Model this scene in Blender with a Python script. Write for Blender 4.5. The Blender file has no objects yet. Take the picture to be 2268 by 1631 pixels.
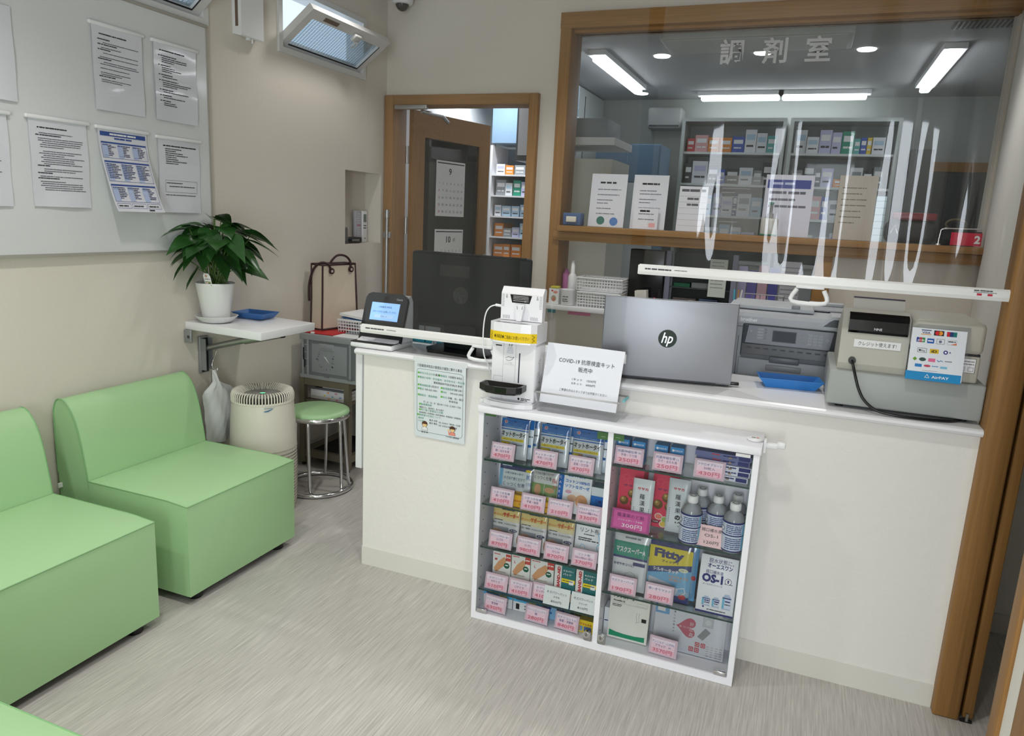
import bpy, bmesh, math, random
from mathutils import Vector, Matrix
C = bpy.context.scene.collection
SC = bpy.context.scene
R = random.Random(7)

# ------------------------------------------------------------------ camera, light, exposure
CAM_M = ((0.926454, 0.373197, 0.04907), (0.120873, -0.171506, -0.97774), (-0.356474, 0.911762, -0.204001))
cam_d = bpy.data.cameras.new('camera'); cam_d.sensor_width = 36.0; cam_d.lens = 25.6240
cam_d.clip_start = 0.02; cam_d.clip_end = 60
cam = bpy.data.objects.new('camera', cam_d); C.objects.link(cam)
_r, _d, _f = [Vector(a) for a in CAM_M]
cam.matrix_world = Matrix(((_r.x, -_d.x, -_f.x, 0), (_r.y, -_d.y, -_f.y, 0), (_r.z, -_d.z, -_f.z, 1.45), (0, 0, 0, 1)))
SC.camera = cam
SC.view_settings.view_transform = 'Standard'; SC.view_settings.look = 'None'
SC.view_settings.gamma = 1.0; SC.view_settings.exposure = 0.16
SC.cycles.max_bounces = 10; SC.cycles.transparent_max_bounces = 32
SC.cycles.sample_clamp_indirect = 6.0
SC.cycles.caustics_reflective = False; SC.cycles.caustics_refractive = False

world = bpy.data.worlds.new('world'); SC.world = world; world.use_nodes = True
bg = world.node_tree.nodes['Background']
bg.inputs[0].default_value = (0.72, 0.86, 1.0, 1); bg.inputs[1].default_value = 1.1

def lamp(name, kind, loc, power, col=(1, 1, 1), **kw):
    l = bpy.data.lights.new(name, kind); l.energy = power; l.color = col
    for k, v in kw.items():
        if k not in ('rot',): setattr(l, k, v)
    o = bpy.data.objects.new(name, l); C.objects.link(o); o.location = loc
    if 'rot' in kw: o.rotation_euler = kw['rot']
    return o
WARM = (1.0, 0.982, 0.95)
# recessed downlights of the waiting room ceiling
DOWN = [(-1.65, 1.35), (-0.35, 1.25), (-1.65, 0.0), (-0.35, -0.1), (-1.15, 3.3), (0.05, 3.3), (-2.15, 3.4)]
DPOW = [38, 33, 41, 42, 27, 28, 14]
for (x, y), pw in zip(DOWN, DPOW):
    lamp('downlight_lamp', 'SPOT', (x, y, 2.73), pw, WARM, spot_size=math.radians(118), spot_blend=0.7, shadow_soft_size=0.05)
# added dispensary fill, then daylight through the shop front behind the camera
lamp('dispensary_fill', 'SPOT', (-2.33, 5.3, 2.58), 50, (0.95, 0.97, 1.0), spot_size=math.radians(140), spot_blend=0.8, shadow_soft_size=0.08)  # extra unseen lamp without a fitting, added to brighten the area past the door
lamp('shopfront_daylight', 'AREA', (0.14, -1.98, 1.25), 46, (0.88, 0.94, 1.0), shape='RECTANGLE', size=0.56, size_y=2.1, rot=(math.radians(90), 0, math.radians(0)))
# linear fittings in the dispensing room: their own tubes are built below

# ------------------------------------------------------------------ materials
MATS = {}
def lin(c):
    return tuple(((v / 255) / 12.92 if v <= 10.3 else (((v / 255) + 0.055) / 1.055) ** 2.4) for v in c[:3]) + (1,)
def mat(name, col=(200, 200, 200), rough=0.5, metal=0.0, spec=0.5, emit=0, ecol=None, trans=0.0, coat=0.0, alpha=1.0, bump=None, tint=None, ior=None, sub=None):
    if name in MATS: return MATS[name]
    m = bpy.data.materials.new(name); m.use_nodes = True; MATS[name] = m
    nt = m.node_tree; b = nt.nodes['Principled BSDF']
    b.inputs['Base Color'].default_value = lin(col); b.inputs['Roughness'].default_value = rough
    b.inputs['Metallic'].default_value = metal; b.inputs['Specular IOR Level'].default_value = spec
    b.inputs['Coat Weight'].default_value = coat; b.inputs['Coat Roughness'].default_value = 0.06
    b.inputs['Transmission Weight'].default_value = trans; b.inputs['Alpha'].default_value = alpha
    if ior: b.inputs['IOR'].default_value = ior
    if emit:
        b.inputs['Emission Color'].default_value = lin(ecol or col); b.inputs['Emission Strength'].default_value = emit
    tc = None
    if bump or tint:
        tc = nt.nodes.new('ShaderNodeTexCoord'); ge = tc.outputs['Object']
    if tint:  # (scale xyz, amount, detail) : slight colour grain of the surface itself
        mp = nt.nodes.new('ShaderNodeMapping'); mp.inputs['Scale'].default_value = tint[0]
        nz = nt.nodes.new('ShaderNodeTexNoise'); nz.inputs['Scale'].default_value = 1; nz.inputs['Detail'].default_value = tint[2]
        nz.inputs['Roughness'].default_value = 0.65
        nt.links.new(ge, mp.inputs[0]); nt.links.new(mp.outputs[0], nz.inputs[0])
        cr = nt.nodes.new('ShaderNodeValToRGB'); c = lin(col); a = tint[1]
        cr.color_ramp.elements[0].position = 0.3; cr.color_ramp.elements[1].position = 0.7
        cr.color_ramp.elements[0].color = tuple(max(0, v * (1 - a)) for v in c[:3]) + (1,)
        cr.color_ramp.elements[1].color = tuple(min(1, v * (1 + a)) for v in c[:3]) + (1,)
        nt.links.new(nz.outputs[0], cr.inputs[0]); nt.links.new(cr.outputs[0], b.inputs['Base Color'])
    if bump:  # (scale xyz, strength, distance)
        mp = nt.nodes.new('ShaderNodeMapping'); mp.inputs['Scale'].default_value = bump[0]
        nz = nt.nodes.new('ShaderNodeTexNoise'); nz.inputs['Scale'].default_value = 1; nz.inputs['Detail'].default_value = 4
        if len(bump) > 3: nz.inputs['Distortion'].default_value = bump[3]
        bp = nt.nodes.new('ShaderNodeBump'); bp.inputs['Strength'].default_value = bump[1]; bp.inputs['Distance'].default_value = bump[2]
        nt.links.new(ge, mp.inputs[0]); nt.links.new(mp.outputs[0], nz.inputs[0]); nt.links.new(nz.outputs[0], bp.inputs['Height'])
        nt.links.new(bp.outputs[0], b.inputs['Normal'])
    return m
def clear(name, tint=(1, 1, 1), gloss=0.05, haze=0.0, boost=1.0, hazecol=(1, 1, 1), ior=1.5):
    """thin clear sheet: transparent + fresnel gloss (+ a little diffuse haze)"""
    if name in MATS: return MATS[name]
    m = bpy.data.materials.new(name); m.use_nodes = True; MATS[name] = m
    nt = m.node_tree; nt.nodes.clear()
    out = nt.nodes.new('ShaderNodeOutputMaterial'); tr = nt.nodes.new('ShaderNodeBsdfTransparent'); gl = nt.nodes.new('ShaderNodeBsdfGlossy')
    tr.inputs[0].default_value = tuple(tint) + (1,); gl.inputs['Roughness'].default_value = gloss
    fr = nt.nodes.new('ShaderNodeFresnel'); fr.inputs[0].default_value = ior
    mu = nt.nodes.new('ShaderNodeMath'); mu.operation = 'MULTIPLY'; mu.inputs[1].default_value = boost; mu.use_clamp = True
    mx = nt.nodes.new('ShaderNodeMixShader'); nt.links.new(fr.outputs[0], mu.inputs[0]); nt.links.new(mu.outputs[0], mx.inputs[0])
    last = tr
    if haze:
        df = nt.nodes.new('ShaderNodeBsdfDiffuse'); df.inputs[0].default_value = tuple(hazecol) + (1,)
        m2 = nt.nodes.new('ShaderNodeMixShader'); m2.inputs[0].default_value = haze
        nt.links.new(tr.outputs[0], m2.inputs[1]); nt.links.new(df.outputs[0], m2.inputs[2]); last = m2
    nt.links.new(last.outputs[0], mx.inputs[1]); nt.links.new(gl.outputs[0], mx.inputs[2]); nt.links.new(mx.outputs[0], out.inputs[0])
    return m
def ink(c, rough=0.55):
    return mat('ink_%d_%d_%d' % tuple(c[:3]), c, rough, spec=0.3)
K = ink((25, 25, 28)); DG = ink((70, 70, 74)); WT = ink((240, 240, 240)); RED = ink((200, 40, 45))
wallm = mat('wallpaper_beige', (224, 217, 206), 0.9, spec=0.15, bump=((60, 60, 60), 0.25, 0.004))
stucco = mat('wallpaper_ivory', (234, 232, 226), 0.85, spec=0.2, bump=((22, 22, 22), 0.35, 0.004, 1.2))
ceilm = mat('ceiling_white', (228, 226, 220), 0.9, spec=0.1)
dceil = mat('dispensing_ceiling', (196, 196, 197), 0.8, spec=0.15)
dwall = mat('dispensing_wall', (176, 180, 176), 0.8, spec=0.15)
floorm = mat('vinyl_floor', (190, 186, 181), 0.42, spec=0.35, tint=((200, 6, 200), 0.24, 5), bump=((300, 10, 300), 0.06, 0.002))
basem = mat('vinyl_baseboard', (222, 220, 211), 0.6)
wood = mat('ash_wood', (154, 113, 64), 0.5, spec=0.35, tint=((95, 95, 2.6), 0.2, 5))
woodx = mat('ash_wood_level', (154, 113, 64), 0.5, spec=0.35, tint=((2.6, 95, 95), 0.2, 5))
white = mat('white_laminate', (238, 238, 240), 0.3)
whitep = mat('white_plastic', (236, 237, 238), 0.35)
cream = mat('cream_plastic', (226, 222, 208), 0.45)
black = mat('black_plastic', (18, 18, 20), 0.3)
blackm = mat('black_matte', (22, 22, 24), 0.6)
chrome = mat('chrome', (225, 225, 228), 0.12, metal=1.0)
steel = mat('brushed_steel', (178, 178, 176), 0.32, metal=0.9)
green = mat('green_vinyl', (168, 208, 156), 0.42, spec=0.4, bump=((180, 180, 180), 0.08, 0.001))
greend = mat('green_piping', (134, 182, 128), 0.5)
glassm = clear('clear_glass', (0.93, 0.97, 0.95), 0.02)
acryl = clear('clear_acrylic', (0.95, 0.96, 0.97), 0.05, haze=0.05)
edgeg = mat('glass_edge', (34, 66, 58), 0.15)

# ------------------------------------------------------------------ mesh helpers
_tc = {}
def glyphs(s, bold=0.0):
    key = (s, bold)
    if key not in _tc:
        c = bpy.data.curves.new('t', 'FONT'); c.body = s; c.resolution_u = 2; c.offset = bold
        o = bpy.data.objects.new('t', c); C.objects.link(o); bpy.context.view_layer.update()
        m = bpy.data.meshes.new_from_object(o.evaluated_get(bpy.context.evaluated_depsgraph_get()))
        _tc[key] = ([tuple(v.co[:2]) for v in m.vertices], [tuple(p.vertices) for p in m.polygons])
        bpy.data.objects.remove(o); bpy.data.curves.remove(c); bpy.data.meshes.remove(m)
    return _tc[key]
class MB:
    def __init__(s): s.v = []; s.f = []; s.mi = []; s.sm = []; s.mats = []
    def add(s, vs, fs, m, smooth=False):
        if m not in s.mats: s.mats.append(m)
        i = s.mats.index(m); b = len(s.v); s.v += [Vector(v) for v in vs]
        for f in fs: s.f.append([b + k for k in f]); s.mi.append(i); s.sm.append(smooth)
        return s
    def quad(s, a, b, c, d, m): return s.add([a, b, c, d], [(0, 1, 2, 3)], m)
    def box(s, x0, x1, y0, y1, z0, z1, m):
        vs = [(x, y, z) for x in (x0, x1) for y in (y0, y1) for z in (z0, z1)]
        return s.add(vs, [(0, 1, 3, 2), (4, 6, 7, 5), (0, 4, 5, 1), (2, 3, 7, 6), (0, 2, 6, 4), (1, 5, 7, 3)], m)
    def rbox(s, x0, x1, y0, y1, z0, z1, m, r=0.01, seg=2, puff=0.0):
        bm = bmesh.new(); bmesh.ops.create_cube(bm, size=1)
        for v in bm.verts: v.co = ((x0 + x1) / 2 + v.co.x * (x1 - x0), (y0 + y1) / 2 + v.co.y * (y1 - y0), (z0 + z1) / 2 + v.co.z * (z1 - z0))
        r = min(r, 0.49 * min(x1 - x0, y1 - y0, z1 - z0))
        bmesh.ops.bevel(bm, geom=bm.edges[:], offset=r, segments=seg, profile=0.5, affect='EDGES')
        bm.verts.index_update()
        s.add([v.co.copy() for v in bm.verts], [[v.index for v in f.verts] for f in bm.faces], m, True); bm.free(); return s
    def prism(s, poly, ax, lo, hi, m, smooth=False, caps=True):
        n = len(poly)
        def P(a, b, c): return {'x': (c, a, b), 'y': (a, c, b), 'z': (a, b, c)}[ax]
        vs = [P(a, b, lo) for a, b in poly] + [P(a, b, hi) for a, b in poly]
        s.add(vs, [(i, (i + 1) % n, n + (i + 1) % n, n + i) for i in range(n)], m, smooth)
        if caps: s.add(vs, [list(range(n))[::-1], list(range(n, 2 * n))], m)
        return s
    def cyl(s, p0, p1, r0, m, r1=None, n=16, caps=True, smooth=True):
        r1 = r0 if r1 is None else r1; p0 = Vector(p0); p1 = Vector(p1); d = (p1 - p0).normalized()
        u = d.orthogonal().normalized(); w = d.cross(u)
        vs = [p0 + (u * math.cos(2 * math.pi * i / n) + w * math.sin(2 * math.pi * i / n)) * r0 for i in range(n)]
        vs += [p1 + (u * math.cos(2 * math.pi * i / n) + w * math.sin(2 * math.pi * i / n)) * r1 for i in range(n)]
        s.add(vs, [(i, (i + 1) % n, n + (i + 1) % n, n + i) for i in range(n)], m, smooth)
        if caps: s.add(vs, [list(range(n))[::-1], list(range(n, 2 * n))], m)
        return s
    def lathe(s, prof, c, m, n=32, sx=1.0, sy=1.0):
        c = Vector(c); k = len(prof); vs = []
        for r, z in prof:
            for i in range(n):
                a = 2 * math.pi * i / n; vs.append(c + Vector((r * math.cos(a) * sx, r * math.sin(a) * sy, z)))
        fs = [(j * n + i, j * n + (i + 1) % n, (j + 1) * n + (i + 1) % n, (j + 1) * n + i) for j in range(k - 1) for i in range(n)]
        s.add(vs, fs, m, True)
        if prof[0][0] > 1e-5: s.add(vs[:n], [list(range(n))[::-1]], m)
        if prof[-1][0] > 1e-5: s.add(vs[-n:], [list(range(n))], m)
        return s
    def tube(s, pts, r, m, n=8, closed=False):
        pts = [Vector(p) for p in pts]
        if not closed and 4 <= len(pts) <= 14 and not isinstance(r, (list, tuple)):  # round the bends
            q = [pts[0]] + pts + [pts[-1]]; out = []
            for i in range(len(pts) - 1):
                a, b, c, d = q[i:i + 4]
                for s_ in (0, .25, .5, .75): out.append(0.5 * (2 * b + (c - a) * s_ + (2 * a - 5 * b + 4 * c - d) * s_ ** 2 + (3 * b - a - 3 * c + d) * s_ ** 3))
            pts = out + [pts[-1]]
        k = len(pts); vs = []; up = None
        for i, p in enumerate(pts):
            a = pts[(i - 1) % k] if (closed or i) else p; b = pts[(i + 1) % k] if (closed or i < k - 1) else p
            d = (b - a).normalized()
            if up is None: up = d.orthogonal().normalized()
            up = (up - d * up.dot(d)).normalized(); w = d.cross(up)
            rr = r[i] if isinstance(r, (list, tuple)) else r
            vs += [p + (up * math.cos(2 * math.pi * j / n) + w * math.sin(2 * math.pi * j / n)) * rr for j in range(n)]
        fs = [(i * n + j, i * n + (j + 1) % n, ((i + 1) % k) * n + (j + 1) % n, ((i + 1) % k) * n + j) for i in range(k if closed else k - 1) for j in range(n)]
        s.add(vs, fs, m, True)
        if not closed: s.add(vs[:n], [list(range(n))[::-1]], m); s.add(vs[-n:], [list(range(n))], m)
        return s
    def grid(s, fn, nu, nv, m, smooth=True):
        vs = [fn(i / nu, j / nv) for j in range(nv + 1) for i in range(nu + 1)]
        return s.add(vs, [(j * (nu + 1) + i, j * (nu + 1) + i + 1, (j + 1) * (nu + 1) + i + 1, (j + 1) * (nu + 1) + i) for j in range(nv) for i in range(nu)], m, smooth)
    def xf(s, M):
        s.v = [M @ v for v in s.v]; return s
    def rot(s, ax, deg, c):
        c = Vector(c); return s.xf(Matrix.Translation(c) @ Matrix.Rotation(math.radians(deg), 4, ax) @ Matrix.Translation(-c))
    def move(s, d): return s.xf(Matrix.Translation(Vector(d)))
    def mesh(s, name, org):
        me = bpy.data.meshes.new(name); me.from_pydata([v - org for v in s.v], [], s.f)
        for m in s.mats: me.materials.append(m)
        me.polygons.foreach_set('material_index', s.mi); me.polygons.foreach_set('use_smooth', s.sm)
        me.update(); return me
    def base(s):
        xs = [v.x for v in s.v]; ys = [v.y for v in s.v]; return Vector(((min(xs) + max(xs)) / 2, (min(ys) + max(ys)) / 2, min(v.z for v in s.v)))
class Face:
    """draws printed matter on a flat face of a mesh builder: O corner, U right, V up"""
    def __init__(s, mb, O, U=(1, 0, 0), V=(0, 0, 1), fn=None):
        s.mb = mb; s.O = Vector(O); s.U = Vector(U).normalized(); s.V = Vector(V).normalized(); s.N = s.U.cross(s.V); s.fn = fn
    def P(s, u, v, l=1):
        if s.fn: return s.fn(u, v, l * 0.0004)
        return s.O + s.U * u + s.V * v + s.N * (l * 0.0004)
    def rect(s, u0, v0, u1, v1, m, l=1):
        if s.fn:
            n = max(1, int(abs(u1 - u0) / 0.006)); s.mb.grid(lambda a, b: s.P(u0 + (u1 - u0) * a, v0 + (v1 - v0) * b, l), n, 1, m, False)
        else: s.mb.quad(s.P(u0, v0, l), s.P(u1, v0, l), s.P(u1, v1, l), s.P(u0, v1, l), m)
        return s
    def poly(s, pts, m, l=1): s.mb.add([s.P(a, b, l) for a, b in pts], [list(range(len(pts)))], m); return s
    def disc(s, u, v, r, m, l=1, n=18, ry=None):
        ry = ry or r; return s.poly([(u + r * math.cos(2 * math.pi * i / n), v + ry * math.sin(2 * math.pi * i / n)) for i in range(n)], m, l)
    def line(s, u0, v0, u1, v1, w, m, l=2):
        d = math.hypot(u1 - u0, v1 - v0) or 1; a = -(v1 - v0) / d * w / 2; b = (u1 - u0) / d * w / 2
        return s.poly([(u0 - a, v0 - b), (u1 - a, v1 - b), (u1 + a, v1 + b), (u0 + a, v0 + b)], m, l)
    def path(s, pts, w, m, l=2):
        for a, b in zip(pts, pts[1:]): s.line(a[0], a[1], b[0], b[1], w, m, l)
        return s
    def frame(s, u0, v0, u1, v1, w, m, l=2):
        s.rect(u0, v0, u1, v0 + w, m, l); s.rect(u0, v1 - w, u1, v1, m, l); s.rect(u0, v0 + w, u0 + w, v1 - w, m, l); return s.rect(u1 - w, v0 + w, u1, v1 - w, m, l)
    def text(s, t, u, v, h, m, al='c', w=None, bold=0.0, l=3, slant=0.0, vert=False):
        if vert:
            for i, ch in enumerate(t): s.text(ch, u, v - i * h * 1.12, h, m, 'c', None, bold, l)
            return s
        if any('\u4e00' <= c <= '\u9fff' for c in t) and h < .05: bold = 0.0
        vs, fs = glyphs(t, bold)
        if not vs: return s
        x0 = min(a for a, b in vs); x1 = max(a for a, b in vs); k = h / 0.9
        kx = (w / (x1 - x0)) if w else k
        off = {'c': -(x0 + x1) / 2, 'l': -x0, 'r': -x1}[al]
        s.mb.add([s.P(u + (a + off) * kx + slant * b * k, v + (b + 0.06) * k, l) for a, b in vs], fs, m); return s
    def dash(s, u0, u1, v, h, m, l=2, gap=0.22, lo=1.2, hi=5):
        u = u0
        while u < u1 - h:
            w = min(R.uniform(lo, hi) * h, u1 - u); s.rect(u, v, u + w, v + h, m, l); u += w + gap * h * R.choice((1, 1, 1, 3))
        return s

# ------------------------------------------------------------------ object helpers
def tag(o, label, cat, group=None, kind=None):
    if kind: o['kind'] = kind
    if label: o['label'] = label
    if cat: o['category'] = cat
    if group: o['group'] = group
    return o
def solo(name, mb, label, cat, group=None, kind=None):
    b = mb.base(); o = bpy.data.objects.new(name, mb.mesh(name, b)); o.location = b; C.objects.link(o); return tag(o, label, cat, group, kind)
def struct(name, mb, parent=None):
    if parent is not None: return part(name, mb, parent)
    o = bpy.data.objects.new(name, mb.mesh(name, Vector((0, 0, 0)))); C.objects.link(o); o['kind'] = 'structure'; return o
def thing(name, label, cat, loc, group=None):
    o = bpy.data.objects.new(name, None); o.empty_display_size = 0.05; o.location = loc; C.objects.link(o); return tag(o, label, cat, group)
def part(name, mb, parent, label=None):
    p = parent; org = Vector((0, 0, 0))
    while p: org += p.location; p = p.parent
    o = bpy.data.objects.new(name, mb.mesh(name, org)); o.parent = parent; C.objects.link(o)
    if label: o['label'] = label
    return o
def dup(root, d, label=None, group=None):
    def cp(o, par):
        c = o.copy(); C.objects.link(c); c.parent = par
        for ch in list(o.children): cp(ch, c)
        return c
    r = cp(root, None); r.location = root.location + Vector(d)
    if label: r['label'] = label
    if group: r['group'] = group
    return r
def holes(mb, ax, lo, hi, a0, a1, z0, z1, hs, m):
    """wall slab with rectangular openings; hs = (a0, a1, z0, z1)"""
    A = sorted({a0, a1} | {v for h in hs for v in h[:2]}); Z = sorted({z0, z1} | {v for h in hs for v in h[2:]})
    for a, b in zip(A, A[1:]):
        run = None
        for c, d in zip(Z, Z[1:]):
            if any(h[0] <= a and b <= h[1] and h[2] <= c and d <= h[3] for h in hs): continue
            if ax == 'x': mb.box(lo, hi, a, b, c, d, m)
            else: mb.box(a, b, lo, hi, c, d, m)
    return mb
# ================================================================== the setting
XL, YB, YC = -2.59, 4.21, 2.405
m = MB(); m.box(-2.8, 3.0, -2.2, 7.6, -0.06, 0, floorm); struct('floor', m)
m = MB(); holes(m, 'x', -2.71, XL, -2.2, 4.33, 0, 2.78, [(1.95, 2.69, 2.215, 2.53), (3.185, 3.945, 2.215, 2.53), (3.76, 4.155, 1.235, 1.67)], wallm)
m.box(-2.73, -2.71, 3.74, 4.17, 1.21, 1.69, wallm); struct('wall_left', m)
m = MB(); holes(m, 'y', YB, 4.33, -2.71, 0.82, 0, 2.78, [(-2.53, -1.60, 0.0, 2.10), (-1.37, 0.775, 1.41, 2.49), (-1.37, 0.045, 0.93, 1.33)], wallm); struct('wall_back', m)
m = MB(); m.prism([(0.545, 2.43), (0.79, 4.205), (0.93, 4.205), (0.60, 2.43)], 'z', 0, 2.78, stucco); struct('wall_right', m)
m = MB(); m.box(-2.71, 1.0, -2.2, 4.33, 2.76, 2.84, ceilm); struct('ceiling', m)
# wall with the shop front opening behind the camera
m = MB(); holes(m, 'y', -2.2, -2.08, -2.71, 1.6, 0, 2.78, [(-0.16, 0.44, 0.15, 2.35)], wallm); struct('wall_front', m)
# right hand side: jamb post, sliding door edge, far casing
m = MB(); m.rbox(0.531, 0.603, 2.365, 2.46, 0.0, 2.77, wood, 0.006); struct('trim_1', m)
t = MB(); t.rbox(0.612, 0.640, 2.372, 2.85, 0.012, 2.1, wood, 0.003)
o = struct('door_2', t)
g = MB(); g.box(0.620, 0.627, 2.366, 2.376, 0.004, 0.03, steel); g.box(0.606, 0.638, 2.367, 2.374, 0.0, 0.008, blackm); part('floor_guide', g, o, 'small metal floor guide')
m = MB(); m.rbox(0.500, 0.542, 1.69, 1.745, 0, 2.77, wood, 0.004); struct('trim_2', m)
m = MB(); m.box(0.509, 0.62, -2.08, 1.69, 0, 2.78, stucco); struct('wall_side', m)
m = MB(); m.rbox(0.500, 0.512, 1.50, 1.605, 0, 2.77, wood, 0.004); struct('trim_3', m)
m = MB(); m.box(0.64, 1.55, 3.03, 3.1, 0, 2.4, stucco); m.box(1.55, 1.62, 1.2, 3.03, 0, 2.4, stucco); m.box(0.62, 1.62, 1.12, 1.2, 0, 2.4, stucco); m.box(1.55, 1.62, 3.03, 3.1, 0, 2.4, stucco); struct('wall_corridor', m)
m = MB(); m.box(0.605, 1.65, 1.12, 3.12, 2.401, 2.46, ceilm); struct('ceiling_corridor', m)
m = MB(); m.box(0.70, 1.55, 3.018, 3.03, 0, 0.075, basem); struct('baseboard_corridor', m)
m = MB(); m.box(-2.59, -2.582, -2.08, 4.2, 0, 0.075, basem); struct('baseboard_left', m)
# ------------------------------------------------ high awning windows in the left wall
frost = clear('frosted_glass', (0.60, 0.70, 0.78), 0.15, haze=0.32, hazecol=(0.62, 0.74, 0.84))
gask = mat('window_gasket', (20, 22, 24), 0.5)
wfr = mat('window_frame_white', (222, 222, 220), 0.4)
wire = mat('glass_wire', (140, 158, 170), 0.5)
def awning(n, y0, y1):
    m = MB(); z0, z1 = 2.215, 2.53
    for a, b, c, d in ((y0 - .012, y0 + .018, z0 - .012, z1 + .012), (y1 - .018, y1 + .012, z0 - .012, z1 + .012), (y0 + .018, y1 - .018, z0 - .012, z0 + .016), (y0 + .018, y1 - .018, z1 - .016, z1 + .012)):
        m.box(-2.70, -2.578, a, b, c, d, wfr)
    m.box(-2.65, -2.635, y0 + .1, y0 + .22, z0 + .016, z0 + .022, gask)
    w = struct('window_%d' % n, m)
    f = MB(); a, b = y0 + .02, y1 - .155 + .135; h = 0.275
    f.box(-.018, .018, a, a + .05, .028, h - .055, wfr); f.box(-.018, .018, b - .05, b, .028, h - .055, wfr); f.box(-.018, .018, a, b, 0, .028, wfr); f.box(-.018, .018, a, b, h - .055, h, wfr)
    f.box(.019, .021, a + .05, b - .05, .028, .036, gask); f.box(.019, .021, b - .056, b - .05, .03, h - .055, gask)
    f.box(.0185, .0195, y0 + .14, y0 + .26, h - .042, h - .018, mat('brown_label', (120, 104, 92), .5))
    cen = (y0 + y1) / 2 + .06
    f.rbox(.018, .04, cen - .03, cen + .03, h - .075, h - .03, wfr, .006); f.tube([(.045, cen + .01 + .016 * math.cos(i * math.pi / 5), h - .085 + .02 * math.sin(i * math.pi / 5)) for i in range(10)], .004, wfr, 6, True)
    M = Matrix.Translation((-2.625, 0, 2.25)) @ Matrix.Rotation(math.radians(53.5), 4, 'Y'); f.xf(M); part('sash', f, w)
    g = MB(); g.quad((0, a + .05, .028), (0, b - .05, .028), (0, b - .05, h - .055), (0, a + .05, h - .055), frost)
    k = int((b - a - .1) / .022)
    for i in range(1, k): y = a + .05 + i * .022; g.box(-.001, .001, y - .0004, y + .0004, .028, h - .055, wire)
    for i in range(-8, k): # slanting wires of the cast glass
        ya = a + .05 + i * .022; pts = []
        for q in range(8):
            yy = ya + q * .028; zz = .03 + q * .027
            if a + .05 <= yy <= b - .05 and zz <= h - .055: pts.append((0.001, yy, zz))
        if len(pts) > 1: g.tube(pts, .0004, wire, 3)
    g.xf(M); part('wired_pane', g, w, 'frosted wired glass')
awning(1, 1.95, 2.69); awning(2, 3.185, 3.945)
# wall vent
t = thing('wall_vent', 'white square air vent cover between the two high windows', 'vent', (-2.59, 2.94, 2.215))
m = MB(); m.prism([(-2.59, 2.215), (-2.575, 2.212), (-2.545, 2.205), (-2.538, 2.21), (-2.538, 2.40), (-2.59, 2.40)], 'y', 2.862, 3.012, whitep); part('cover', m, t)
m = MB(); m.rbox(-2.574, -2.556, 2.8612, 2.865, 2.245, 2.385, mat('slot_brown', (112, 92, 80), .6), .006); part('slot', m, t)
m = MB(); m.cyl((-2.56, 2.93, 2.209), (-2.56, 2.93, 2.198), .012, whitep); m.rbox(-2.552, -2.545, 2.94, 2.948, 2.185, 2.205, whitep, .002); part('pull', m, t)
# dome camera
t = thing('dome_camera', 'white ceiling dome camera with a dark glass bubble', 'camera', (-2.45, 4.12, 2.62))
m = MB(); m.lathe([(.055, .14), (.062, .12), (.066, .08), (.062, .052), (.05, .045), (.0, .045)], (-2.435, 4.12, 2.615), whitep); part('housing', m, t)
m = MB(); m.lathe([(.0, 0.0), (.012, .0015), (.027, .01), (.038, .025), (.042, .045)], (-2.435, 4.12, 2.622), mat('dark_bubble', (50, 48, 46), .08)); part('bubble', m, t)

# ------------------------------------------------ counter
t = struct('counter', (lambda m: m.box(-1.567, 0.531, YC, 2.50, 0.0, 0.893, stucco))(MB()))
m = MB(); m.box(-1.569, 0.531, 2.402, YC + .001, 0, 0.078, basem); part('baseboard', m, t)
# the continuous worktop with a bullnose front edge
m = MB(); pf = [(2.78, .915), (2.386, .915), (2.377, .911), (2.373, .9035), (2.377, .896), (2.386, .892), (2.78, .892)]
m.prism(pf, 'x', -1.592, 0.5305, white, False); tag(solo('worktop', m, 'long white counter worktop with a rounded front edge', 'worktop'), None, None)
# hinged flap hanging down at the left end
t = thing('counter_flap', 'white hinged flap hanging down at the left end of the counter', 'flap', (-1.62, 2.6, 0.40))
m = MB(); m.rbox(-1.628, -1.598, 2.44, 2.80, 0.40, 0.893, white, .002); part('panel', m, t)
m = MB(); m.rbox(-1.598, -1.570, 2.45, 2.475, 0.868, 0.892, mat('hinge_grey', (130, 130, 132), .4), .003); m.cyl((-1.585, 2.448, .885), (-1.585, 2.478, .885), .006, steel); part('hinge', m, t)

# ------------------------------------------------ back wall: door frame, dispensary window frame, glass
m = MB(); y0, y1 = 4.175, 4.345
m.rbox(-2.585, -2.52, y0, y1, 0, 2.155, wood, .003); m.rbox(-1.61, -1.553, y0, y1, 0, 2.155, wood, .003)
struct('trim_4', m)
m = MB(); m.rbox(-2.52, -1.61, y0, y1, 2.095, 2.155, woodx, .003); struct('trim_5', m)
m = MB(); m.rbox(-1.432, -1.368, 4.15, 4.36, 0.93, 2.572, wood, .003); struct('trim_6', m)
m = MB(); m.rbox(-1.434, 0.80, 4.148, 4.362, 2.49, 2.574, woodx, .003); m.box(-1.368, .78, 4.2, 4.25, 2.475, 2.49, woodx); struct('trim_7', m)
m = MB(); m.rbox(-1.368, 0.79, 4.10, 4.36, 1.378, 1.412, woodx, .003); m.rbox(-1.40, 0.79, 4.13, 4.34, 1.325, 1.377, woodx, .003); struct('trim_8', m)
m = MB(); m.rbox(0.045, 0.125, 4.15, 4.36, 0.93, 1.325, wood, .003); struct('trim_9', m)
t = MB(); t.box(-1.368, 0.775, 4.262, 4.270, 1.412, 2.475, clear('window_glass', (0.96, .97, .965), 0.02, boost=.15))
w = struct('window_3', t)
lt = MB(); f = Face(lt, (0, 4.262, 0)); let = mat('frosted_lettering', (205, 205, 205), .6)
for ch, x in (('調', -.503), ('剤', -.285), ('室', -.074)): f.text(ch, x, 2.304, .118, let, bold=.02)
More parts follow.
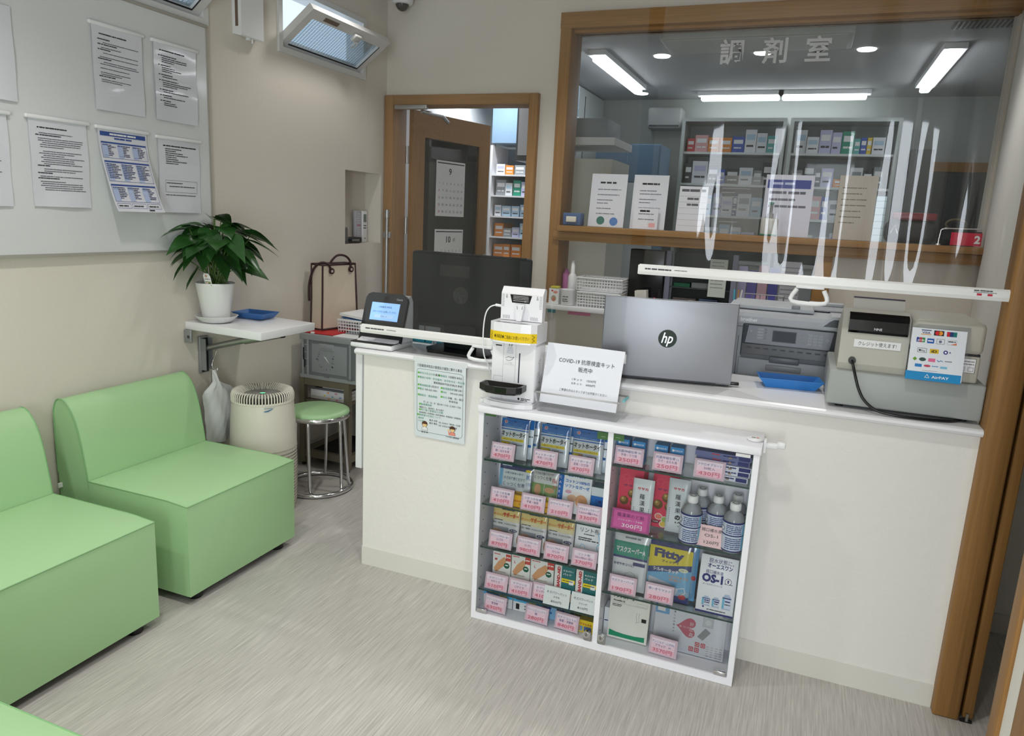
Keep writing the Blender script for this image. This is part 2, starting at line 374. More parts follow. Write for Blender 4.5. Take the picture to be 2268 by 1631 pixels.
part('lettering', lt, w, 'white lettering 調剤室')
m = MB(); m.rbox(-1.46, 0.04, 4.05, 4.33, 0.925, 0.952, white, .003); tag(solo('pass_shelf', m, 'white shelf board in the low opening under the dispensary window', 'shelf'), None, None)
# ================================================================== dispensing room shell and lamps
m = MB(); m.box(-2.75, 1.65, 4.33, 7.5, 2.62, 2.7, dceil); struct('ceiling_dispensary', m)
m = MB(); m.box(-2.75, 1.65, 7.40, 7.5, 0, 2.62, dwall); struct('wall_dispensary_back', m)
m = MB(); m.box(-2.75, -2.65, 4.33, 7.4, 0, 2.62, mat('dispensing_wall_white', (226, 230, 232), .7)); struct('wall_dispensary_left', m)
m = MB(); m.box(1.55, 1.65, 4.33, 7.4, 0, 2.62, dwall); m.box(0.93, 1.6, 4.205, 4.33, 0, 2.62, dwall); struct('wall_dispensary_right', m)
tube_on = mat('led_tube_on', (255, 255, 255), .5, emit=9, ecol=(246, 250, 255))
def led(label, x0, x1, y0, y1):
    t = thing('ceiling_light', label, 'light', ((x0 + x1) / 2, (y0 + y1) / 2, 2.55), 'linear ceiling lights of the dispensing room')
    m = MB(); m.box(x0 - .03, x1 + .03, y0 - .02, y1 + .02, 2.585, 2.62, whitep); part('housing', m, t)
    m = MB(); m.rbox(x0, x1, y0, y1, 2.545, 2.585, tube_on, .012); part('tube', m, t, 'glowing tube')
led('glowing linear light at the left of the dispensing room ceiling', -1.575, -1.505, 5.28, 6.64)
led('glowing linear light at the right of the dispensing room ceiling', .655, .725, 5.43, 6.75)
led('left one of the two lights in a row before the far cabinets', -1.05, -.385, 6.99, 7.06)
led('right one of the two lights in a row before the far cabinets', -.365, .30, 6.99, 7.06)
dlm = mat('downlight_on', (255, 255, 255), .5, emit=3)
for i, (x, y, l) in enumerate(((-1.13, 5.52, 'recessed downlight left of the window lettering'), (-.445, 5.52, 'recessed downlight behind the middle window letter'), (.197, 5.51, 'recessed downlight right of the window lettering'), (-1.60, 7.04, 'recessed downlight past the end of the left linear light'))):
    m = MB(); m.lathe([(.0, -.004), (.045, -.004), (.055, -.008), (.06, -.001), (.06, 0)], (x, y, 2.62), dlm, 20); solo('downlight', m, l, 'light', 'recessed downlights')
t = thing('air_grille', 'grey slatted air grille in the dispensing room ceiling', 'grille', (.77, 4.95, 2.6))
m = MB(); m.box(.60, .95, 4.82, 5.02, 2.605, 2.62, mat('grille_grey', (120, 120, 120), .6))
for i in range(14): m.box(.61 + i * .024, .618 + i * .024, 4.83, 5.01, 2.598, 2.606, mat('grille_slat', (175, 175, 175), .5))
part('slats', m, t)
m = MB(); m.rbox(-1.02, .10, 4.86, 5.28, 2.575, 2.62, mat('panel_light_grey', (205, 205, 202), .5), .008); m.box(-.99, .07, 4.89, 5.25, 2.572, 2.576, mat('cassette_white', (225, 225, 222), .5)); solo('ceiling_cassette', m, 'flat pale air conditioner cassette in the dispensing room ceiling', 'air conditioner')
# air conditioner on the far wall
t = thing('air_conditioner', 'white wall air conditioner high on the far dispensary wall', 'air conditioner', (-1.3, 7.3, 2.26))
m = MB(); m.rbox(-1.56, -1.24, 7.18, 7.40, 2.33, 2.52, mat('ac_grey', (176, 178, 176), .5), .02); part('body', m, t)
m = MB(); m.box(-1.54, -1.26, 7.175, 7.185, 2.345, 2.358, DG); part('outlet', m, t)
# tall white units on the left of the room
m = MB(); m.box(-2.64, -2.05, 6.1, 7.39, 0.0, 2.61, mat('locker_pale', (196, 202, 200), .5)); m.box(-2.052, -2.046, 6.74, 6.75, 0.05, 2.55, DG); solo('storage_locker', m, 'tall pale storage locker in the far left corner of the dispensary', 'locker')
bluep = mat('panel_blue_grey', (118, 146, 170), .5)
t = thing('tall_cabinet', 'tall blue grey cabinet behind the left end of the dispensary window', 'cabinet', (-1.5, 6.7, 0))
m = MB(); m.box(-1.86, -1.28, 6.55, 7.0, 0.0, 2.12, bluep); part('body', m, t)
for k in range(2):
    m = MB(); m.box(-1.85 + k * .285, -1.575 + k * .285, 6.535, 6.55, 1.80 if k < 2 else 0, 2.11, mat('panel_dark_blue', (92, 118, 142), .45)); part('upper_door', m, t)
    m = MB(); m.box(-1.85 + k * .285, -1.575 + k * .285, 6.535, 6.55, 0.05, 1.79, mat('panel_grey_white', (190, 196, 196), .5)); part('lower_door', m, t)
m = MB(); m.box(-1.86, -1.2, 5.6, 5.63, 1.33, 1.52, mat('screen_dark', (48, 60, 70), .3)); 
t = thing('tall_cupboard', 'white cupboard at the left edge of the dispensary window', 'cupboard', (-1.52, 5.25, 0))
m = MB(); m.box(-1.74, -1.30, 5.0, 5.5, 0, 1.86, mat('cupboard_white', (214, 214, 204), .5)); part('body', m, t)
m = MB(); m.box(-1.76, -1.29, 4.98, 5.5, 1.95, 2.0, whitep); m.box(-1.76, -1.71, 5.0, 5.5, 1.86, 2.2, whitep); part('upper_shelf', m, t)
m = MB(); m.rbox(-1.62, -1.36, 5.02, 5.4, 2.001, 2.13, mat('carton_grey', (150, 156, 160), .6), .004); solo('storage_carton', m, 'grey carton on top of the white cupboard', 'carton')
# ------------------------------------------------ the far cabinets with medicine boxes
alu = mat('cabinet_frame', (190, 198, 194), .35)
boxcols = {'white': (228, 230, 234), 'orange': (226, 140, 50), 'blue': (46, 84, 180), 'pale blue': (176, 204, 224), 'green': (30, 150, 120), 'pink': (226, 170, 170), 'grey': (140, 146, 150), 'teal': (90, 180, 176), 'yellow': (230, 200, 50), 'red': (205, 70, 70), 'dark': (50, 54, 60), 'navy': (36, 44, 120), 'lilac': (196, 196, 228)}
def bcol(n): return mat('carton_' + n.replace(' ', '_'), boxcols[n], .45)
ORD = ['first', 'second', 'third', 'fourth', 'fifth', 'sixth', 'seventh', 'eighth', 'ninth', 'tenth', 'eleventh', 'twelfth']
SHN = ['top', 'second', 'third', 'lowest']
def medbox(x0, x1, y0, y1, z0, z1, c, label, group):
    m = MB(); b = bcol(c); z0 += .001; m.box(x0, x1, y0, y1, z0, z1, b); f = Face(m, (x0, y0, z0)); w = x1 - x0; h = z1 - z0
    s = WT if c != 'white' else bcol(R.choice(('pale blue', 'grey', 'lilac', 'pale blue')))
    f.rect(w * .12, h * .55, w * .88, h * .8, s, 1)
    f.dash(w * .15, w * .85, h * .25, h * .09, DG if c in ('white', 'pale blue', 'lilac') else WT, 2)
    return solo('medicine_box', m, label, 'medicine box', group)
def farcab(which, x0, x1, rows, z0=1.12, z1=2.40):
    t = thing('display_cabinet', '%s white framed glass cabinet on the far dispensary wall' % which, 'cabinet', ((x0 + x1) / 2, 7.2, z0))
    m = MB()
    m.box(x0, x0 + .03, 7.02, 7.38, z0, z1, alu); m.box(x1 - .03, x1, 7.02, 7.38, z0, z1, alu); m.box(x0 + .03, x1 - .03, 7.02, 7.38, z1 - .03, z1, alu); m.box(x0 + .03, x1 - .03, 7.02, 7.38, z0, z0 + .03, alu); m.box(x0 + .03, x1 - .03, 7.36, 7.379, z0 + .03, z1 - .03, mat('cabinet_back', (168, 176, 174), .6)); m.box(x0, x1, 7.04, 7.38, 0, z0, mat('cabinet_base', (196, 200, 198), .5))
    part('carcass', m, t)
    zs = [r[0] for r in rows]
    for z in zs:
        s = MB(); s.box(x0 + .03, x1 - .03, 7.06, 7.36, z - .02, z, mat('shelf_pale', (214, 220, 218), .4)); part('shelf', s, t)
    for k, (z, cs) in enumerate(rows):
        x = x0 + .05; n = 0
        for i, (c, w, h) in enumerate(cs):
            if c != '-':
                medbox(x, x + w - .004, 7.09 + R.uniform(0, .03), 7.3, z, z + h, c, '%s medicine box, %s from left, %s shelf of %s far cabinet' % (c, ORD[n], SHN[k], which), 'medicine boxes in the %s far cabinet' % which); n += 1
            x += w
farcab('left', -1.20, -.30, [
    (2.11, [('red', .07, .12), ('pink', .12, .15), ('orange', .10, .13), ('orange', .11, .13), ('blue', .11, .14), ('white', .10, .2), ('white', .09, .17), ('teal', .08, .15)]),
    (1.83, [('dark', .07, .18), ('white', .14, .2), ('dark', .10, .16), ('blue', .06, .13), ('dark', .12, .14), ('white', .12, .15), ('grey', .08, .13), ('dark', .09, .2)]),
    (1.55, [('pink', .09, .16), ('white', .10, .2), ('pale blue', .09, .18), ('lilac', .08, .2), ('white', .1, .17), ('navy', .04, .2), ('white', .12, .2), ('pale blue', .1, .17)]),
    (1.27, [('white', .12, .15), ('grey', .1, .2), ('white', .14, .17), ('pale blue', .1, .2), ('white', .1, .18), ('lilac', .12, .14)])])
farcab('right', -.27, .60, [
    (2.11, [('white', .1, .2), ('white', .1, .14), ('lilac', .1, .2), ('lilac', .08, .18), ('green', .1, .19), ('teal', .05, .13), ('blue', .05, .14), ('yellow', .04, .14), ('white', .1, .14)]),
    (1.83, [('grey', .1, .14), ('dark', .1, .2), ('dark', .05, .15), ('lilac', .1, .16), ('orange', .13, .07), ('white', .1, .17), ('dark', .08, .15), ('grey', .08, .18)]),
    (1.55, [('white', .1, .16), ('grey', .08, .13), ('pink', .1, .2), ('blue', .06, .2), ('white', .12, .17), ('green', .05, .12), ('white', .1, .17), ('dark', .05, .12)]),
    (1.27, [('white', .14, .14), ('grey', .12, .18), ('white', .12, .13), ('white', .1, .17), ('pale blue', .1, .12), ('white', .1, .16)])])
# dark door at the far right
t = MB(); t.box(.92, 1.5, 7.34, 7.40, 0, 2.0, mat('dark_door', (74, 76, 74), .4)); t.box(.86, 1.54, 7.33, 7.41, 2.0, 2.08, wood); d3 = struct('door_3', t)
m = MB(); m.rbox(1.12, 1.20, 7.325, 7.34, 1.50, 1.58, blackm, .006); part('wall_switch', m, d3)
m = MB(); m.box(.70, .86, 7.0, 7.33, 0, 2.15, mat('steel_dark', (96, 96, 94), .35)); solo('steel_locker', m, 'dark steel locker beside the far brown door', 'locker')

# ------------------------------------------------ open door with calendars, rack behind
th = math.radians(77); DM = Matrix.Translation((-2.475, 4.33, 0)) @ Matrix.Rotation(th, 4, 'Z')
m = MB(); m.box(0, .83, -.018, .018, 0.01, .25, wood); m.box(0, .83, -.018, .018, 1.93, 2.09, woodx); m.box(0, .115, -.018, .018, .25, 1.93, wood); m.box(.72, .83, -.018, .018, .25, 1.93, wood); m.xf(DM); d1 = struct('door_1', m)
m = MB(); m.box(.115, .72, -.003, .003, .25, 1.93, clear('door_glass', (.93, .95, .95), .03)); m.xf(DM); part('pane', m, d1)
m = MB(); m.cyl((.77, -.05, .98), (.77, -.05, 1.16), .011, steel); m.cyl((.77, -.018, 1.0), (.77, -.05, 1.0), .007, steel); m.cyl((.77, -.018, 1.14), (.77, -.05, 1.14), .007, steel); m.xf(DM); part('door_handle', m, d1)
m = MB(); m.rbox(-2.50, -2.27, 4.15, 4.174, 2.065, 2.092, steel, .006); m.tube([(-2.33, 4.20, 2.06), (-2.30, 4.42, 2.06), (-2.33, 4.56, 2.04)], .012, steel); part('door_closer', m, d1)
for z in (1.75, 1.3):
    m = MB(); m.cyl((-2.487, 4.30, z), (-2.487, 4.30, z + .11), .011, steel); part('hinge', m, d1)
m = MB(); m.cyl((-2.545, 4.16, .55), (-2.545, 4.16, 1.42), .011, steel, n=10); m.cyl((-2.545, 4.16, 1.40), (-2.545, 4.16, 1.45), .017, steel, n=10); m.rbox(-2.57, -2.52, 4.155, 4.176, 1.27, 1.31, steel, .004); m.rbox(-2.57, -2.52, 4.155, 4.176, .8, .84, steel, .004); solo('bolt_rod', m, 'long metal bolt rod standing on the left door jamb', 'bolt')
def calendar(num, z1, h, label, rows):
    t = MB(); w = .31; u0 = .25; y = -.0045
    t.box(u0, u0 + w, y - .003, y, z1 - h, z1, WT); f = Face(t, (u0, y - .003, z1 - h))
    f.rect(.01, h - .02, w - .01, h - .012, DG); f.text(num, w * .47, h - .095, .055, DG, bold=.02); f.text('月' if num == '10' else '', w * .66, h - .085, .025, DG)
    n = 1
    for r in range(rows):
        for c in range(7):
            f.text(str(n), .03 + c * .041, h - .16 - r * .048, .019, RED if c == 0 else (ink((60, 90, 160)) if c == 6 else DG)); n += 1
    t.xf(DM); return solo('wall_calendar', t, label, 'calendar')
calendar('9', 1.80, .375, 'upper calendar sheet headed 9 on the open door glass', 5)
calendar('10', 1.335, .385, 'lower calendar sheet headed 10 on the open door glass', 3)
t = thing('medicine_rack', 'white shelf rack full of medicine seen through the open door', 'rack', (-2.2, 5.75, 0))
m = MB(); m.box(-2.47, -2.45, 5.6, 5.95, 0, 2.0, white); m.box(-1.88, -1.86, 5.6, 5.95, 0, 2.0, white); m.box(-2.47, -1.86, 5.93, 5.95, 0, 2.0, mat('rack_back', (120, 140, 156), .6)); part('frame', m, t)
rk = [.62 + i * .165 for i in range(8)]
for z in rk:
    s = MB(); s.box(-2.45, -1.88, 5.6, 5.93, z - .012, z, white); part('shelf', s, t)
rc = ['pale blue', 'white', 'grey', 'white', 'lilac', 'white', 'orange', 'white', 'pale blue', 'green', 'grey']
for k, z in enumerate(rk[::-1]):
    x = -2.43; n = 0
    while x < -1.985 and n < 7:
        w = R.uniform(.06, .1); c = 'orange' if (k == 4 and n < 3) else R.choice(rc)
        if k == 0 and n > 2: break
        medbox(x, x + w - .006, 5.63 + R.uniform(0, .03), 5.88, z, z + R.uniform(.07, .125), c, '%s medicine box, %s from left, shelf %s of rack past the door' % (c, ORD[n], ('one', 'two', 'three', 'four', 'five', 'six', 'seven', 'eight')[k]), 'medicine boxes on the rack past the door'); x += w; n += 1
m = MB(); m.box(-2.47, -1.86, 5.62, 5.95, 2.02, 2.5, bluep); m.box(-2.168, -2.162, 5.612, 5.62, 2.03, 2.49, DG); solo('wall_cupboard', m, 'blue grey cupboard over the medicine rack past the door', 'cupboard')
t = thing('glass_cabinet', 'dark framed glass cabinet with papers seen through the door opening', 'cabinet', (-1.98, 5.4, 1.86))
m = MB(); m.box(-2.13, -1.84, 5.30, 5.55, 1.86, 2.619, mat('dark_frame', (84, 88, 92), .4)); part('body', m, t)
m = MB(); m.box(-2.11, -1.86, 5.285, 5.30, 1.9, 2.58, mat('paper_shelf', (200, 200, 204), .5)); part('door', m, t)
# ================================================================== sofas
PRO = [(-2.406, .36), (-2.414, .42), (-2.424, .48), (-2.436, .545), (-2.452, .605), (-2.472, .65), (-2.495, .68), (-2.516, .694), (-2.536, .696), (-2.553, .685), (-2.565, .66), (-2.570, .62), (-2.568, .40), (-2.566, .036), (-2.410, .036)]
def sofa(label, y0, y1):
    t = thing('sofa', label, 'sofa', (-2.25, (y0 + y1) / 2, 0), 'light green bench sofas')
    m = MB(); m.prism(PRO, 'y', y0 + .002, y1 - .002, green, False)
    bm = bmesh.new(); vs = [bm.verts.new(v) for v in m.v[:2 * len(PRO)]]
    # smooth sides, flat caps
    m.sm = [i < len(PRO) for i in range(len(m.f))]; bm.free()
    for y in (y0 + .001, y1 - .001): m.tube([(x, y, z) for x, z in PRO[:13]], .0022, greend, 6)
    part('backrest', m, t)
    m = MB()
    def top(u, v):
        x = -2.408 + (.483) * u; y = y0 + (y1 - y0) * v
        b = .012 * (math.sin(math.pi * min(1, max(0, u))) ** .5) * (math.sin(math.pi * v) ** .5) if 0 < u < 1 and 0 < v < 1 else 0
        return Vector((x, y, .392 + b - .008 * max(0, (u - .8) / .2)))
    m.grid(top, 16, 16, green)
    def side(a, b, ax, n=12, out=.006):
        # one upholstered side panel with a slight bulge
        def fn(u, v):
            p = Vector(a).lerp(Vector(b), u); z = .036 + v * ((top(1, u).z if ax == 'f' else top(u, 0).z) - .036)
            o = out * math.sin(math.pi * u) ** .5 * math.sin(math.pi * v) ** .5 if 0 < u < 1 and 0 < v < 1 else 0
            return Vector((p.x + (o if ax == 'f' else 0), p.y + (-o if ax == 'l' else o if ax == 'r' else 0), z))
        m.grid(fn, n, 8, green)
    side((-1.925, y0, 0), (-1.925, y1, 0), 'f'); side((-2.408, y0, 0), (-1.925, y0, 0), 'l', out=.003); side((-2.408, y1, 0), (-1.925, y1, 0), 'r', out=.003)
    m.quad((-2.408, y0, .036), (-1.925, y0, .036), (-1.925, y1, .036), (-2.408, y1, .036), blackm)
    m.tube([top(1, i / 16) + Vector((.001, 0, 0)) for i in range(17)], .0018, greend, 6)
    for y, vv in ((y0, 0), (y1, 1)): m.tube([top(i / 16, vv) for i in range(17)], .0018, greend, 6)
    part('seat', m, t)
    for x in (-1.97, -2.50):
        for y in (y0 + .065, y1 - .065):
            f = MB(); f.lathe([(.026, 0.0005), (.028, .006), (.026, .018), (.03, .035)], (x, y, 0), black, 16); part('foot', f, t)
    return t
s2 = sofa('light green bench sofa under the wall shelf, next to the air purifier', 1.836, 2.422)
s1 = sofa('light green bench sofa under the whiteboard, cut off at the left edge', 1.106, 1.697)
# third bench stands across, its seat corner just in the picture
s3 = dup(s2, (0, 0, 0), 'light green bench sofa whose corner shows at the bottom left')
s3.rotation_euler = (0, 0, math.radians(90)); s3.location = (-1.47, .56, 0)
c = MB(); c.box(-2.555, -2.548, 1.82, 1.836, .345, .362, WT); tag(part('care_label', c, s2, 'tiny white care label'), None, None)

# ================================================================== whiteboard and the sheets on it
wb = mat('whiteboard_enamel', (220, 222, 222), .12, spec=.6)
t = thing('whiteboard', 'large glossy whiteboard on the left wall', 'whiteboard', (-2.59, 1.8, 1.222))
m = MB(); m.box(-2.588, -2.568, .93, 2.668, 1.232, 2.196, wb); part('board', m, t)
m = MB(); fm = mat('board_frame', (190, 186, 176), .4, metal=.4)
m.box(-2.589, -2.566, .93, 2.668, 1.222, 1.232, fm); m.box(-2.589, -2.566, 2.668, 2.678, 1.222, 2.196, fm); m.rbox(-2.589, -2.562, .93, 2.68, 2.19, 2.204, fm, .004); part('frame', m, t)
lam = mat('laminated_paper', (222, 223, 230), .16, spec=.5, coat=.6)
def board_sheet(label, y0, z1, kind, seed, w=.224, h=.302, curl=0.0, bar=True):
    R.seed(seed)
    t = thing('notice_sheet', label, 'notice', (-2.567, y0 + w / 2, z1 - h), 'laminated sheets on the whiteboard')
    m = MB()
    def P(u, v, l=0):
        k = 1 - v / h
        return Vector((-2.5605 + curl * k * k + .0025 * math.sin(u * 26 + seed) * k + .0015 * math.sin(k * 9 + seed) + l, y0 + u + .1 * curl * k, z1 - h + v - curl * .12 * k * k))
    m.grid(lambda a, b: P(a * w, b * h), 14, 16, lam)
    f = Face(m, (0, 0, 0), fn=lambda u, v, l: P(u, v, .0006 + l)); 
    if kind == 'text':
        v = h - .03; f.dash(.03, w * R.uniform(.6, .85), v, .0042, ink((44, 44, 48)), 1); v -= .018
        while v > h * (.32 if seed % 2 else .18):
            if R.random() < .25: f.dash(.022, .022 + w * R.uniform(.2, .45), v, .0036, ink((54, 54, 60)), 1); v -= .011; continue
            u0 = R.choice((.03, .036, .045)); f.dash(u0, w - R.choice((.02, .03, .06, .1)), v, .0026, ink((92, 92, 100)), 1); v -= R.choice((.0072, .0072, .0072, .015))
    elif kind == 'list':
        v = h - .028; f.dash(.028, .16, v, .0045, ink((44, 44, 48)), 1); v -= .02
        for i in range(7):
            f.dash(.022, .03, v, .004, DG, 1); f.dash(.034, .034 + R.uniform(.03, .09), v, .0036, ink((54, 54, 60)), 1); v -= .0085
            for j in range(R.choice((1, 2, 3))): f.dash(.04, .04 + R.uniform(.05, .15), v, .0033, DG, 1); v -= .0075
            v -= .006
    elif kind == 'box':
        v = h - .028; f.dash(.025, w - .02, v, .0045, K, 1); v -= .012
        for i in range(8): f.dash(.035, R.uniform(.09, .17), v, .0035, DG, 1); v -= .0085
        f.frame(.03, .085, w - .02, .135, .001, DG, 1); f.dash(.036, .12, .122, .0035, DG, 1); f.dash(.05, .19, .108, .0035, DG, 1); f.dash(.03, w - .03, .072, .003, DG, 1)
    elif kind == 'table':
        bl = ink((60, 84, 150)); pb = ink((176, 190, 222)); f.rect(.008, h - .024, w - .008, h - .008, bl, 1); f.dash(.05, .17, h - .019, .006, WT, 2)
        f.dash(.07, .15, h - .034, .006, bl, 1)
        for (z0, z1_) in ((h - .105, h - .045), (h - .19, h - .115), (.035, h - .2)):
            f.frame(.008, z0, w - .008, z1_, .0012, bl, 1); f.rect(.010, z1_ - .006, w - .010, z1_ - .001, bl, 1)
            for c in range(3):
                u = .014 + c * .068; f.rect(u - .002, z0 + .003, u + .022, z1_ - .008, pb, 1); v = z1_ - .014
                while v > z0 + .006: f.dash(u, u + R.uniform(.035, .06), v, .0032, ink((58, 66, 104)), 2); v -= .0062
        for c in range(3): f.frame(.01 + c * .07, .012, .074 + c * .07, .030, .001, bl, 1); f.dash(.016 + c * .07, .06 + c * .07, .018, .005, DG, 1)
        f.rect(.15, .004, .175, .009, K, 1)
    part('sheet', m, t)
    if bar:
        b = MB(); b.rbox(-2.567, -2.553, y0 - .012, y0 + w + .012, z1 - .001, z1 + .013, mat('magnet_bar', (236, 236, 238), .35), .004); part('magnet_bar', b, t)
board_sheet('blank laminated sheet at the upper left edge of the whiteboard', 1.572, 2.05, 'none', 3, bar=False)
board_sheet('laminated text sheet at the lower left edge of the whiteboard', 1.528, 1.70, 'text', 5)
board_sheet('laminated text sheet lower on the whiteboard, left of the blue table sheet', 1.826, 1.703, 'text', 4)
board_sheet('larger laminated text sheet, upper one right of the bare whiteboard area', 2.096, 2.072, 'text', 7)
board_sheet('laminated numbered list at the upper right of the whiteboard', 2.376, 2.072, 'list', 8)
board_sheet('blue printed table sheet curling away from the whiteboard', 2.096, 1.70, 'table', 9, h=.298, curl=.075)
board_sheet('laminated sheet with a boxed section behind the potted plant', 2.378, 1.695, 'box', 11)
R.seed(21)

# ================================================================== wall shelf with plant
t = thing('folding_shelf', 'white folding wall shelf on a metal strut holding the potted plant', 'shelf', (-2.4, 2.68, .65))
SH = Matrix.Translation((-2.588, 0, .9085)) @ Matrix.Rotation(math.radians(1.2), 4, 'Y')
m = MB(); m.rbox(0, .430, 2.507, 2.885, -.036, 0, white, .002); m.xf(SH); part('board', m, t)
gb = mat('bracket_grey', (150, 152, 154), .4, metal=.4)
m = MB(); m.rbox(-2.588, -2.545, 2.495, 2.507, .812, .872, gb, .004); m.cyl((-2.56, 2.4945, .84), (-2.56, 2.498, .84), .008, DG, n=10); part('hinge_bracket', m, t)
m = MB(); m.rbox(-2.588, -2.574, 2.575, 2.628, .655, .83, gb, .003); m.box(-2.574, -2.545, 2.578, 2.583, .67, .82, gb); m.box(-2.574, -2.545, 2.62, 2.625, .67, .82, gb); m.box(-2.574, -2.57, 2.584, 2.62, .66, .82, blackm); part('wall_channel', m, t)
m = MB(); m.cyl((-2.555, 2.60, .775), (-2.36, 2.645, .828), .0145, steel); m.cyl((-2.37, 2.642, .825), (-2.195, 2.683, .868), .0195, steel); m.cyl((-2.195, 2.683, .868), (-2.182, 2.686, .871), .0198, black); part('strut', m, t)
# pot
PX, PY = -2.485, 2.592; zt = .9085 - (PX + 2.588) * math.tan(math.radians(1.2)) + .0025
t = thing('potted_plant', 'leafy green plant in a white plastic pot on the folding shelf', 'plant', (PX, PY, zt))
pot = mat('pot_white', (236, 236, 236), .3)
m = MB(); m.lathe([(.055, .008), (.057, .010), (.084, .172), (.086, .178), (.082, .180), (.079, .174), (.077, .155), (.0, .15)], (PX, PY, zt), pot, 40); part('pot', m, t)
m = MB(); m.lathe([(.0, .158), (.05, .16), (.077, .156)], (PX, PY, zt), mat('soil', (44, 34, 26), .95), 20); part('soil', m, t)
m = MB(); m.lathe([(.064, 0), (.068, .002), (.093, .026), (.096, .028), (.092, .029), (.068, .0065), (.0, .006)], (PX, PY, zt), pot, 40); part('saucer', m, t)
m = MB(); f = Face(m, (PX + .018, PY - .074, zt + .165), (1, .1, 0), (-.25, -.05, 1)); f.poly([(0, 0), (.034, 0), (.036, .05), (.028, .062), (.006, .062), (-.002, .05)], WT, 0); f.disc(.014, .05, .006, ink((206, 160, 130)), 1); f.rect(.003, .006, .031, .026, ink((150, 160, 110)), 1); f.disc(.012, .016, .007, ink((226, 200, 190)), 2); f.disc(.022, .014, .006, ink((60, 100, 60)), 2); f.dash(.004, .03, .034, .003, DG, 1); part('plant_label', m, t, 'white picture label stuck in the soil')
leafm = mat('leaf_green', (44, 86, 38), .28, spec=.5, tint=((14, 14, 14), .25, 2)); stemm = mat('leaf_stem', (92, 122, 60), .5)
R.seed(33); lv = MB(); st = MB()
def leaf(base, tip_dir, L, W, droop, roll):
    d = Vector(tip_dir).normalized(); side = d.cross(Vector((0, 0, 1))).normalized(); up = side.cross(d)
    side = (side * math.cos(roll) + up * math.sin(roll)).normalized(); up = side.cross(d)
    prof = [(0, .55), (.05, .80), (.14, .98), (.28, 1.0), (.45, .86), (.62, .62), (.78, .36), (.9, .15), (1, .0)]
    vs = []; 
    for a, b in prof:
        back = -.10 * L if a == 0 else 0
        for k in (-1, -.5, 0, .5, 1):
            p = base + d * (a * L + (back * abs(k))) + side * (k * b * W / 2) + up * (.09 * W * abs(k) * b) + Vector((0, 0, -droop * L * a * a))
            vs.append(p)
    lv.add(vs, [(i * 5 + j, i * 5 + j + 1, (i + 1) * 5 + j + 1, (i + 1) * 5 + j) for i in range(len(prof) - 1) for j in range(4)], leafm, True)
root = Vector((PX, PY, zt + .155))
# (azimuth, reach, height, length, width, dip)
LV = []
for ring, (n, rr, hh, tl) in enumerate(((9, .17, .115, -.4), (12, .19, .195, -.22), (11, .14, .25, -.08), (6, .07, .285, .1))):
    for i in range(n):
        a = 2 * math.pi * (i + .37 * ring) / n + R.uniform(-.25, .25)
        if ring == 0 and (-2.0 < a < .1 or 4.2 < a < 6.4): continue
        LV.append((a, rr * R.uniform(.75, 1.2), hh + R.uniform(-.035, .035), R.uniform(.10, .135), R.uniform(.084, .108), tl + R.uniform(-.25, .15)))
LV += [(-1.3, .09, .19, .12, .10, -1.2), (-.55, .10, .17, .13, .105, -1.3), (-.1, .12, .15, .12, .095, -1.1), (-.9, .12, .23, .12, .105, -1.0), (.4, .12, .14, .11, .09, -1.1), (-1.75, .13, .2, .12, .095, -.9), (-.3, .15, .23, .12, .1, -.8), (-1.1, .06, .26, .11, .095, -.7), (.8, .12, .18, .12, .09, -.9)]
LV += [(-.3, .23, .235, .14, .08, -.4), (.15, .22, .17, .12, .07, -.7), (.4, .25, .22, .14, .08, -.35), (.7, .26, .245, .13, .075, -.3), (.9, .22, .25, .13, .08, -.2), (1.1, .2, .2, .13, .08, -.4), (-.1, .14, .15, .10, .06, -.6), (.5, .18, .25, .12, .065, -.3), (-1.5, .22, .22, .13, .085, -.15), (-1.7, .2, .26, .13, .085, .05), (-1.25, .2, .2, .13, .085, -.2), (2.9, .10, .28, .11, .07, -.1), (-2.2, .15, .27, .125, .075, .05), (-1.9, .17, .17, .12, .07, -.4)]
for a, rr, hh, L, W, tl in LV:
    b = root + Vector((math.cos(a) * rr * .62, math.sin(a) * rr * .62, hh))
    if b.x < -2.56: b.x = -2.56
    dr = Vector((math.cos(a + R.uniform(-.3, .3)), math.sin(a + R.uniform(-.3, .3)), tl))
    if b.x + dr.normalized().x * L < -2.56: dr.x = max(dr.x, -.1)
    mid = root.lerp(b, .55) + Vector((0, 0, .02)); s0 = root + Vector((R.uniform(-.03, .03), R.uniform(-.03, .03), 0))
    st.tube([s0, s0.lerp(mid, .5) + Vector((0, 0, .015)), mid, b], .0022, stemm, 5)
    leaf(b, dr, L, W, R.uniform(.15, .4), R.uniform(-.5, .5))

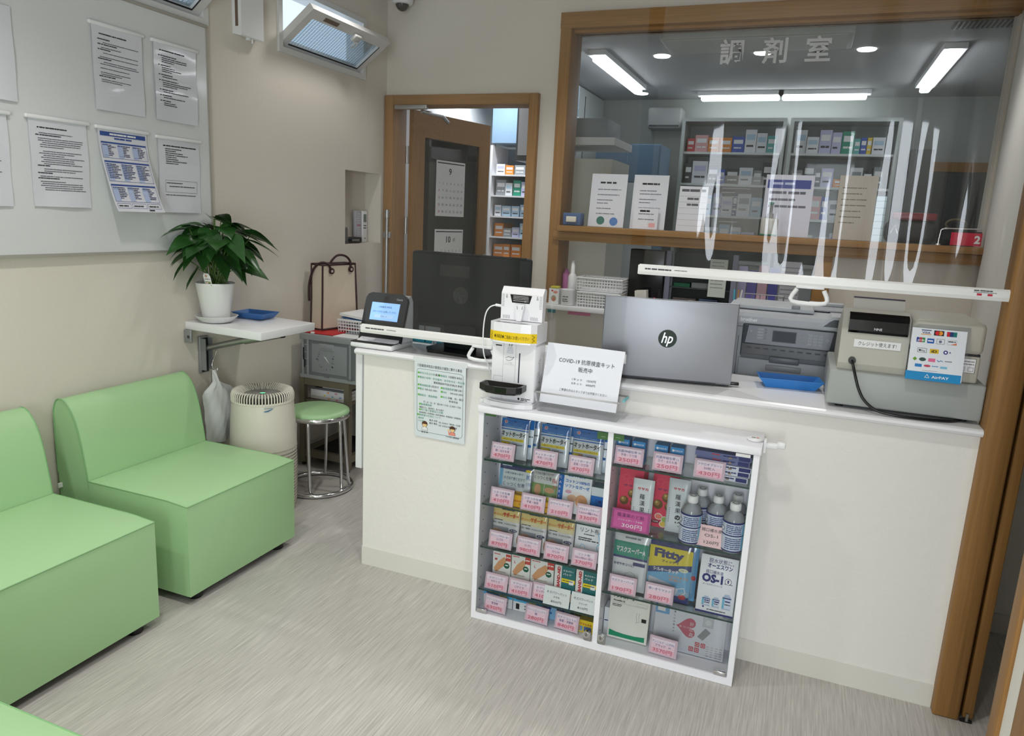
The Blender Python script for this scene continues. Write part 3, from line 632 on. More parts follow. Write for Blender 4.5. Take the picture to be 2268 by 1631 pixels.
for q in (lv, st): q.v = [Vector((max(v.x, -2.549), v.y, v.z)) for v in q.v]
part('stems', st, t); part('foliage', lv, t)
R.seed(5)
traym = mat('tray_blue', (60, 112, 176), .4)
def tray(label, cx, cy, z, w, d, h, rotz, tm, group=None):
    m = MB(); k = .78
    lo = [(-w * k / 2, -d * k / 2), (w * k / 2, -d * k / 2), (w * k / 2, d * k / 2), (-w * k / 2, d * k / 2)]; hi = [(a / k, b / k) for a, b in lo]; lip = [(a * 1.03, b * 1.04) for a, b in hi]
    L = [[(a, b, .0) for a, b in lo], [(a, b, h) for a, b in hi], [(a, b, h + .001) for a, b in lip], [(a, b, h + .003) for a, b in lip], [(a * .985, b * .985, h + .003) for a, b in hi], [(a * .97, b * .97, .003) for a, b in lo]]
    vs = [v for r in L for v in r]
    m.add(vs, [(i * 4 + j, i * 4 + (j + 1) % 4, (i + 1) * 4 + (j + 1) % 4, (i + 1) * 4 + j) for i in range(5) for j in range(4)] + [(3, 2, 1, 0), (20, 21, 22, 23)], tm)
    m.xf(Matrix.Rotation(math.radians(rotz), 4, 'Z')); m.move((cx, cy, z)); return solo('tray', m, label, 'tray', group)
tray('blue plastic tray behind the potted plant on the wall shelf', -2.44, 2.80, .9076, .175, .125, .026, 4, traym)

# carrier bag on a hook
t = thing('carrier_bag', 'white plastic carrier bag hanging from a hook beside the green sofa', 'bag', (-2.5, 2.605, .36))
pb = clear('bag_film', (.90, .92, .92), .25, haze=.72, hazecol=(.93, .95, .95), boost=1.0)
m = MB(); R.seed(8)
def bagf(s):
    def fn(u, v):
        # v: 0 bottom .. 1 knot
        w = .19 * (1 if v < .70 else max(.16, 1 - (v - .70) / .12 * .84)) * (.9 + .1 * min(1, v * 4)); z = .34 + v * .335
        y = 2.622 - .03 * max(0, v - .6) / .4 + (u - .5) * w; bul = .05 * math.sin(math.pi * u) * (1 - v) ** .5 * (.4 + .6 * min(1, v * 3))
        return Vector((-2.515 + s * bul + .004 * math.sin(u * 15 + v * 7) + .002 * math.sin(u * 37 - v * 24), y, z - .02 * math.sin(math.pi * u) * (1 - v)))
    return fn
m.grid(bagf(1), 18, 18, pb); m.grid(bagf(-1), 18, 18, pb); part('film', m, t)
m = MB(); m.rbox(-2.532, -2.500, 2.575, 2.660, .36, .40, mat('bag_contents', (150, 172, 170), .7), .02); m.rbox(-2.53, -2.505, 2.585, 2.645, .401, .43, mat('bag_contents_pale', (190, 200, 196), .7), .015); part('contents', m, t)
m = MB(); m.tube([(-2.536, 2.636, .765), (-2.532, 2.633, .778), (-2.526, 2.628, .765), (-2.526, 2.618, .74), (-2.524, 2.598, .71), (-2.522, 2.594, .69), (-2.518, 2.60, .668), (-2.512, 2.612, .668), (-2.512, 2.616, .68)], .0028, chrome, 8); part('hook', m, t)

# ================================================================== air purifier
PC = (-2.308, 2.684, 0); PS = Matrix.Translation(PC) @ Matrix.Diagonal((.80, .80, .955, 1)) @ Matrix.Translation(-Vector(PC))
t = thing('air_purifier', 'cream tower air purifier between the green sofa and the stool', 'air purifier', PC)
m = MB(); m.lathe([(.165, .0008), (.178, .004), (.188, .04), (.192, .15), (.193, .25), (.19, .38), (.184, .48), (.178, .55), (.174, .575)], PC, cream, 48); m.xf(PS); part('body', m, t)
m = MB()
for i in range(150):
    a = 2 * math.pi * i / 150
    if not (-1.9 < a - (2 * math.pi if a > math.pi else 0) < .6): continue
    for j in range(18): 
        z = .03 + j * .0165; rr = .1905 + .0025 * min(1, z / .2)
        c, s = math.cos(a), math.sin(a); w = .0017
        m.quad((PC[0] + c * rr + s * w, PC[1] + s * rr - c * w, z), (PC[0] + c * rr - s * w, PC[1] + s * rr + c * w, z), (PC[0] + c * rr - s * w, PC[1] + s * rr + c * w, z + .008), (PC[0] + c * rr + s * w, PC[1] + s * rr - c * w, z + .008), mat('vent_dark', (96, 88, 76), .7))
m.tube([(PC[0] + .1945 * math.cos(a * math.pi / 24), PC[1] + .1945 * math.sin(a * math.pi / 24), .335) for a in range(48)], .0012, mat('seam_grey', (150, 146, 136), .6), 5, True); m.xf(PS); part('intake_vent', m, t)
m = MB(); m.lathe([(.172, .572), (.168, .580), (.163, .583)], PC, blackm, 48)
for i in range(64):
    a = 2 * math.pi * i / 64; c, s = math.cos(a), math.sin(a)
    pts = [(PC[0] + c * r_, PC[1] + s * r_, z) for r_, z in ((.1755, .57), (.176, .60), (.168, .618), (.15, .622), (.125, .612), (.105, .598))]
    m.tube(pts, [.0045, .0045, .0042, .004, .003, .0025], cream, 5)
m.lathe([(.178, .568), (.179, .574), (.175, .577)], PC, cream, 48); m.lathe([(.0, .592), (.10, .592), (.165, .585)], PC, mat('vent_shadow_grey', (70, 68, 64), .6), 40); m.xf(PS); part('top_grille', m, t)
m = MB(); m.lathe([(.0, .600), (.098, .600), (.102, .597), (.102, .59)], PC, mat('panel_grey', (150, 148, 144), .3), 40); f = Face(m, (PC[0], PC[1], .6005), (.82, .57, 0), (-.57, .82, 0))
f.disc(.0, .0, .016, mat('purifier_light', (120, 220, 180), .4, emit=1.2, ecol=(90, 210, 150)), 1, ry=.010); f.rect(-.018, -.03, .018, -.018, DG, 1)
f.path([(.06 * math.cos(a * .15), .06 * math.sin(a * .15)) for a in range(4, 18)], .003, ink((210, 214, 230)), 1); m.xf(PS); part('control_panel', m, t)
m = MB(); f = Face(m, (0, 0, 0), fn=lambda u, v, l: Vector((PC[0] + (.1835 + l) * math.cos(u / .184), PC[1] + (.1835 + l) * math.sin(u / .184), v)))
bl = ink((24, 110, 160)); u0 = -.158
f.poly([(u0 + a, z + .045) for a, z in ((0, .497), (.012, .502), (.03, .505), (.05, .511), (.066, .522), (.05, .508), (.03, .499), (.012, .497))], bl, 2); f.dash(u0 + .006, u0 + .05, .557, .005, ink((150, 168, 178)), 2); m.xf(PS); part('badge', m, t, 'blue wave badge')

# ================================================================== stool
SCx, SCy = -2.250, 3.026
t = thing('stool', 'round green padded stool with chrome legs and ring base', 'stool', (SCx, SCy, 0))
m = MB(); m.lathe([(.160, .405), (.163, .412), (.160, .424), (.14, .431), (.0, .434)], (SCx, SCy, 0), green, 40); part('seat', m, t)
m = MB(); m.lathe([(.158, .388), (.166, .390), (.168, .400), (.166, .410), (.161, .412)], (SCx, SCy, 0), chrome, 40); part('rim', m, t)
m = MB(); m.tube([(SCx + .174 * math.cos(i * math.pi / 24), SCy + .174 * math.sin(i * math.pi / 24), .0125) for i in range(48)], .0115, chrome, 10, True); part('base_ring', m, t)
for k in range(4):
    for s in (-.16, .16):
        a = math.radians(8 + 90 * k) + s; m = MB()
        m.tube([(SCx + .13 * math.cos(a), SCy + .13 * math.sin(a), .39), (SCx + .14 * math.cos(a), SCy + .14 * math.sin(a), .36), (SCx + .158 * math.cos(a + s * .5), SCy + .158 * math.sin(a + s * .5), .06), (SCx + .170 * math.cos(a + s), SCy + .170 * math.sin(a + s), .022)], .0085, chrome, 8)
        if k % 2 == 0 or s > 0: part('leg', m, t)

# ================================================================== metal rack with crate
t = thing('metal_rack', 'olive grey metal rack holding the folding crate behind the stool', 'rack', (-2.37, 3.5, 0))
rk_ = mat('rack_olive', (122, 116, 98), .5, metal=.3)
for x in (-2.53, -2.235):
    for y in (3.275, 3.70):
        m = MB(); m.box(x - .016, x + .016, y - .016, y + .016, .02, .515, rk_); m.cyl((x, y, .0008), (x, y, .02), .012, blackm, n=12); part('leg', m, t)
for z, nm in ((.055, 'lower_frame'), (.475, 'upper_frame')):
    m = MB(); m.box(-2.53, -2.235, 3.262, 3.288, z, z + .04, rk_); m.box(-2.53, -2.235, 3.69, 3.715, z, z + .04, rk_); m.box(-2.545, -2.52, 3.28, 3.70, z, z + .04, rk_); m.box(-2.25, -2.22, 3.28, 3.70, z, z + .04, rk_)
    if z > .3: m.box(-2.53, -2.235, 3.28, 3.70, .505, .515, rk_)
    else: m.box(-2.53, -2.235, 3.29, 3.70, .062, .07, blackm)
    part(nm, m, t)
m = MB(); m.box(-2.515, -2.25, 3.27, 3.70, .375, .39, rk_); part('middle_shelf', m, t)
m = MB(); m.box(-2.515, -2.25, 3.60, 3.69, .10, .375, mat('rack_back_pale', (150, 146, 138), .7)); part('back_panel', m, t)
for i, (z0, z1, c, l) in enumerate(((.391, .408, (222, 220, 216), 'lowest bundle of papers on the rack shelf'), (.4088, .428, (236, 236, 236), 'thick middle bundle of papers on the rack shelf'), (.4288, .447, (230, 232, 236), 'upper bundle of white papers on the rack shelf'))):
    m = MB(); m.box(-2.50 + i * .004, -2.262 - i * .003, 3.30 - i * .004, 3.60, z0, z1, mat('paper_stack_%d' % i, c, .8)); f = Face(m, (-2.50, 3.30 - i * .004, z0))
    for k, cc in enumerate(((230, 220, 60), (240, 150, 60), (90, 190, 210), (230, 120, 140), (90, 150, 220))):
        if (k + i) % 2: f.rect(.09 + k * .026, .005, .105 + k * .026, .011, ink(cc), 2)
    solo('paper_bundle', m, l, 'papers', 'papers on the rack shelf')
m = MB(); m.box(-2.49, -2.26, 3.33, 3.6, .4478, .463, blackm); m.box(-2.44, -2.262, 3.329, 3.33, .451, .459, WT); solo('binder', m, 'black binder lying on top of the papers in the rack', 'binder')
t = thing('folding_crate', 'grey plastic folding crate standing on the metal rack', 'crate', (-2.35, 3.5, .516))
cg = mat('crate_grey', (156, 159, 161), .45); cg2 = mat('crate_grey_dark', (118, 121, 124), .5)
m = MB(); X0, X1, Y0, Y1, Z0, Z1 = -2.535, -2.155, 3.255, 3.72, .5165, .765
m.box(X0, X1, Y0, Y1, Z0, Z0 + .02, cg); m.box(X0 + .006, X1 - .006, Y0 + .006, Y1 - .006, Z0 + .02, Z1 - .03, cg2); m.rbox(X0 - .003, X1 + .003, Y0 - .003, Y1 + .003, Z1 - .034, Z1, cg, .004)
for x in (X0 + .012, X0 + .045, X1 - .06, X1 - .02): m.box(x, x + .012, Y0, Y0 + .01, Z0 + .02, Z1 - .03, cg)
for z in (.58, .62, .66, .70): m.box(X0 + .024, X0 + .045, Y0 + .001, Y0 + .01, z, z + .005, cg)
m.tube([(X0 + .03, Y0 - .001, Z0 + .06), (X0 + .03, Y0 - .001, Z0 + .1), (X0 + .024, Y0 - .001, Z0 + .11), (X0 + .024, Y0 - .001, Z0 + .17)], .004, blackm, 6)
m.rbox(X0 + .075, X1 - .075, Y0 + .001, Y0 + .01, Z0 + .035, Z1 - .05, mat('crate_panel', (148, 151, 154), .5), .004)
for y in (3.36, 3.48, 3.60): m.box(X1 - .008, X1, y, y + .012, Z0 + .02, Z1 - .03, cg)
for x in (X0 + .16, X0 + .31): m.box(x, x + .03, Y0 - .004, Y0 + .002, Z0 + .016, Z0 + .024, cg2)
part('body', m, t)
m = MB(); m.rbox(X0 + .125, X0 + .225, Y0 - .003, Y0 + .006, Z1 - .085, Z1 - .045, cg, .006); m.rbox(X0 + .13, X0 + .22, Y0 - .0045, Y0 + .006, Z1 - .078, Z1 - .052, mat('crate_panel', (148, 151, 154), .5), .005); part('handle', m, t)
m = MB(); f = Face(m, (X0 + .11, Y0, Z0 + .05)); R.seed(2)
for i in range(46):
    a = R.random() * 6.28; u = .06 + .055 * math.cos(a) * R.uniform(.75, 1.1); v = .065 + .06 * math.sin(a) * R.uniform(.8, 1.1); f.disc(u, v, R.uniform(.001, .004), mat('glue_residue', (104, 106, 108), .8), 1, 6)
f.poly([(.045, .085), (.06, .078), (.085, .045), (.07, .058), (.055, .074)], WT, 2); part('torn_sticker', m, t, 'torn white sticker')
m = MB(); m.rbox(-2.53, -2.33, 3.27, 3.56, .7656, .7715, mat('folder_red', (196, 34, 42), .45), .002); m.rbox(-2.47, -2.45, 3.262, 3.275, .7656, .776, WT, .002); solo('red_folder', m, 'red plastic folder lying on the crate under the tote bag', 'folder')
m = MB(); m.box(-2.325, -2.17, 3.265, 3.36, .7656, .768, WT); solo('paper_slip', m, 'white sheet of paper lying on the crate in front of the basket', 'paper')
# tote bag
t = thing('tote_bag', 'cream canvas tote bag with dark brown piping on the grey crate', 'bag', (-2.47, 3.5, .772))
canv = mat('canvas_cream', (218, 204, 184), .85, bump=((400, 400, 400), .2, .001)); pip = mat('piping_brown', (58, 30, 34), .5)
TB = [(-2.54, 3.36), (-2.455, 3.345), (-2.40, 3.61), (-2.50, 3.63)]; TT = [(-2.545, 3.375), (-2.46, 3.36), (-2.425, 3.62), (-2.505, 3.635)]
zb, ztp = .7722, 1.135
m = MB(); m.add([(a, b, zb) for a, b in TB] + [(a, b, ztp + (.004 if i in (1, 2) else 0)) for i, (a, b) in enumerate(TT)], [(0, 1, 5, 4), (1, 2, 6, 5), (2, 3, 7, 6), (3, 0, 4, 7), (3, 2, 1, 0)], canv)
m.quad((TT[0][0], TT[0][1], ztp - .02), (TT[1][0], TT[1][1], ztp - .02), (TT[2][0], TT[2][1], ztp - .02), (TT[3][0], TT[3][1], ztp - .02), mat('lining_teal', (90, 170, 170), .7)); part('body', m, t)
m = MB(); bo = [Vector((a, b, zb + .006)) for a, b in TB]; to = [Vector((a, b, ztp)) for a, b in TT]
m.tube(to, .0062, pip, 6, True); m.tube([bo[0], bo[1], bo[2]], .005, pip, 6)
for i in range(3): m.tube([bo[i], bo[i].lerp(to[i], .5) + Vector((.004, -.004, 0)), to[i]], .0052, pip, 6)
part('piping', m, t)
def strap(a, b, h, out):
    return [a, a + Vector((out, 0, -.0)), a.lerp(b, .15) + Vector((out, -.01, h * .6)), a.lerp(b, .5) + Vector((out, -.01, h)), a.lerp(b, .85) + Vector((out, -.01, h * .6)), b + Vector((out, 0, 0)), b]
m = MB(); e1 = Vector((-2.447, 3.42, 1.10)); e2 = Vector((-2.425, 3.575, 1.105))
m.tube([e1, Vector((-2.45, 3.40, 1.135)), Vector((-2.47, 3.365, 1.148)), Vector((-2.52, 3.36, 1.11)), Vector((-2.552, 3.362, 1.02)), Vector((-2.553, 3.362, .93))], .0065, pip, 7); part('handle', m, t)
m = MB(); m.tube([e2, Vector((-2.425, 3.57, 1.15)), Vector((-2.43, 3.53, 1.182)), Vector((-2.455, 3.49, 1.184)), Vector((-2.475, 3.46, 1.15)), Vector((-2.48, 3.45, 1.12))], .0065, pip, 7)
part('handle', m, t)
m = MB()
for e in (e1, e2): m.cyl(e + Vector((.0, 0, 0)), e + Vector((.008, -.002, 0)), .017, pip, n=14); m.cyl(e + Vector((.008, -.002, 0)), e + Vector((.0095, -.0024, 0)), .008, chrome, n=12)
part('eyelets', m, t)
def basket(name, label, x0, x1, y0, y1, z0, z1, bm_, cat='basket', rows=3, group=None, grp=None):
    m = MB(); th_ = .003; s = .008
    m.box(x0 + s, x1 - s, y0 + s, y1 - s, z0, z0 + .003, bm_)
    def wall(p, q, n, off):
        p = Vector(p); q = Vector(q); d = q - p
        for i in range(n + 1):
            c0 = p + d * (i / n); e = d.normalized() * .0022
            m.add([c0 - e + off * s, c0 + e + off * s, c0 + e + Vector((0, 0, z1 - z0)), c0 - e + Vector((0, 0, z1 - z0))], [(0, 1, 2, 3)], bm_)
        for k in range(rows + 1):
            t0 = k / rows; zz = (z1 - z0) * t0; o = off * s * (1 - t0); h = .003 if k < rows else .006
            m.add([p + o + Vector((0, 0, zz - h)), q + o + Vector((0, 0, zz - h)), q + o + Vector((0, 0, zz + h)), p + o + Vector((0, 0, zz + h))], [(0, 1, 2, 3)], bm_)
    nx = max(5, int((x1 - x0) / .016)); ny = max(4, int((y1 - y0) / .016))
    wall((x0, y0, z0), (x1, y0, z0), nx, Vector((0, 1, 0))); wall((x1, y0, z0), (x1, y1, z0), ny, Vector((-1, 0, 0))); wall((x1, y1, z0), (x0, y1, z0), nx, Vector((0, -1, 0))); wall((x0, y1, z0), (x0, y0, z0), ny, Vector((1, 0, 0)))
    m.rbox(x0 - .004, x1 + .004, y0 - .004, y0 + .003, z1 - .002, z1 + .004, bm_, .002); m.rbox(x0 - .004, x1 + .004, y1 - .003, y1 + .004, z1 - .002, z1 + .004, bm_, .002); m.rbox(x0 - .004, x0 + .003, y0, y1, z1 - .002, z1 + .004, bm_, .002); m.rbox(x1 - .003, x1 + .004, y0, y1, z1 - .002, z1 + .004, bm_, .002)
    m.v = [v + Vector((0, 0, .0012)) for v in m.v]
    return solo(name, m, label, cat, group)
basket('basket', 'white slotted basket of papers on the grey crate', -2.375, -2.17, 3.38, 3.62, .766, .838, whitep, rows=4)
m = MB(); m.box(-2.365, -2.20, 3.40, 3.60, .8436, .848, ink((56, 110, 176))); m.rot('Y', 4, (-2.28, 3.5, .845)); solo('blue_booklet', m, 'blue booklet in the basket on the crate', 'booklet')
m = MB(); m.box(-2.37, -2.18, 3.39, 3.61, .8546, .868, WT); m.rot('Y', 5, (-2.28, 3.5, .855)); f = Face(m, (-2.3, 3.42, .873), (1, .2, 0), (-.2, 1, 0)); solo('magazine_stack', m, 'white magazines heaped on the basket of papers', 'magazine')

# ================================================================== niche contents
t = thing('remote_control', 'white air conditioner remote with a grey screen in the wall niche', 'remote control', (-2.66, 4.09, 1.24))
m = MB(); m.rbox(-2.685, -2.665, 4.062, 4.115, 1.2365, 1.435, whitep, .004); part('case', m, t)
m = MB(); m.box(-2.665, -2.664, 4.072, 4.104, 1.365, 1.415, mat('lcd_grey', (120, 132, 128), .3)); part('screen', m, t)
m = MB(); f = Face(m, (-2.6645, 4.062, 1.24), (0, 1, 0)); f.dash(.01, .04, .10, .006, DG, 1); f.dash(.01, .04, .085, .006, DG, 1); f.dash(.02, .035, .02, .005, DG, 1); part('buttons', m, t)
t = thing('remote_holder', 'grey striped remote in its holder, left of the white remote', 'remote control', (-2.66, 4.02, 1.24))
m = MB(); m.rbox(-2.69, -2.668, 3.99, 4.055, 1.2365, 1.435, mat('remote_grey', (176, 176, 184), .4), .004); part('case', m, t)
m = MB(); f = Face(m, (-2.668, 3.99, 1.2365), (0, 1, 0))
for i in range(12): f.rect(.012, .02 + i * .014, .053, .028 + i * .014, ink((206, 206, 212) if i != 6 else (190, 120, 140)), 1)
part('buttons', m, t)
m = MB(); m.rbox(-2.65, -2.615, 3.80, 3.985, 1.2365, 1.275, black, .01); m.box(-2.614, -2.613, 3.87, 3.95, 1.25, 1.262, steel); solo('stapler', m, 'black stapler lying in the wall niche', 'stapler')
m = MB(); m.box(-2.62, -2.597, 3.762, 3.805, 1.2365, 1.345, acryl); m.box(-2.6185, -2.5985, 3.766, 3.80, 1.255, 1.335, mat('paper_grey', (190, 190, 186), .6)); solo('card_holder', m, 'small clear card holder at the left side of the niche', 'holder')
# ================================================================== clear roll screens
sheetm = clear('clear_vinyl', (.955, .965, .97), 0.03, haze=.010, hazecol=(.86, .88, .92), boost=.9)
barm = mat('bar_white', (236, 236, 234), .3)
def screen(label, x0, x1, zb, waves, hx):
    t = thing('roll_screen', label, 'roll screen', ((x0 + x1) / 2, 2.385, zb), 'clear roll screens over the counter')
    zt = 2.70; m = MB()
    def fn(u, v):
        x = x0 + .012 + (x1 - x0 - .024) * u; z = zb + .012 + (zt - zb) * v; k = 1 - v
        y = sum(A * (1 - v) ** p * math.sin(math.pi / 2 * min(1, v * 6 + .03)) ** .7 * math.sin(2 * math.pi * (f * u + d * v) + ph) for A, f, d, ph, p in waves) if waves else 0
        return Vector((x, 2.385 + y, z))
    m.grid(fn, 150, 60, sheetm); part('clear_sheet', m, t)
    b = MB(); b.prism([(2.378, zb - .016), (2.392, zb - .016), (2.395, zb - .006), (2.393, zb + .012), (2.385, zb + .017), (2.377, zb + .012), (2.375, zb - .006)], 'x', x0, x1, barm)
    b.box(x0 - .003, x0, 2.376, 2.394, zb - .015, zb + .014, whitep); b.box(x1, x1 + .003, 2.376, 2.394, zb - .015, zb + .014, whitep)
    f = Face(b, (x0, 2.376, zb)); f.dash(.02, .105, .001, .0045, DG, 1); f.dash(.02, .09, -.005, .003, DG, 1); f.dash(.115, .155, .003, .002, DG, 1); f.dash(.115, .155, -.004, .0035, DG, 1)
    if hx > 0 - .5:
        w = x1 - x0; f.dash(w - .09, w - .045, .008, .003, DG, 1); f.rect(w - .082, -.006, w - .07, .002, ink((200, 50, 70)), 2); f.rect(w - .056, -.006, w - .044, .002, ink((200, 50, 70)), 2); f.dash(w - .09, w - .035, .004, .0015, DG, 1)
    part('bottom_bar', b, t)
    h = MB(); z1 = zb - .018
    h.rbox(hx - .04, hx + .04, 2.374, 2.388, z1 - .004, z1 + .006, whitep, .002)
    h.tube([(hx - .036, 2.378, z1 - .006), (hx - .047, 2.374, z1 - .044), (hx + .047, 2.374, z1 - .044), (hx + .04, 2.378, z1 - .006)], .007, whitep, 8); part('pull_handle', h, t)
    r = MB(); r.cyl((x0, 2.40, 2.70), (x1, 2.40, 2.70), .03, whitep, n=20); r.box(x0, x1, 2.36, 2.44, 2.735, 2.757, whitep); part('roller', r, t)
screen('clear roll screen lowered almost to the counter at the left', -1.563, -.525, .998, [(.003, 2.6, .1, .3, .2), (.0012, 6.3, -.15, 1, .4)], -1.05)
screen('clear wrinkled roll screen hanging higher at the right', -.503, .534, 1.301, [(.0038, 4.7, .10, .6, 1.1), (.0030, 2.9, -.08, 1.2, .8), (.0018, 9.3, .12, 2.0, 1.8), (.0010, 19, .3, .4, 4)], .02)

# ================================================================== notice on the counter front
m = MB(); U = Vector((1, 0, 0)); O = Vector((-1.330, 2.3995, .597)); V = (Vector((-1.322, 2.3715, .913)) - O)
f = Face(m, O, (1, 0, -.012), V); W_, H_ = .214, V.length
m.add([f.P(0, 0, -1), f.P(W_, 0, -1), f.P(W_, H_, -1), f.P(0, H_, -1), f.P(0, 0, 0), f.P(W_, 0, 0), f.P(W_, H_, 0), f.P(0, H_, 0)], [(4, 5, 6, 7), (3, 2, 1, 0), (0, 1, 5, 4), (1, 2, 6, 5), (2, 3, 7, 6), (3, 0, 4, 7)], mat('poster_paper', (226, 234, 238), .25, coat=.4))
f.rect(-.006, H_ - .014, W_ + .006, H_ + .004, mat('tape_clear', (228, 232, 234), .2), 1)
tg = ink((40, 110, 112)); gr = ink((60, 150, 120)); lg = ink((110, 190, 80))
f.text('川田薬局本牧店の管理及び運営に関する事項', .012, H_ - .034, .0115, K, 'l', W_ - .028, .02)
a, b, c, d, q = .010, .022, W_ - .010, H_ - .042, .010
f.path([(a + q, b), (c - q, b), (c - .003, b + .003), (c, b + q), (c, d - q), (c - .003, d - .003), (c - q, d), (a + q, d), (a + .003, d - .003), (a, d - q), (a, b + q), (a + .003, b + .003), (a + q, b)], .0012, tg, 1)
def item(u, v, t1, t2='', w=None): f.disc(u + .003, v + .004, .0042, lg, 1); f.text(t1, u + .008, v, .0085, gr, 'l', None, .01); f.text(t2, u + .013 + len(t1) * .0088, v, .0085, K, 'l') if t2 else None
item(.014, H_ - .062, '許可の区分の別', '薬局'); item(.102, H_ - .062, '薬局名'); f.text('川田薬局 本牧店', .142, H_ - .062, .0085, K, 'l', .058)
item(.014, H_ - .079, '薬局の名称・許可番号・許可年月日・所在地・有効期間'[:20]); f.text('薬局開設許可証(別紙)を参照', W_ - .014, H_ - .093, .0085, K, 'r')
item(.014, H_ - .110, '薬局開設者'); f.text('川田 佳代子', .070, H_ - .110, .0085, K, 'l', .034); item(.112, H_ - .110, '管理薬剤師'); f.text('渡邉 久美子', .168, H_ - .110, .0085, K, 'l', .034)
item(.014, H_ - .125, '電話', '045-625-3001'); item(.112, H_ - .125, 'FAX', '045-625-3002')
item(.014, H_ - .150, '開局日・開局時間'); item(.112, H_ - .145, '休日', '日曜、祝・祭日'); f.text('年末年始', .165, H_ - .158, .0085, K)
f.text('月・火・水・木・金 8:45〜17:45 / 土 8:45〜17:00', .038, H_ - .176, .0085, K, 'l', .158)
item(.02, H_ - .187, '勤務薬剤師'); f.text('神崎まどか、田中芳子、佐々木恭子', .02, H_ - .199, .0078, K, 'l', .105); item(.02, H_ - .209, '取り扱う医薬品の分類'); f.text('要指導医薬品・第1類医薬品・指定第2類医薬品・第2類医薬品・第3類医薬品', .02, H_ - .2195, .0062, K, 'l', .178)
item(.012, H_ - .231, '勤務者の区別について'); f.text('薬剤師', .016, H_ - .243, .0075, gr, 'l'); f.text('着衣 白色', .064, H_ - .246, .0075, K, 'l'); f.text('名札 氏名及び「薬剤師」を記載', .104, H_ - .249, .0066, K, 'l', .092)
f.text('その他', .016, H_ - .255, .0075, gr, 'l'); f.text('着衣 橙色', .064, H_ - .258, .0075, K, 'l'); f.text('名札 氏名及び職名を記載', .104, H_ - .261, .0066, K, 'l', .078)
hair = ink((96, 62, 44)); skin = ink((240, 208, 150))
for u, v, body in ((.044, .043, WT), (.163, .041, ink((240, 150, 130)))):
    f.poly([(u - .013, v - .014), (u + .013, v - .014), (u + .011, v - .002), (u, v + .002), (u - .011, v - .002)], DG, 1); f.poly([(u - .012, v - .013), (u + .012, v - .013), (u + .010, v - .003), (u, v + .001), (u - .010, v - .003)], body, 2)
    f.disc(u, v + .012, .0125, hair, 1); f.disc(u, v + .0095, .0095, skin, 2); f.poly([(u - .010, v + .012), (u + .010, v + .012), (u + .006, v + .021), (u - .006, v + .021)], hair, 3)
f.poly([(.147, .027), (.152, .027), (.149, .043), (.145, .043)], ink((240, 150, 130)), 2); f.disc(.146, .047, .004, skin, 2)
f.text('薬 剤 師', .044, .018, .0075, K); f.text('その他の勤務者', .163, .016, .0075, K)
solo('notice_poster', m, 'laminated green framed notice hanging on the counter front', 'poster')

# ================================================================== face reader terminal
t = thing('card_reader', 'face recognition terminal with a lit blue screen at the counter end', 'terminal', (-1.5, 2.5, .916))
m = MB(); m.prism([(2.562, .9165), (2.562, 1.05), (2.56, 1.095), (2.545, 1.118), (2.515, 1.112), (2.47, .955), (2.40, .935), (2.395, .925), (2.40, .9165)], 'x', -1.612, -1.44, mat('terminal_white', (244, 244, 248), .3)); m.rbox(-1.625, -1.436, 2.392, 2.56, .9165, .938, whitep, .008); part('body', m, t)
tb = mat('terminal_dark', (46, 50, 56), .25)
m = MB(); A = Vector((0, 2.452, .94)); Bv = Vector((0, 2.515, 1.124)); V = Bv - A; h = V.length; f = Face(m, (-1.625, 2.452, .94), (1, 0, 0), V)
out = [(.0, 0), (.19, 0), (.19, h - .025), (.183, h - .008), (.165, h), (.025, h), (.008, h - .008), (0, h - .025)]
m.add([f.P(a, b, 0) for a, b in out] + [f.P(a, b, -40) for a, b in out], [tuple(range(8))] + [(i, i + 8, (i + 1) % 8 + 8, (i + 1) % 8) for i in range(8)], tb)
f.rect(.0, .0, .19, .075, black, 1); f.text('Caora', .155, h - .026, .010, ink((200, 205, 210)), bold=.02, l=2); f.rect(.085, h - .036, .105, h - .016, black, 1); part('front_panel', m, t)
m = MB(); f2 = Face(m, f.P(.033, .083, 2), (1, 0, 0), V); f2.rect(0, 0, .128, .072, mat('screen_blue', (150, 190, 236), .3, emit=.75, ecol=(140, 186, 240)), 0)
sc = ink((40, 56, 90)); f2.text('川田薬局 本牧店', .064, .051, .0075, sc); f2.text('スタートボタンを押してください', .064, .031, .0085, sc, 'c', .11); f2.rect(.022, .010, .106, .023, mat('screen_button', (176, 206, 240), .3, emit=.6, ecol=(168, 200, 240)), 1); f2.text('スタート', .064, .013, .007, sc); part('screen', m, t, 'lit pale blue screen')
m = MB(); m.box(-1.622, -1.439, 2.394, 2.452, .938, .941, black); f = Face(m, (-1.62, 2.395, .941), (1, 0, 0), (0, 1, 0))
for u in (.035, .085, .135): f.dash(u, u + .035, .02, .004, ink((190, 190, 195)), 1); f.dash(u + .006, u + .03, .03, .004, ink((190, 190, 195)), 1)
part('card_tray', m, t)

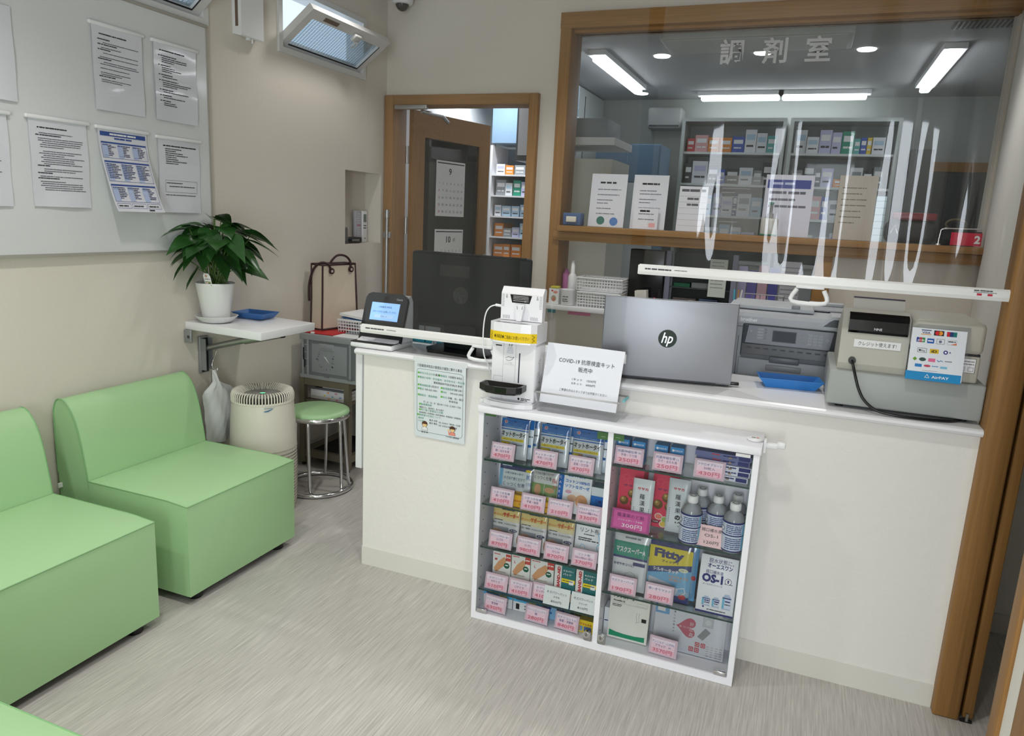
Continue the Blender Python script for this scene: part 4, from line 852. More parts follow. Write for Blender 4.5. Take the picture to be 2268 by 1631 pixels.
# ================================================================== monitor seen from behind
t = thing('monitor', 'black desktop monitor seen from behind on the counter', 'monitor', (-1.22, 2.61, .9155))
mo = mat('monitor_dark', (20, 28, 29), .5, spec=.2)
m = MB(); m.rbox(-1.485, -.952, 2.60, 2.625, .965, 1.296, mo, .012)
m.prism([(-1.475, 2.60), (-1.44, 2.585), (-1.25, 2.577), (-1.18, 2.577), (-.99, 2.585), (-.962, 2.60)], 'z', .975, 1.286, mo)
for i in range(62): m.box(-1.455 + i * .0078, -1.4515 + i * .0078, 2.588, 2.612, 1.2945, 1.2968, blackm)
f = Face(m, (-1.475, 2.5765, .97)); f.rect(.14, .235, .275, .272, blackm, 1); f.rect(.14, .272, .275, .279, mat('monitor_edge', (22, 26, 28), .3), 1); f.rect(.02, .0, .21, .04, blackm, 1); f.dash(.05, .16, .008, .02, ink((120, 124, 126)), 2)
hpg = ink((44, 51, 53)); f.disc(.238, .165, .034, mat('monitor_badge', (20, 24, 26), .25), 1, 28); f.text('hp', .238, .147, .040, hpg, bold=.02, l=2, slant=.2)
c0 = (-1.22, 2.61, .93); m.rot('Z', -4, c0); part('panel', m, t)
m = MB(); m.rbox(-1.29, -1.15, 2.545, 2.568, .925, 1.02, mo, .006); m.rbox(-1.26, -1.18, 2.56, 2.575, .93, 1.0, black, .006); m.rot('Z', -4, c0); part('neck', m, t)
m = MB(); m.prism([(-1.325, 2.475), (-1.105, 2.455), (-1.075, 2.50), (-1.10, 2.74), (-1.345, 2.75), (-1.36, 2.53)], 'z', .9157, .926, black); part('base', m, t)
for i, (x0, x1) in enumerate(((-1.497, -1.438), (-1.433, -1.373))):
    tl = mat('card_teal', (28, 150, 170), .5); m = MB(); m.box(x0, x1, 2.66, 2.72, .9157, .953, tl); m.box(x0 + .003, x1 - .003, 2.659, 2.66, .938, .941, ink((20, 120, 140)))
    solo('card_box', m, ('left' if i == 0 else 'right') + ' teal box standing behind the bar under the monitor', 'box', 'teal boxes under the monitor')
for k in range(2):
    m = MB(); x = -1.395 + k * .012; m.tube([(x, 2.645, .9175), (x + .012, 2.642, .946), (x + .018, 2.642, .944), (x + .008, 2.64, .920), (x + .004, 2.64, .922), (x + .011, 2.64, .938)], .0012, chrome, 5); solo('paper_clip', m, 'large metal paper clip leaning on the teal box, %s one' % ('left' if k == 0 else 'right'), 'paper clip', 'paper clips by the teal box')

# ================================================================== sanitizer dispenser on the cabinet
t = thing('sanitizer_dispenser', 'white automatic sanitizer dispenser with a yellow strip on the display cabinet', 'dispenser', (-.89, 2.31, .8085))
dw = mat('dispenser_white', (240, 240, 244), .25)
m = MB(); zc = .8082
m.prism([(-.995, 2.30), (-.985, 2.262), (-.95, 2.243), (-.90, 2.236), (-.86, 2.238), (-.826, 2.247), (-.803, 2.262), (-.803, 2.37), (-.995, 2.37)], 'z', zc, zc + .016, dw)
m.prism([(-.985, 2.30), (-.975, 2.268), (-.945, 2.252), (-.90, 2.245), (-.86, 2.247), (-.83, 2.254), (-.81, 2.27), (-.81, 2.36), (-.985, 2.36)], 'z', zc + .016, zc + .02, dw); part('base_tray', m, t)
m = MB(); m.rbox(-.968, -.805, 2.275, 2.37, zc + .018, 1.03, dw, .006)
f = Face(m, (-.968, 2.275, zc)); sg = ink((150, 152, 158)); f.line(.045, .02, .045, .22, .0008, sg, 1); f.path([(.045, .205), (.045, .222), (.085, .222), (.09, .215), (.09, .085)], .0008, sg, 1); f.path([(.012, .085), (.012, .1), (.045, .1)], .0008, sg, 1)
f.rect(.102, .085, .1065, .185, ink((60, 66, 78)), 1); f.disc(.1045, .085, .0022, ink((60, 66, 78)), 1); f.disc(.1045, .185, .0022, ink((60, 66, 78)), 1); f.rect(.015, .205, .038, .209, K, 1)
f.path([(.052, .165), (.064, .171), (.078, .168), (.084, .172), (.078, .162), (.066, .157), (.054, .16)], .0011, K, 1)
for k in range(6): f.dash(.056 + k * .001, .082 - k * .001, .183 + k * .005, .0016, ink((150, 160, 180)), 1)
f.text('ここに手を', .068, .148, .0042, sg); f.text('かざしてください', .068, .142, .0042, sg); f.disc(.108, .028, .004, K, 1); f.dash(.116, .15, .028, .003, DG, 1); f.dash(.116, .14, .023, .003, DG, 1)
f = Face(m, (-.805, 2.275, zc), (0, 1, 0)); f.path([(.03, .085), (.055, .085), (.055, .078), (.048, .078), (.048, .165), (.03, .16), (.03, .153), (.04, .153), (.04, .085)], .001, K, 1); f.path([(.02, .10), (.03, .108), (.036, .118), (.03, .125), (.024, .118)], .001, K, 1); f.line(.0, .215, .095, .215, .001, sg, 1); f.text('Non-touchable', .042, .064, .006, sg, l=1)
part('body', m, t)
m = MB(); hp_ = [(-.972, 2.37), (-.972, 2.268), (-.955, 2.254), (-.92, 2.245), (-.887, 2.242), (-.854, 2.245), (-.82, 2.254), (-.803, 2.268), (-.803, 2.37)]
m.prism(hp_, 'z', 1.03, 1.098, dw); m.cyl((-.89, 2.255, 1.031), (-.89, 2.255, 1.022), .006, steel, n=12); part('head', m, t)
m = MB(); ye = ink((240, 206, 30)); fr = hp_[1:8]
L = [0]; 
for a, b in zip(fr, fr[1:]): L.append(L[-1] + math.hypot(b[0] - a[0], b[1] - a[1]))
def along(u, v, l):
    for i in range(len(fr) - 1):
        if u <= L[i + 1] or i == len(fr) - 2:
            k = (u - L[i]) / (L[i + 1] - L[i]); a, b = Vector(fr[i] + (0,)), Vector(fr[i + 1] + (0,)); n = Vector((b.y - a.y, -(b.x - a.x), 0)).normalized(); p = a.lerp(b, k) + n * (l + .0006); return Vector((p.x, p.y, v))
f = Face(m, (0, 0, 0), fn=along); f.rect(-.0, 1.036, L[-1], 1.068, ye, 0); bk = ink((70, 56, 10)); f.text('◆消毒液◆ご自由にお使いください', L[-1] * .5, 1.0455, .0125, bk, 'c', .128, .02, 2)
for s in (0, 1):
    u = .008 if s == 0 else L[-1] - .018; f.path([(u, 1.04), (u + .01, 1.045), (u, 1.051), (u + .01, 1.057), (u, 1.063)], .0012, bk, 2)
part('yellow_strip', m, t, 'yellow strip with black writing')
m = MB(); f = Face(m, (0, 0, 1.0985), (1, 0, 0), (0, 1, 0)); f.poly([(-.955, 2.262), (-.92, 2.256), (-.887, 2.254), (-.85, 2.256), (-.825, 2.262), (-.85, 2.272), (-.887, 2.274), (-.93, 2.272)], mat('sensor_grey', (110, 112, 118), .2), 1); part('top_window', m, t)
m = MB(); zz = .862
o1 = [(-.986, 2.272), (-.986, 2.225), (-.955, 2.20), (-.915, 2.192), (-.875, 2.195), (-.845, 2.207), (-.832, 2.23), (-.832, 2.272)]; cx, cy = -.909, 2.24
def ring(k, z): return [(cx + (a - cx) * k, cy + (b - cy) * k, z) for a, b in o1]
rs = [ring(.92, zz), ring(1, zz + .006), ring(1, zz + .026), ring(.90, zz + .027), ring(.72, zz + .010)]
vs = [p for r in rs for p in r]; n = 8; m.add(vs, [(i * n + j, i * n + (j + 1) % n, (i + 1) * n + (j + 1) % n, (i + 1) * n + j) for i in range(4) for j in range(n)] + [tuple(range(n))[::-1], tuple(range(4 * n, 5 * n))], mat('drip_black', (14, 14, 15), .18)); m.cyl((-.89, 2.25, zz + .0105), (-.89, 2.25, zz + .013), .005, whitep, n=10); part('drip_tray', m, t)
# small display unit standing on top
t = thing('thermometer_display', 'small white display unit seen from behind on top of the dispenser', 'thermometer', (-.88, 2.33, 1.0995))
m = MB(); m.prism([(2.318, 1.1), (2.345, 1.1), (2.355, 1.205), (2.348, 1.212), (2.335, 1.213), (2.318, 1.192)], 'x', -.958, -.806, dw)
f = Face(m, (-.958, 2.318, 1.1)); f.poly([(.032, .088), (.112, .088), (.104, .060), (.04, .060)], K, 1)
for v in (.082, .077, .072, .066): f.dash(.044, .1, v, .002, ink((190, 190, 190)), 2)
f.text('CE', .088, .064, .006, WT, l=2)
for s in (.02, .132): f.frame(s - .003, .075, s + .003, .08, .001, DG, 1); f.path([(s - .001, .08), (s - .001, .087), (s + .001, .087), (s + .001, .08)], .0008, DG, 1)
for k in range(9): f.rect(.003, .045 + k * .005, .012, .0465 + k * .005, sg, 1); f.rect(.140, .045 + k * .005, .149, .0465 + k * .005, sg, 1)
for k in range(7): f.line(.01 + k * .004, .004, .008 + k * .004, .016, .001, DG, 1); f.line(.112 + k * .004, .004, .110 + k * .004, .016, .001, DG, 1)
part('case', m, t)
m = MB(); m.prism([(-.902, 1.158), (-.866, 1.158), (-.876, 1.1), (-.893, 1.1)], 'y', 2.30, 2.312, dw); f = Face(m, (-.9, 2.30, 1.1)); f.line(.008, .052, .01, .04, .0015, K, 1); f.line(.028, .052, .026, .04, .0015, K, 1); part('stand', m, t)
m = MB(); m.cyl((-.958, 2.335, 1.142), (-.985, 2.335, 1.144), .005, dw, n=10); m.tube([(-.985, 2.335, 1.144), (-1.005, 2.33, 1.135), (-1.018, 2.325, 1.11), (-1.022, 2.32, 1.06), (-1.02, 2.318, 1.0), (-1.014, 2.32, .96), (-1.008, 2.34, .93), (-1.005, 2.365, .88), (-1.004, 2.385, .815)], .0024, dw, 8); part('cable', m, t)

# ================================================================== sign in a clear case
t = thing('sign_holder', 'clear plastic case on the display cabinet holding the white sign', 'case', (-.66, 2.32, .8085))
m = MB(); x0, x1, y0, y1, z0, z1 = -.797, -.500, 2.255, 2.365, .8085, .875
def taper(x, y, z): k = (z - z0) / (z1 - z0); return (x + (-.012 if x < -.6 else .012) * (1 - k) * -1, y + (.008 if y < 2.3 else -.006) * (1 - k), z)
P = [taper(x, y, z) for z in (z0, z1) for x, y in ((x0, y0), (x1, y0), (x1, y1), (x0, y1))]
m.add(P, [(0, 1, 5, 4), (1, 2, 6, 5), (2, 3, 7, 6), (3, 0, 4, 7), (0, 3, 2, 1)], clear('frosted_case', (.97, .975, .98), .12, boost=.5, haze=.10, hazecol=(.9, .91, .93)))
m.tube([Vector(p) for p in P[4:]], .0032, clear('frosted_rim', (.85, .87, .89), .12, haze=.5), 6, True); part('case', m, t)
m = MB(); m.tube([(x1 + .002, y0 + .03, z1 + .001), (x1 + .003, y1 - .02, z1 + .001)], .005, mat('clip_aqua', (120, 200, 206), .35), 8); part('clip', m, t, 'aqua clip on the rim')
m = MB(); O = Vector((-.787, 2.283, .836)); V = Vector((.0, .058, .197)); f = Face(m, O, (1, 0, -.008), V); h = V.length; w = .268
def curl(u, v, l=0): k = v / h; return f.P(u, v) + f.N * (l - .012 * k * k * (u / w - .3) ** 2 * 2)
m.grid(lambda a, b: curl(a * w, b * h), 10, 8, mat('sign_paper', (236, 238, 246), .3)); g = Face(m, (0, 0, 0), fn=lambda u, v, l: curl(u, v, l + .0004))
ik = ink((52, 54, 60)); g.text('COVID-19 抗原検査キット', w * .54, h - .062, .0165, ik, 'c', .192); g.text('販売中', w * .54, h - .088, .0165, ik, 'c', .048); g.text('1キット　1500円', w * .54, h - .118, .0085, ik, 'c', .082); g.text('5キット　6000円', w * .54, h - .132, .0085, ik, 'c', .082); g.text('ご希望の方はスタッフまでお声掛けください', w * .55, h - .158, .0085, ik, 'c', .165)
solo('covid_sign', m, 'white COVID-19 test kit sign leaning in the clear case', 'sign')

# ================================================================== laptop seen from behind
t = thing('laptop', 'silver laptop seen from behind, open on the counter', 'laptop', (-.4, 2.57, .9155))
al = mat('laptop_silver', (158, 160, 167), .42, metal=.55)
LM = Matrix.Translation((-.622, 2.432, .9155)) @ Matrix.Rotation(math.radians(10.5), 4, 'Z'); LW = .443
m = MB(); m.rbox(0, LW, .018, .285, .004, .022, al, .005)
for x in (.03, LW - .03): m.cyl((x, .05, 0.0002), (x, .05, .005), .006, blackm, n=10)
for x in (.03, LW - .03): m.cyl((x, .26, 0.0002), (x, .26, .005), .006, blackm, n=10)
m.xf(LM); part('keyboard_base', m, t)
m = MB(); m.rbox(0, LW, .0, .009, .012, .288, al, .016, 3); f = Face(m, (0, 0, .012)); f.disc(LW * .497, .142, .031, mat('badge_dark', (42, 52, 48), .12, metal=.6), 1, 32); f.text('hp', LW * .497 - .002, .124, .046, mat('badge_silver', (214, 216, 220), .2, metal=.7), 'c', .036, .012, 2, slant=.22)
m.rot('X', 3, (0, 0, .012)); m.xf(LM); part('lid', m, t)
m = MB(); m.cyl((.05, .014, .016), (LW - .05, .014, .016), .007, black, n=10); m.xf(LM); part('hinge', m, t)
m = MB(); m.rbox(LW + .001, LW + .03, .03, .044, .005, .015, black, .002); m.box(LW - .002, LW + .002, .033, .041, .007, .013, steel); m.xf(LM); solo('usb_plug', m, 'small black USB plug in the side of the laptop', 'plug')

# ================================================================== printer on the staff desk
m = MB(); m.box(-1.45, .55, 2.82, 3.42, .68, .70, white); m.box(-1.44, -1.41, 2.84, 3.40, 0, .68, white); m.box(.50, .53, 2.84, 3.40, 0, .68, white); m.box(-1.41, .50, 3.37, 3.39, .3, .68, white); solo('staff_desk', m, 'white staff desk behind the counter carrying the printer', 'desk')
t = thing('printer', 'grey multifunction printer behind the laptop', 'printer', (-.02, 3.05, .701))
pg = mat('printer_grey', (172, 175, 180), .45); pl = mat('printer_light', (194, 197, 202), .45); pd = mat('printer_dark', (66, 70, 76), .4)
m = MB(); m.rbox(-.262, .225, 2.865, 3.24, .701, 1.11, pg, .012)
f = Face(m, (-.262, 2.8645, .7)); f.line(0, .385, .49, .385, .0025, pd, 1); f.line(.058, .04, .058, .35, .002, pd, 1); f.line(.415, .04, .415, .35, .002, pd, 1); f.rect(.435, .26, .47, .285, pd, 1); f.rect(.06, .052, .41, .054, pd, 1); f.text('1', .395, .13, .012, K, bold=.02); part('body', m, t)
m = MB(); m.prism([(2.864, 1.10), (2.862, 1.125), (2.872, 1.138), (2.95, 1.145), (3.22, 1.15), (3.235, 1.10)], 'x', -.264, .227, pl); f = Face(m, (-.264, 2.8615, 1.10)); f.text('brother', .092, .006, .017, mat('logo_pale', (250, 250, 252), .3), 'c', .062, .02, 4); part('scanner_unit', m, t)
m = MB(); m.rbox(-.25, .05, 2.93, 3.2, 1.146, 1.162, pl, .006); m.rbox(-.03, .0, 2.925, 2.96, 1.16, 1.172, mat('printer_mid', (150, 152, 156), .4), .004)
m.rbox(.0, .21, 3.02, 3.2, 1.150, 1.158, pg, .004); m.rbox(.03, .16, 3.16, 3.20, 1.158, 1.172, pl, .004); part('document_feeder', m, t)
m = MB(); m.prism([(.06, 1.112), (.085, 1.13), (.11, 1.15), (.225, 1.15), (.228, 1.142), (.12, 1.14), (.10, 1.128), (.085, 1.112)], 'y', 2.86, 3.10, pl); m.add([(.085, 2.8605, 1.112), (.225, 2.8605, 1.112), (.225, 2.8605, 1.14), (.118, 2.8605, 1.14)], [(0, 1, 2, 3)], mat('printer_slot', (40, 46, 50), .4)); m.box(.085, .235, 2.862, 3.08, 1.104, 1.112, mat('printer_tray_clear', (150, 158, 162), .3)); part('feeder_tray', m, t)
m = MB(); f = Face(m, (-.19, 2.864, .97)); m.rbox(-.192, .136, 2.852, 2.866, .975, 1.098, pd, .006)
m.xf(Matrix()); f = Face(m, (-.182, 2.851, 1.028)); f.poly([(.004, .0), (.298, .0), (.306, .066), (.012, .066)], mat('panel_mid_grey', (124, 128, 136), .35), 1); f.rect(.10, .014, .18, .053, mat('lcd_dark', (44, 48, 58), .5), 2); f.frame(.098, .012, .182, .055, .0015, pd, 2)
for i in range(4): f.rect(.045, .018 + i * .011, .066, .025 + i * .011, ink((176, 180, 186)), 2); f.rect(.069, .018 + i * .011, .077, .025 + i * .011, ink((140, 144, 150)), 2)
for i in range(4):
    for j in range(3): f.rect(.222 + j * .018, .012 + i * .011, .236 + j * .018, .020 + i * .011, ink((176, 180, 186)), 2); 
for i in range(3): f.rect(.198, .014 + i * .013, .208, .022 + i * .013, ink((160, 164, 170)), 2)
f.disc(.288, .035, .005, ink((176, 180, 186)), 2); f.disc(.288, .035, .0035, mat('panel_mid_grey', (0, 0, 0)), 3); f.disc(.022, .045, .003, ink((176, 180, 186)), 2); part('control_panel', m, t)
m = MB(); m.box(-.188, .132, 2.849, 2.865, .985, 1.024, black); m.box(-.188, .132, 2.846, 2.85, .972, .986, pd); m.rbox(-.085, .02, 2.838, 2.85, .962, .986, mat('printer_grip', (98, 102, 108), .4), .004)
for i in range(10): m.box(-.17 + i * .03, -.152 + i * .03, 2.847, 2.85, 1.008, 1.013, mat('roller_grey', (60, 66, 70), .5))
part('output_slot', m, t)
m = MB(); m.rbox(-.195, .14, 2.853, 2.866, .72, .970, pg, .004); m.rbox(-.095, .03, 2.85, 2.855, .93, .952, mat('printer_mid', (150, 152, 156), .4), .004); f = Face(m, (-.195, 2.8525, .72)); f.rect(0, .132, .335, .136, pd, 1); part('paper_tray', m, t)
m = MB(); m.box(.205, .222, 2.8615, 2.863, 1.045, 1.075, mat('tape_blue', (40, 120, 190), .5)); part('tape', m, t, 'blue tape tab')
tray('blue plastic coin tray on the counter beside the cash register', -.005, 2.665, .9158, .205, .105, .03, 9, mat('tray_sky_blue', (56, 132, 208), .3))

# ================================================================== cash register
t = thing('cash_register', 'beige cash register on a wide grey drawer at the counter right end', 'cash register', (.32, 2.6, .916))
rg = mat('register_grey', (164, 168, 165), .45); rb = mat('register_beige', (186, 184, 172), .45)
m = MB(); m.rbox(.108, .530, 2.432, 2.80, .926, 1.034, rg, .006)
for x in (.15, .49):
    for y in (2.47, 2.75): m.cyl((x, y, .9156), (x, y, .928), .012, blackm, n=12)
part('drawer_unit', m, t)
m = MB(); m.prism([(2.462, 1.0345), (2.458, 1.055), (2.474, 1.15), (2.49, 1.2), (2.56, 1.215), (2.72, 1.15), (2.75, 1.0345)], 'x', .128, .318, rb); f = Face(m, (.128, 2.4605, 1.04)); part('body', m, t)
m = MB(); m.rbox(.322, .505, 2.445, 2.74, 1.0345, 1.115, rb, .006); m.rbox(.320, .508, 2.440, 2.742, 1.119, 1.212, rb, .014); f = Face(m, (.322, 2.4445, 1.04)); m.box(.324, .503, 2.448, 2.74, 1.114, 1.12, blackm)
f.frame(.128, .025, .172, .068, .001, K, 1); f.rect(.1285, .0255, .1715, .0675, WT, 1)
for v in (.058, .05): f.dash(.132, .168, v, .002, DG, 2)
f.frame(.132, .03, .146, .042, .0008, K, 2); f.frame(.154, .03, .168, .042, .0008, K, 2); part('printer_cover', m, t)
m = MB(); m.prism([(2.468, 1.150), (2.462, 1.158), (2.470, 1.19), (2.482, 1.204), (2.505, 1.21), (2.53, 1.205), (2.52, 1.15)], 'x', .146, .312, mat('display_black', (12, 12, 14), .08)); f = Face(m, (.146, 2.4615, 1.15), (1, 0, 0), (0, .02, 1)); f.text('NNS', .082, .012, .009, ink((210, 210, 214)), 'c', .022, .03, 3); part('customer_display', m, t)
m = MB(); V = Vector((0, .05, .052)); f = Face(m, (.158, 2.58, 1.20), (1, 0, 0), V); m.add([f.P(0, 0, 0), f.P(.15, 0, 0), f.P(.15, .068, 0), f.P(0, .068, 0), f.P(0, 0, -30), f.P(.15, 0, -30), f.P(.15, .068, -30), f.P(0, .068, -30)], [(0, 1, 2, 3), (7, 6, 5, 4), (0, 4, 5, 1), (1, 5, 6, 2), (2, 6, 7, 3), (3, 7, 4, 0)], mat('register_pale', (206, 204, 196), .35)); f.rect(0, .062, .15, .068, mat('panel_edge_dark', (70, 66, 84), .4), 1); part('operator_display', m, t)
m = MB(); V = Vector((0, .019, .1)); f = Face(m, (.155, 2.4600, 1.085), (1, 0, 0), V); f.rect(.012, .022, .142, .046, WT, 1); f.text('クレジット使えます!', .077, .028, .0125, K, 'c', .106, .015, 2); part('sticker', m, t, 'white sticker with black writing')
m = MB(); m.cyl((.168, 2.462, 1.065), (.168, 2.448, 1.064), .011, black, n=14)
m.tube([(.168, 2.45, 1.064), (.172, 2.436, 1.052), (.182, 2.422, 1.02), (.195, 2.418, .985), (.215, 2.413, .952), (.25, 2.404, .928), (.30, 2.398, .9215), (.36, 2.40, .9205), (.42, 2.41, .9205), (.46, 2.43, .9205), (.50, 2.50, .9205), (.515, 2.7, .9205)], .0042, black, 9); part('power_cable', m, t)
t = thing('payment_sign', 'clear stand with card payment logos leaning on the cash register', 'sign', (.38, 2.43, 1.034))
m = MB(); V = Vector((0, .034, .158)); O = Vector((.318, 2.405, 1.040)); f = Face(m, O, (1, .0, 0), V); h = V.length
m.add([f.P(-.012, -.006, 0), f.P(.148, -.006, 0), f.P(.148, h, 0), f.P(-.012, h, 0)], [(0, 1, 2, 3)], acryl); m.add([f.P(-.012, -.006, -8), f.P(.148, -.006, -8), f.P(.148, -.006, 0), f.P(-.012, -.006, 0)], [(0, 1, 2, 3)], acryl); m.add([f.P(-.012, -.004, -8), f.P(-.012, -.006, 0), f.P(-.012, h, 0), f.P(-.012, h, -2)], [(0, 1, 2, 3)], acryl); part('holder', m, t)
m = MB(); f = Face(m, O + Vector((0, -.002, 0)), (1, 0, 0), V); w = .14; f.rect(-.002, .0, w, h - .012, mat('card_print', (228, 232, 238), .3), 0); f.rect(-.006, -.004, w - .002, .021, ink((30, 140, 200)), 1); f.text('AirPAY', .085, .004, .0095, WT, 'c', .045, .02, 2); f.path([(.045, .005), (.051, .015), (.057, .005), (.045, .005)], .0012, WT, 2)
R_ = lambda u, v, a, b, c: f.rect(u, v, u + a, v + b, ink(c), 1)
v = h - .030; R_(.022, v + .011, .026, .0025, (40, 50, 110)); f.text('VISA', .035, v + .002, .007, ink((30, 40, 110)), 'c', .022, .02, 2); R_(.022, v - .001, .026, .002, (230, 160, 40)); R_(.055, v - .001, .026, .015, (40, 36, 40)); f.disc(.064, v + .0065, .006, ink((215, 30, 40)), 2); f.disc(.072, v + .0065, .006, ink((240, 150, 40)), 2); R_(.088, v - .001, .009, .014, (200, 40, 50)); R_(.096, v - .001, .009, .014, (30, 60, 120)); R_(.104, v - .001, .010, .014, (20, 120, 120))
v -= .024; R_(.012, v, .007, .014, (30, 60, 140)); R_(.0195, v, .007, .014, (190, 30, 50)); R_(.027, v, .007, .014, (40, 140, 70)); f.text('JCB', .023, v + .003, .006, WT, 'c', .018, .02, 2); R_(.040, v - .001, .018, .014, (30, 90, 180)); f.dash(.042, .056, v + .004, .004, WT, 2); f.frame(.064, v - .001, .085, .0137 + v, .0008, DG, 1); f.disc(.074, v + .006, .004, ink((110, 120, 140)), 2); f.frame(.092, v - .001, .116, .0137 + v, .0008, ink((180, 180, 185)), 1); f.dash(.094, .113, v + .007, .003, DG, 2); f.poly([(.10, v), (.116, v), (.116, v + .005)], ink((230, 110, 50)), 2)
v -= .030; f.frame(.018, v, .042, v + .013, .001, DG, 1); f.disc(.024, v + .0065, .0028, K, 1); f.text('Pay', .033, v + .003, .006, K, 'c', .011, .01, 2); R_(.050, v, .023, .013, (220, 186, 40)); f.text('iD', .0615, v + .002, .009, K, 'c', .014, .03, 2); f.disc(.091, v + .006, .006, ink((40, 40, 130)), 1); f.disc(.091, v + .006, .003, WT, 2); f.text('+', .102, v + .003, .008, ink((40, 40, 130)), bold=.04)
v -= .026; f.poly([(.008, v + .006), (.014, v + .012), (.02, v + .006), (.014, v)], ink((110, 160, 60)), 1); f.disc(.034, v + .006, .009, ink((50, 80, 70)), 1, ry=.0055); R_(.049, v + .001, .018, .010, (230, 110, 150)); f.path([(.072, v + .008), (.076, v + .003), (.082, v + .007), (.087, v + .004)], .002, ink((60, 120, 180)), 1); f.dash(.092, .112, v + .005, .002, DG, 1)
v -= .017; R_(.016, v, .018, .009, (40, 130, 200)); f.disc(.048, v + .005, .009, ink((200, 70, 100)), 1, ry=.0035); f.dash(.06, .077, v + .004, .0025, ink((90, 150, 200)), 1); R_(.082, v + .001, .018, .006, (120, 190, 220)); f.dash(.036, .076, v - .010, .0015, ink((170, 175, 180)), 1); part('card', m, t, 'white card with rows of coloured payment logos')
# ================================================================== glass display cabinet
CX0, CX1, CY0, CY1 = -.985, -.058, 2.229, 2.400
t = thing('glass_cabinet', 'low white cabinet with glass doors full of medical goods before the counter', 'cabinet', (-.52, 2.31, 0))
wc = mat('cabinet_white', (240, 240, 246), .3)
m = MB(); m.box(CX0, CX0 + .018, CY0, CY1, .001, .782, wc); m.box(CX1 - .018, CX1, CY0, CY1, .001, .782, wc); m.box(CX0 + .018, CX1 - .018, CY0, CY1, .001, .028, wc); m.box(CX0 + .018, CX1 - .018, CY1 - .008, CY1, .028, .782, wc); m.box(-.527, -.509, CY0 + .004, CY1 - .008, .028, .782, wc)
for side in (CX0 + .0181, -.5089):
    for z in [.06 + i * .045 for i in range(16)]:
        for y in (2.262, 2.36): m.cyl((side, y, z), (side + .0006, y, z), .0025, DG, n=8)
part('carcass', m, t)
m = MB(); m.rbox(CX0 - .004, CX1 + .004, CY0 - .006, CY1 + .001, .782, .8075, wc, .003); part('top_board', m, t)
gsh = clear('shelf_glass', (.93, .965, .95), .03, boost=.6)
def gshelf(x0, x1, z):
    m = MB(); y0, y1 = 2.246, 2.39
    m.quad((x0, y0, z), (x1, y0, z), (x1, y1, z), (x0, y1, z), gsh); m.quad((x0, y0, z - .006), (x0, y1, z - .006), (x1, y1, z - .006), (x1, y0, z - .006), gsh)
    m.quad((x0, y0, z - .006), (x1, y0, z - .006), (x1, y0, z), (x0, y0, z), edgeg); part('glass_shelf', m, t)
ZL = [.611, .445, .281, .115]; ZR = [.671, .446, .217]
for z in ZL: gshelf(CX0 + .0185, -.5275, z)
for z in ZR: gshelf(-.5085, CX1 - .0185, z)
dg = clear('door_glass_thin', (.98, .99, .985), .02, boost=.6)
for k, (x0, x1) in enumerate(((CX0 + .019, -.519), (-.517, CX1 - .019))):
    m = MB(); m.quad((x0, 2.2345, .030), (x1, 2.2345, .030), (x1, 2.2345, .780), (x0, 2.2345, .780), dg)
    for x in (x0, x1): m.quad((x - .0006, 2.234, .03), (x + .0006, 2.234, .03), (x + .0006, 2.234, .78), (x - .0006, 2.234, .78), mat('glass_edge_pale', (128, 156, 148), .2))
    part('glass_door', m, t)
    xl = x1 - .036 if k == 0 else x0 + .012
    m = MB(); m.rbox(xl - .002, xl + .024, 2.2275, 2.236, .030, .062, steel, .002); m.cyl((xl + .011, 2.228, .058), (xl + .011, 2.214, .060), .0115, chrome, n=18); m.cyl((xl + .011, 2.214, .060), (xl + .011, 2.2125, .060), .007, steel, n=14); m.box(xl + .0102, xl + .0118, 2.212, 2.2126, .055, .065, K); part('lock', m, t)
    xc = x0 + .004 if k == 0 else x1 - .042
    m = MB(); m.rbox(xc, xc + .038, 2.2265, 2.237, .030, .044, chrome, .002); part('door_hinge', m, t)
gs = ink((70, 106, 62), .4)
for a, b, c, d, q in ((-.563, .753, -.522, .778, gs), (-.514, .757, -.474, .778, gs), (CX0 + .022, .772, CX0 + .062, .779, gs), (-.128, .768, -.085, .778, WT)):
    m = MB(); f = Face(m, (0, 2.234, 0)); f.rect(a, b, c, d, q, 1)
    if q is gs and d < .779: f.text('erecta', (a + c) / 2, b + .008, .005, ink((170, 190, 160)), l=2)
    part('door_sticker', m, t, 'small green sticker' if q is gs else 'white sticker')
# clip hooks at the top corners
t2 = thing('bag_hook', 'white round clip hook at the right end of the cabinet top', 'hook', (-.03, 2.31, .8085))
m = MB(); m.lathe([(.0, 0.0004), (.024, 0.0004), (.025, .005), (.022, .0075), (.0, .0078)], (-.08, 2.30, .808), whitep, 28); f = Face(m, (-.095, 2.29, .8158), (1, 0, 0), (0, 1, 0)); f.dash(.004, .016, .008, .006, ink((80, 110, 80)), 1); f.dash(.018, .026, .008, .006, RED, 1); part('pad', m, t2)
m = MB(); m.box(-.053, -.046, 2.29, 2.315, .775, .815, whitep); m.rbox(-.047, -.012, 2.292, 2.312, .790, .806, whitep, .002); m.rbox(-.014, .010, 2.291, 2.313, .794, .813, whitep, .003); part('hook_arm', m, t2)
t3 = thing('bag_hook', 'white clip hook behind the left corner of the cabinet top', 'hook', (-1.0, 2.32, .8085))
m = MB(); m.rbox(-1.008, -.99, 2.272, 2.30, .782, .818, whitep, .004); m.rbox(-1.004, -.986, 2.305, 2.325, .800, .822, whitep, .005); part('hook_arm', m, t3)

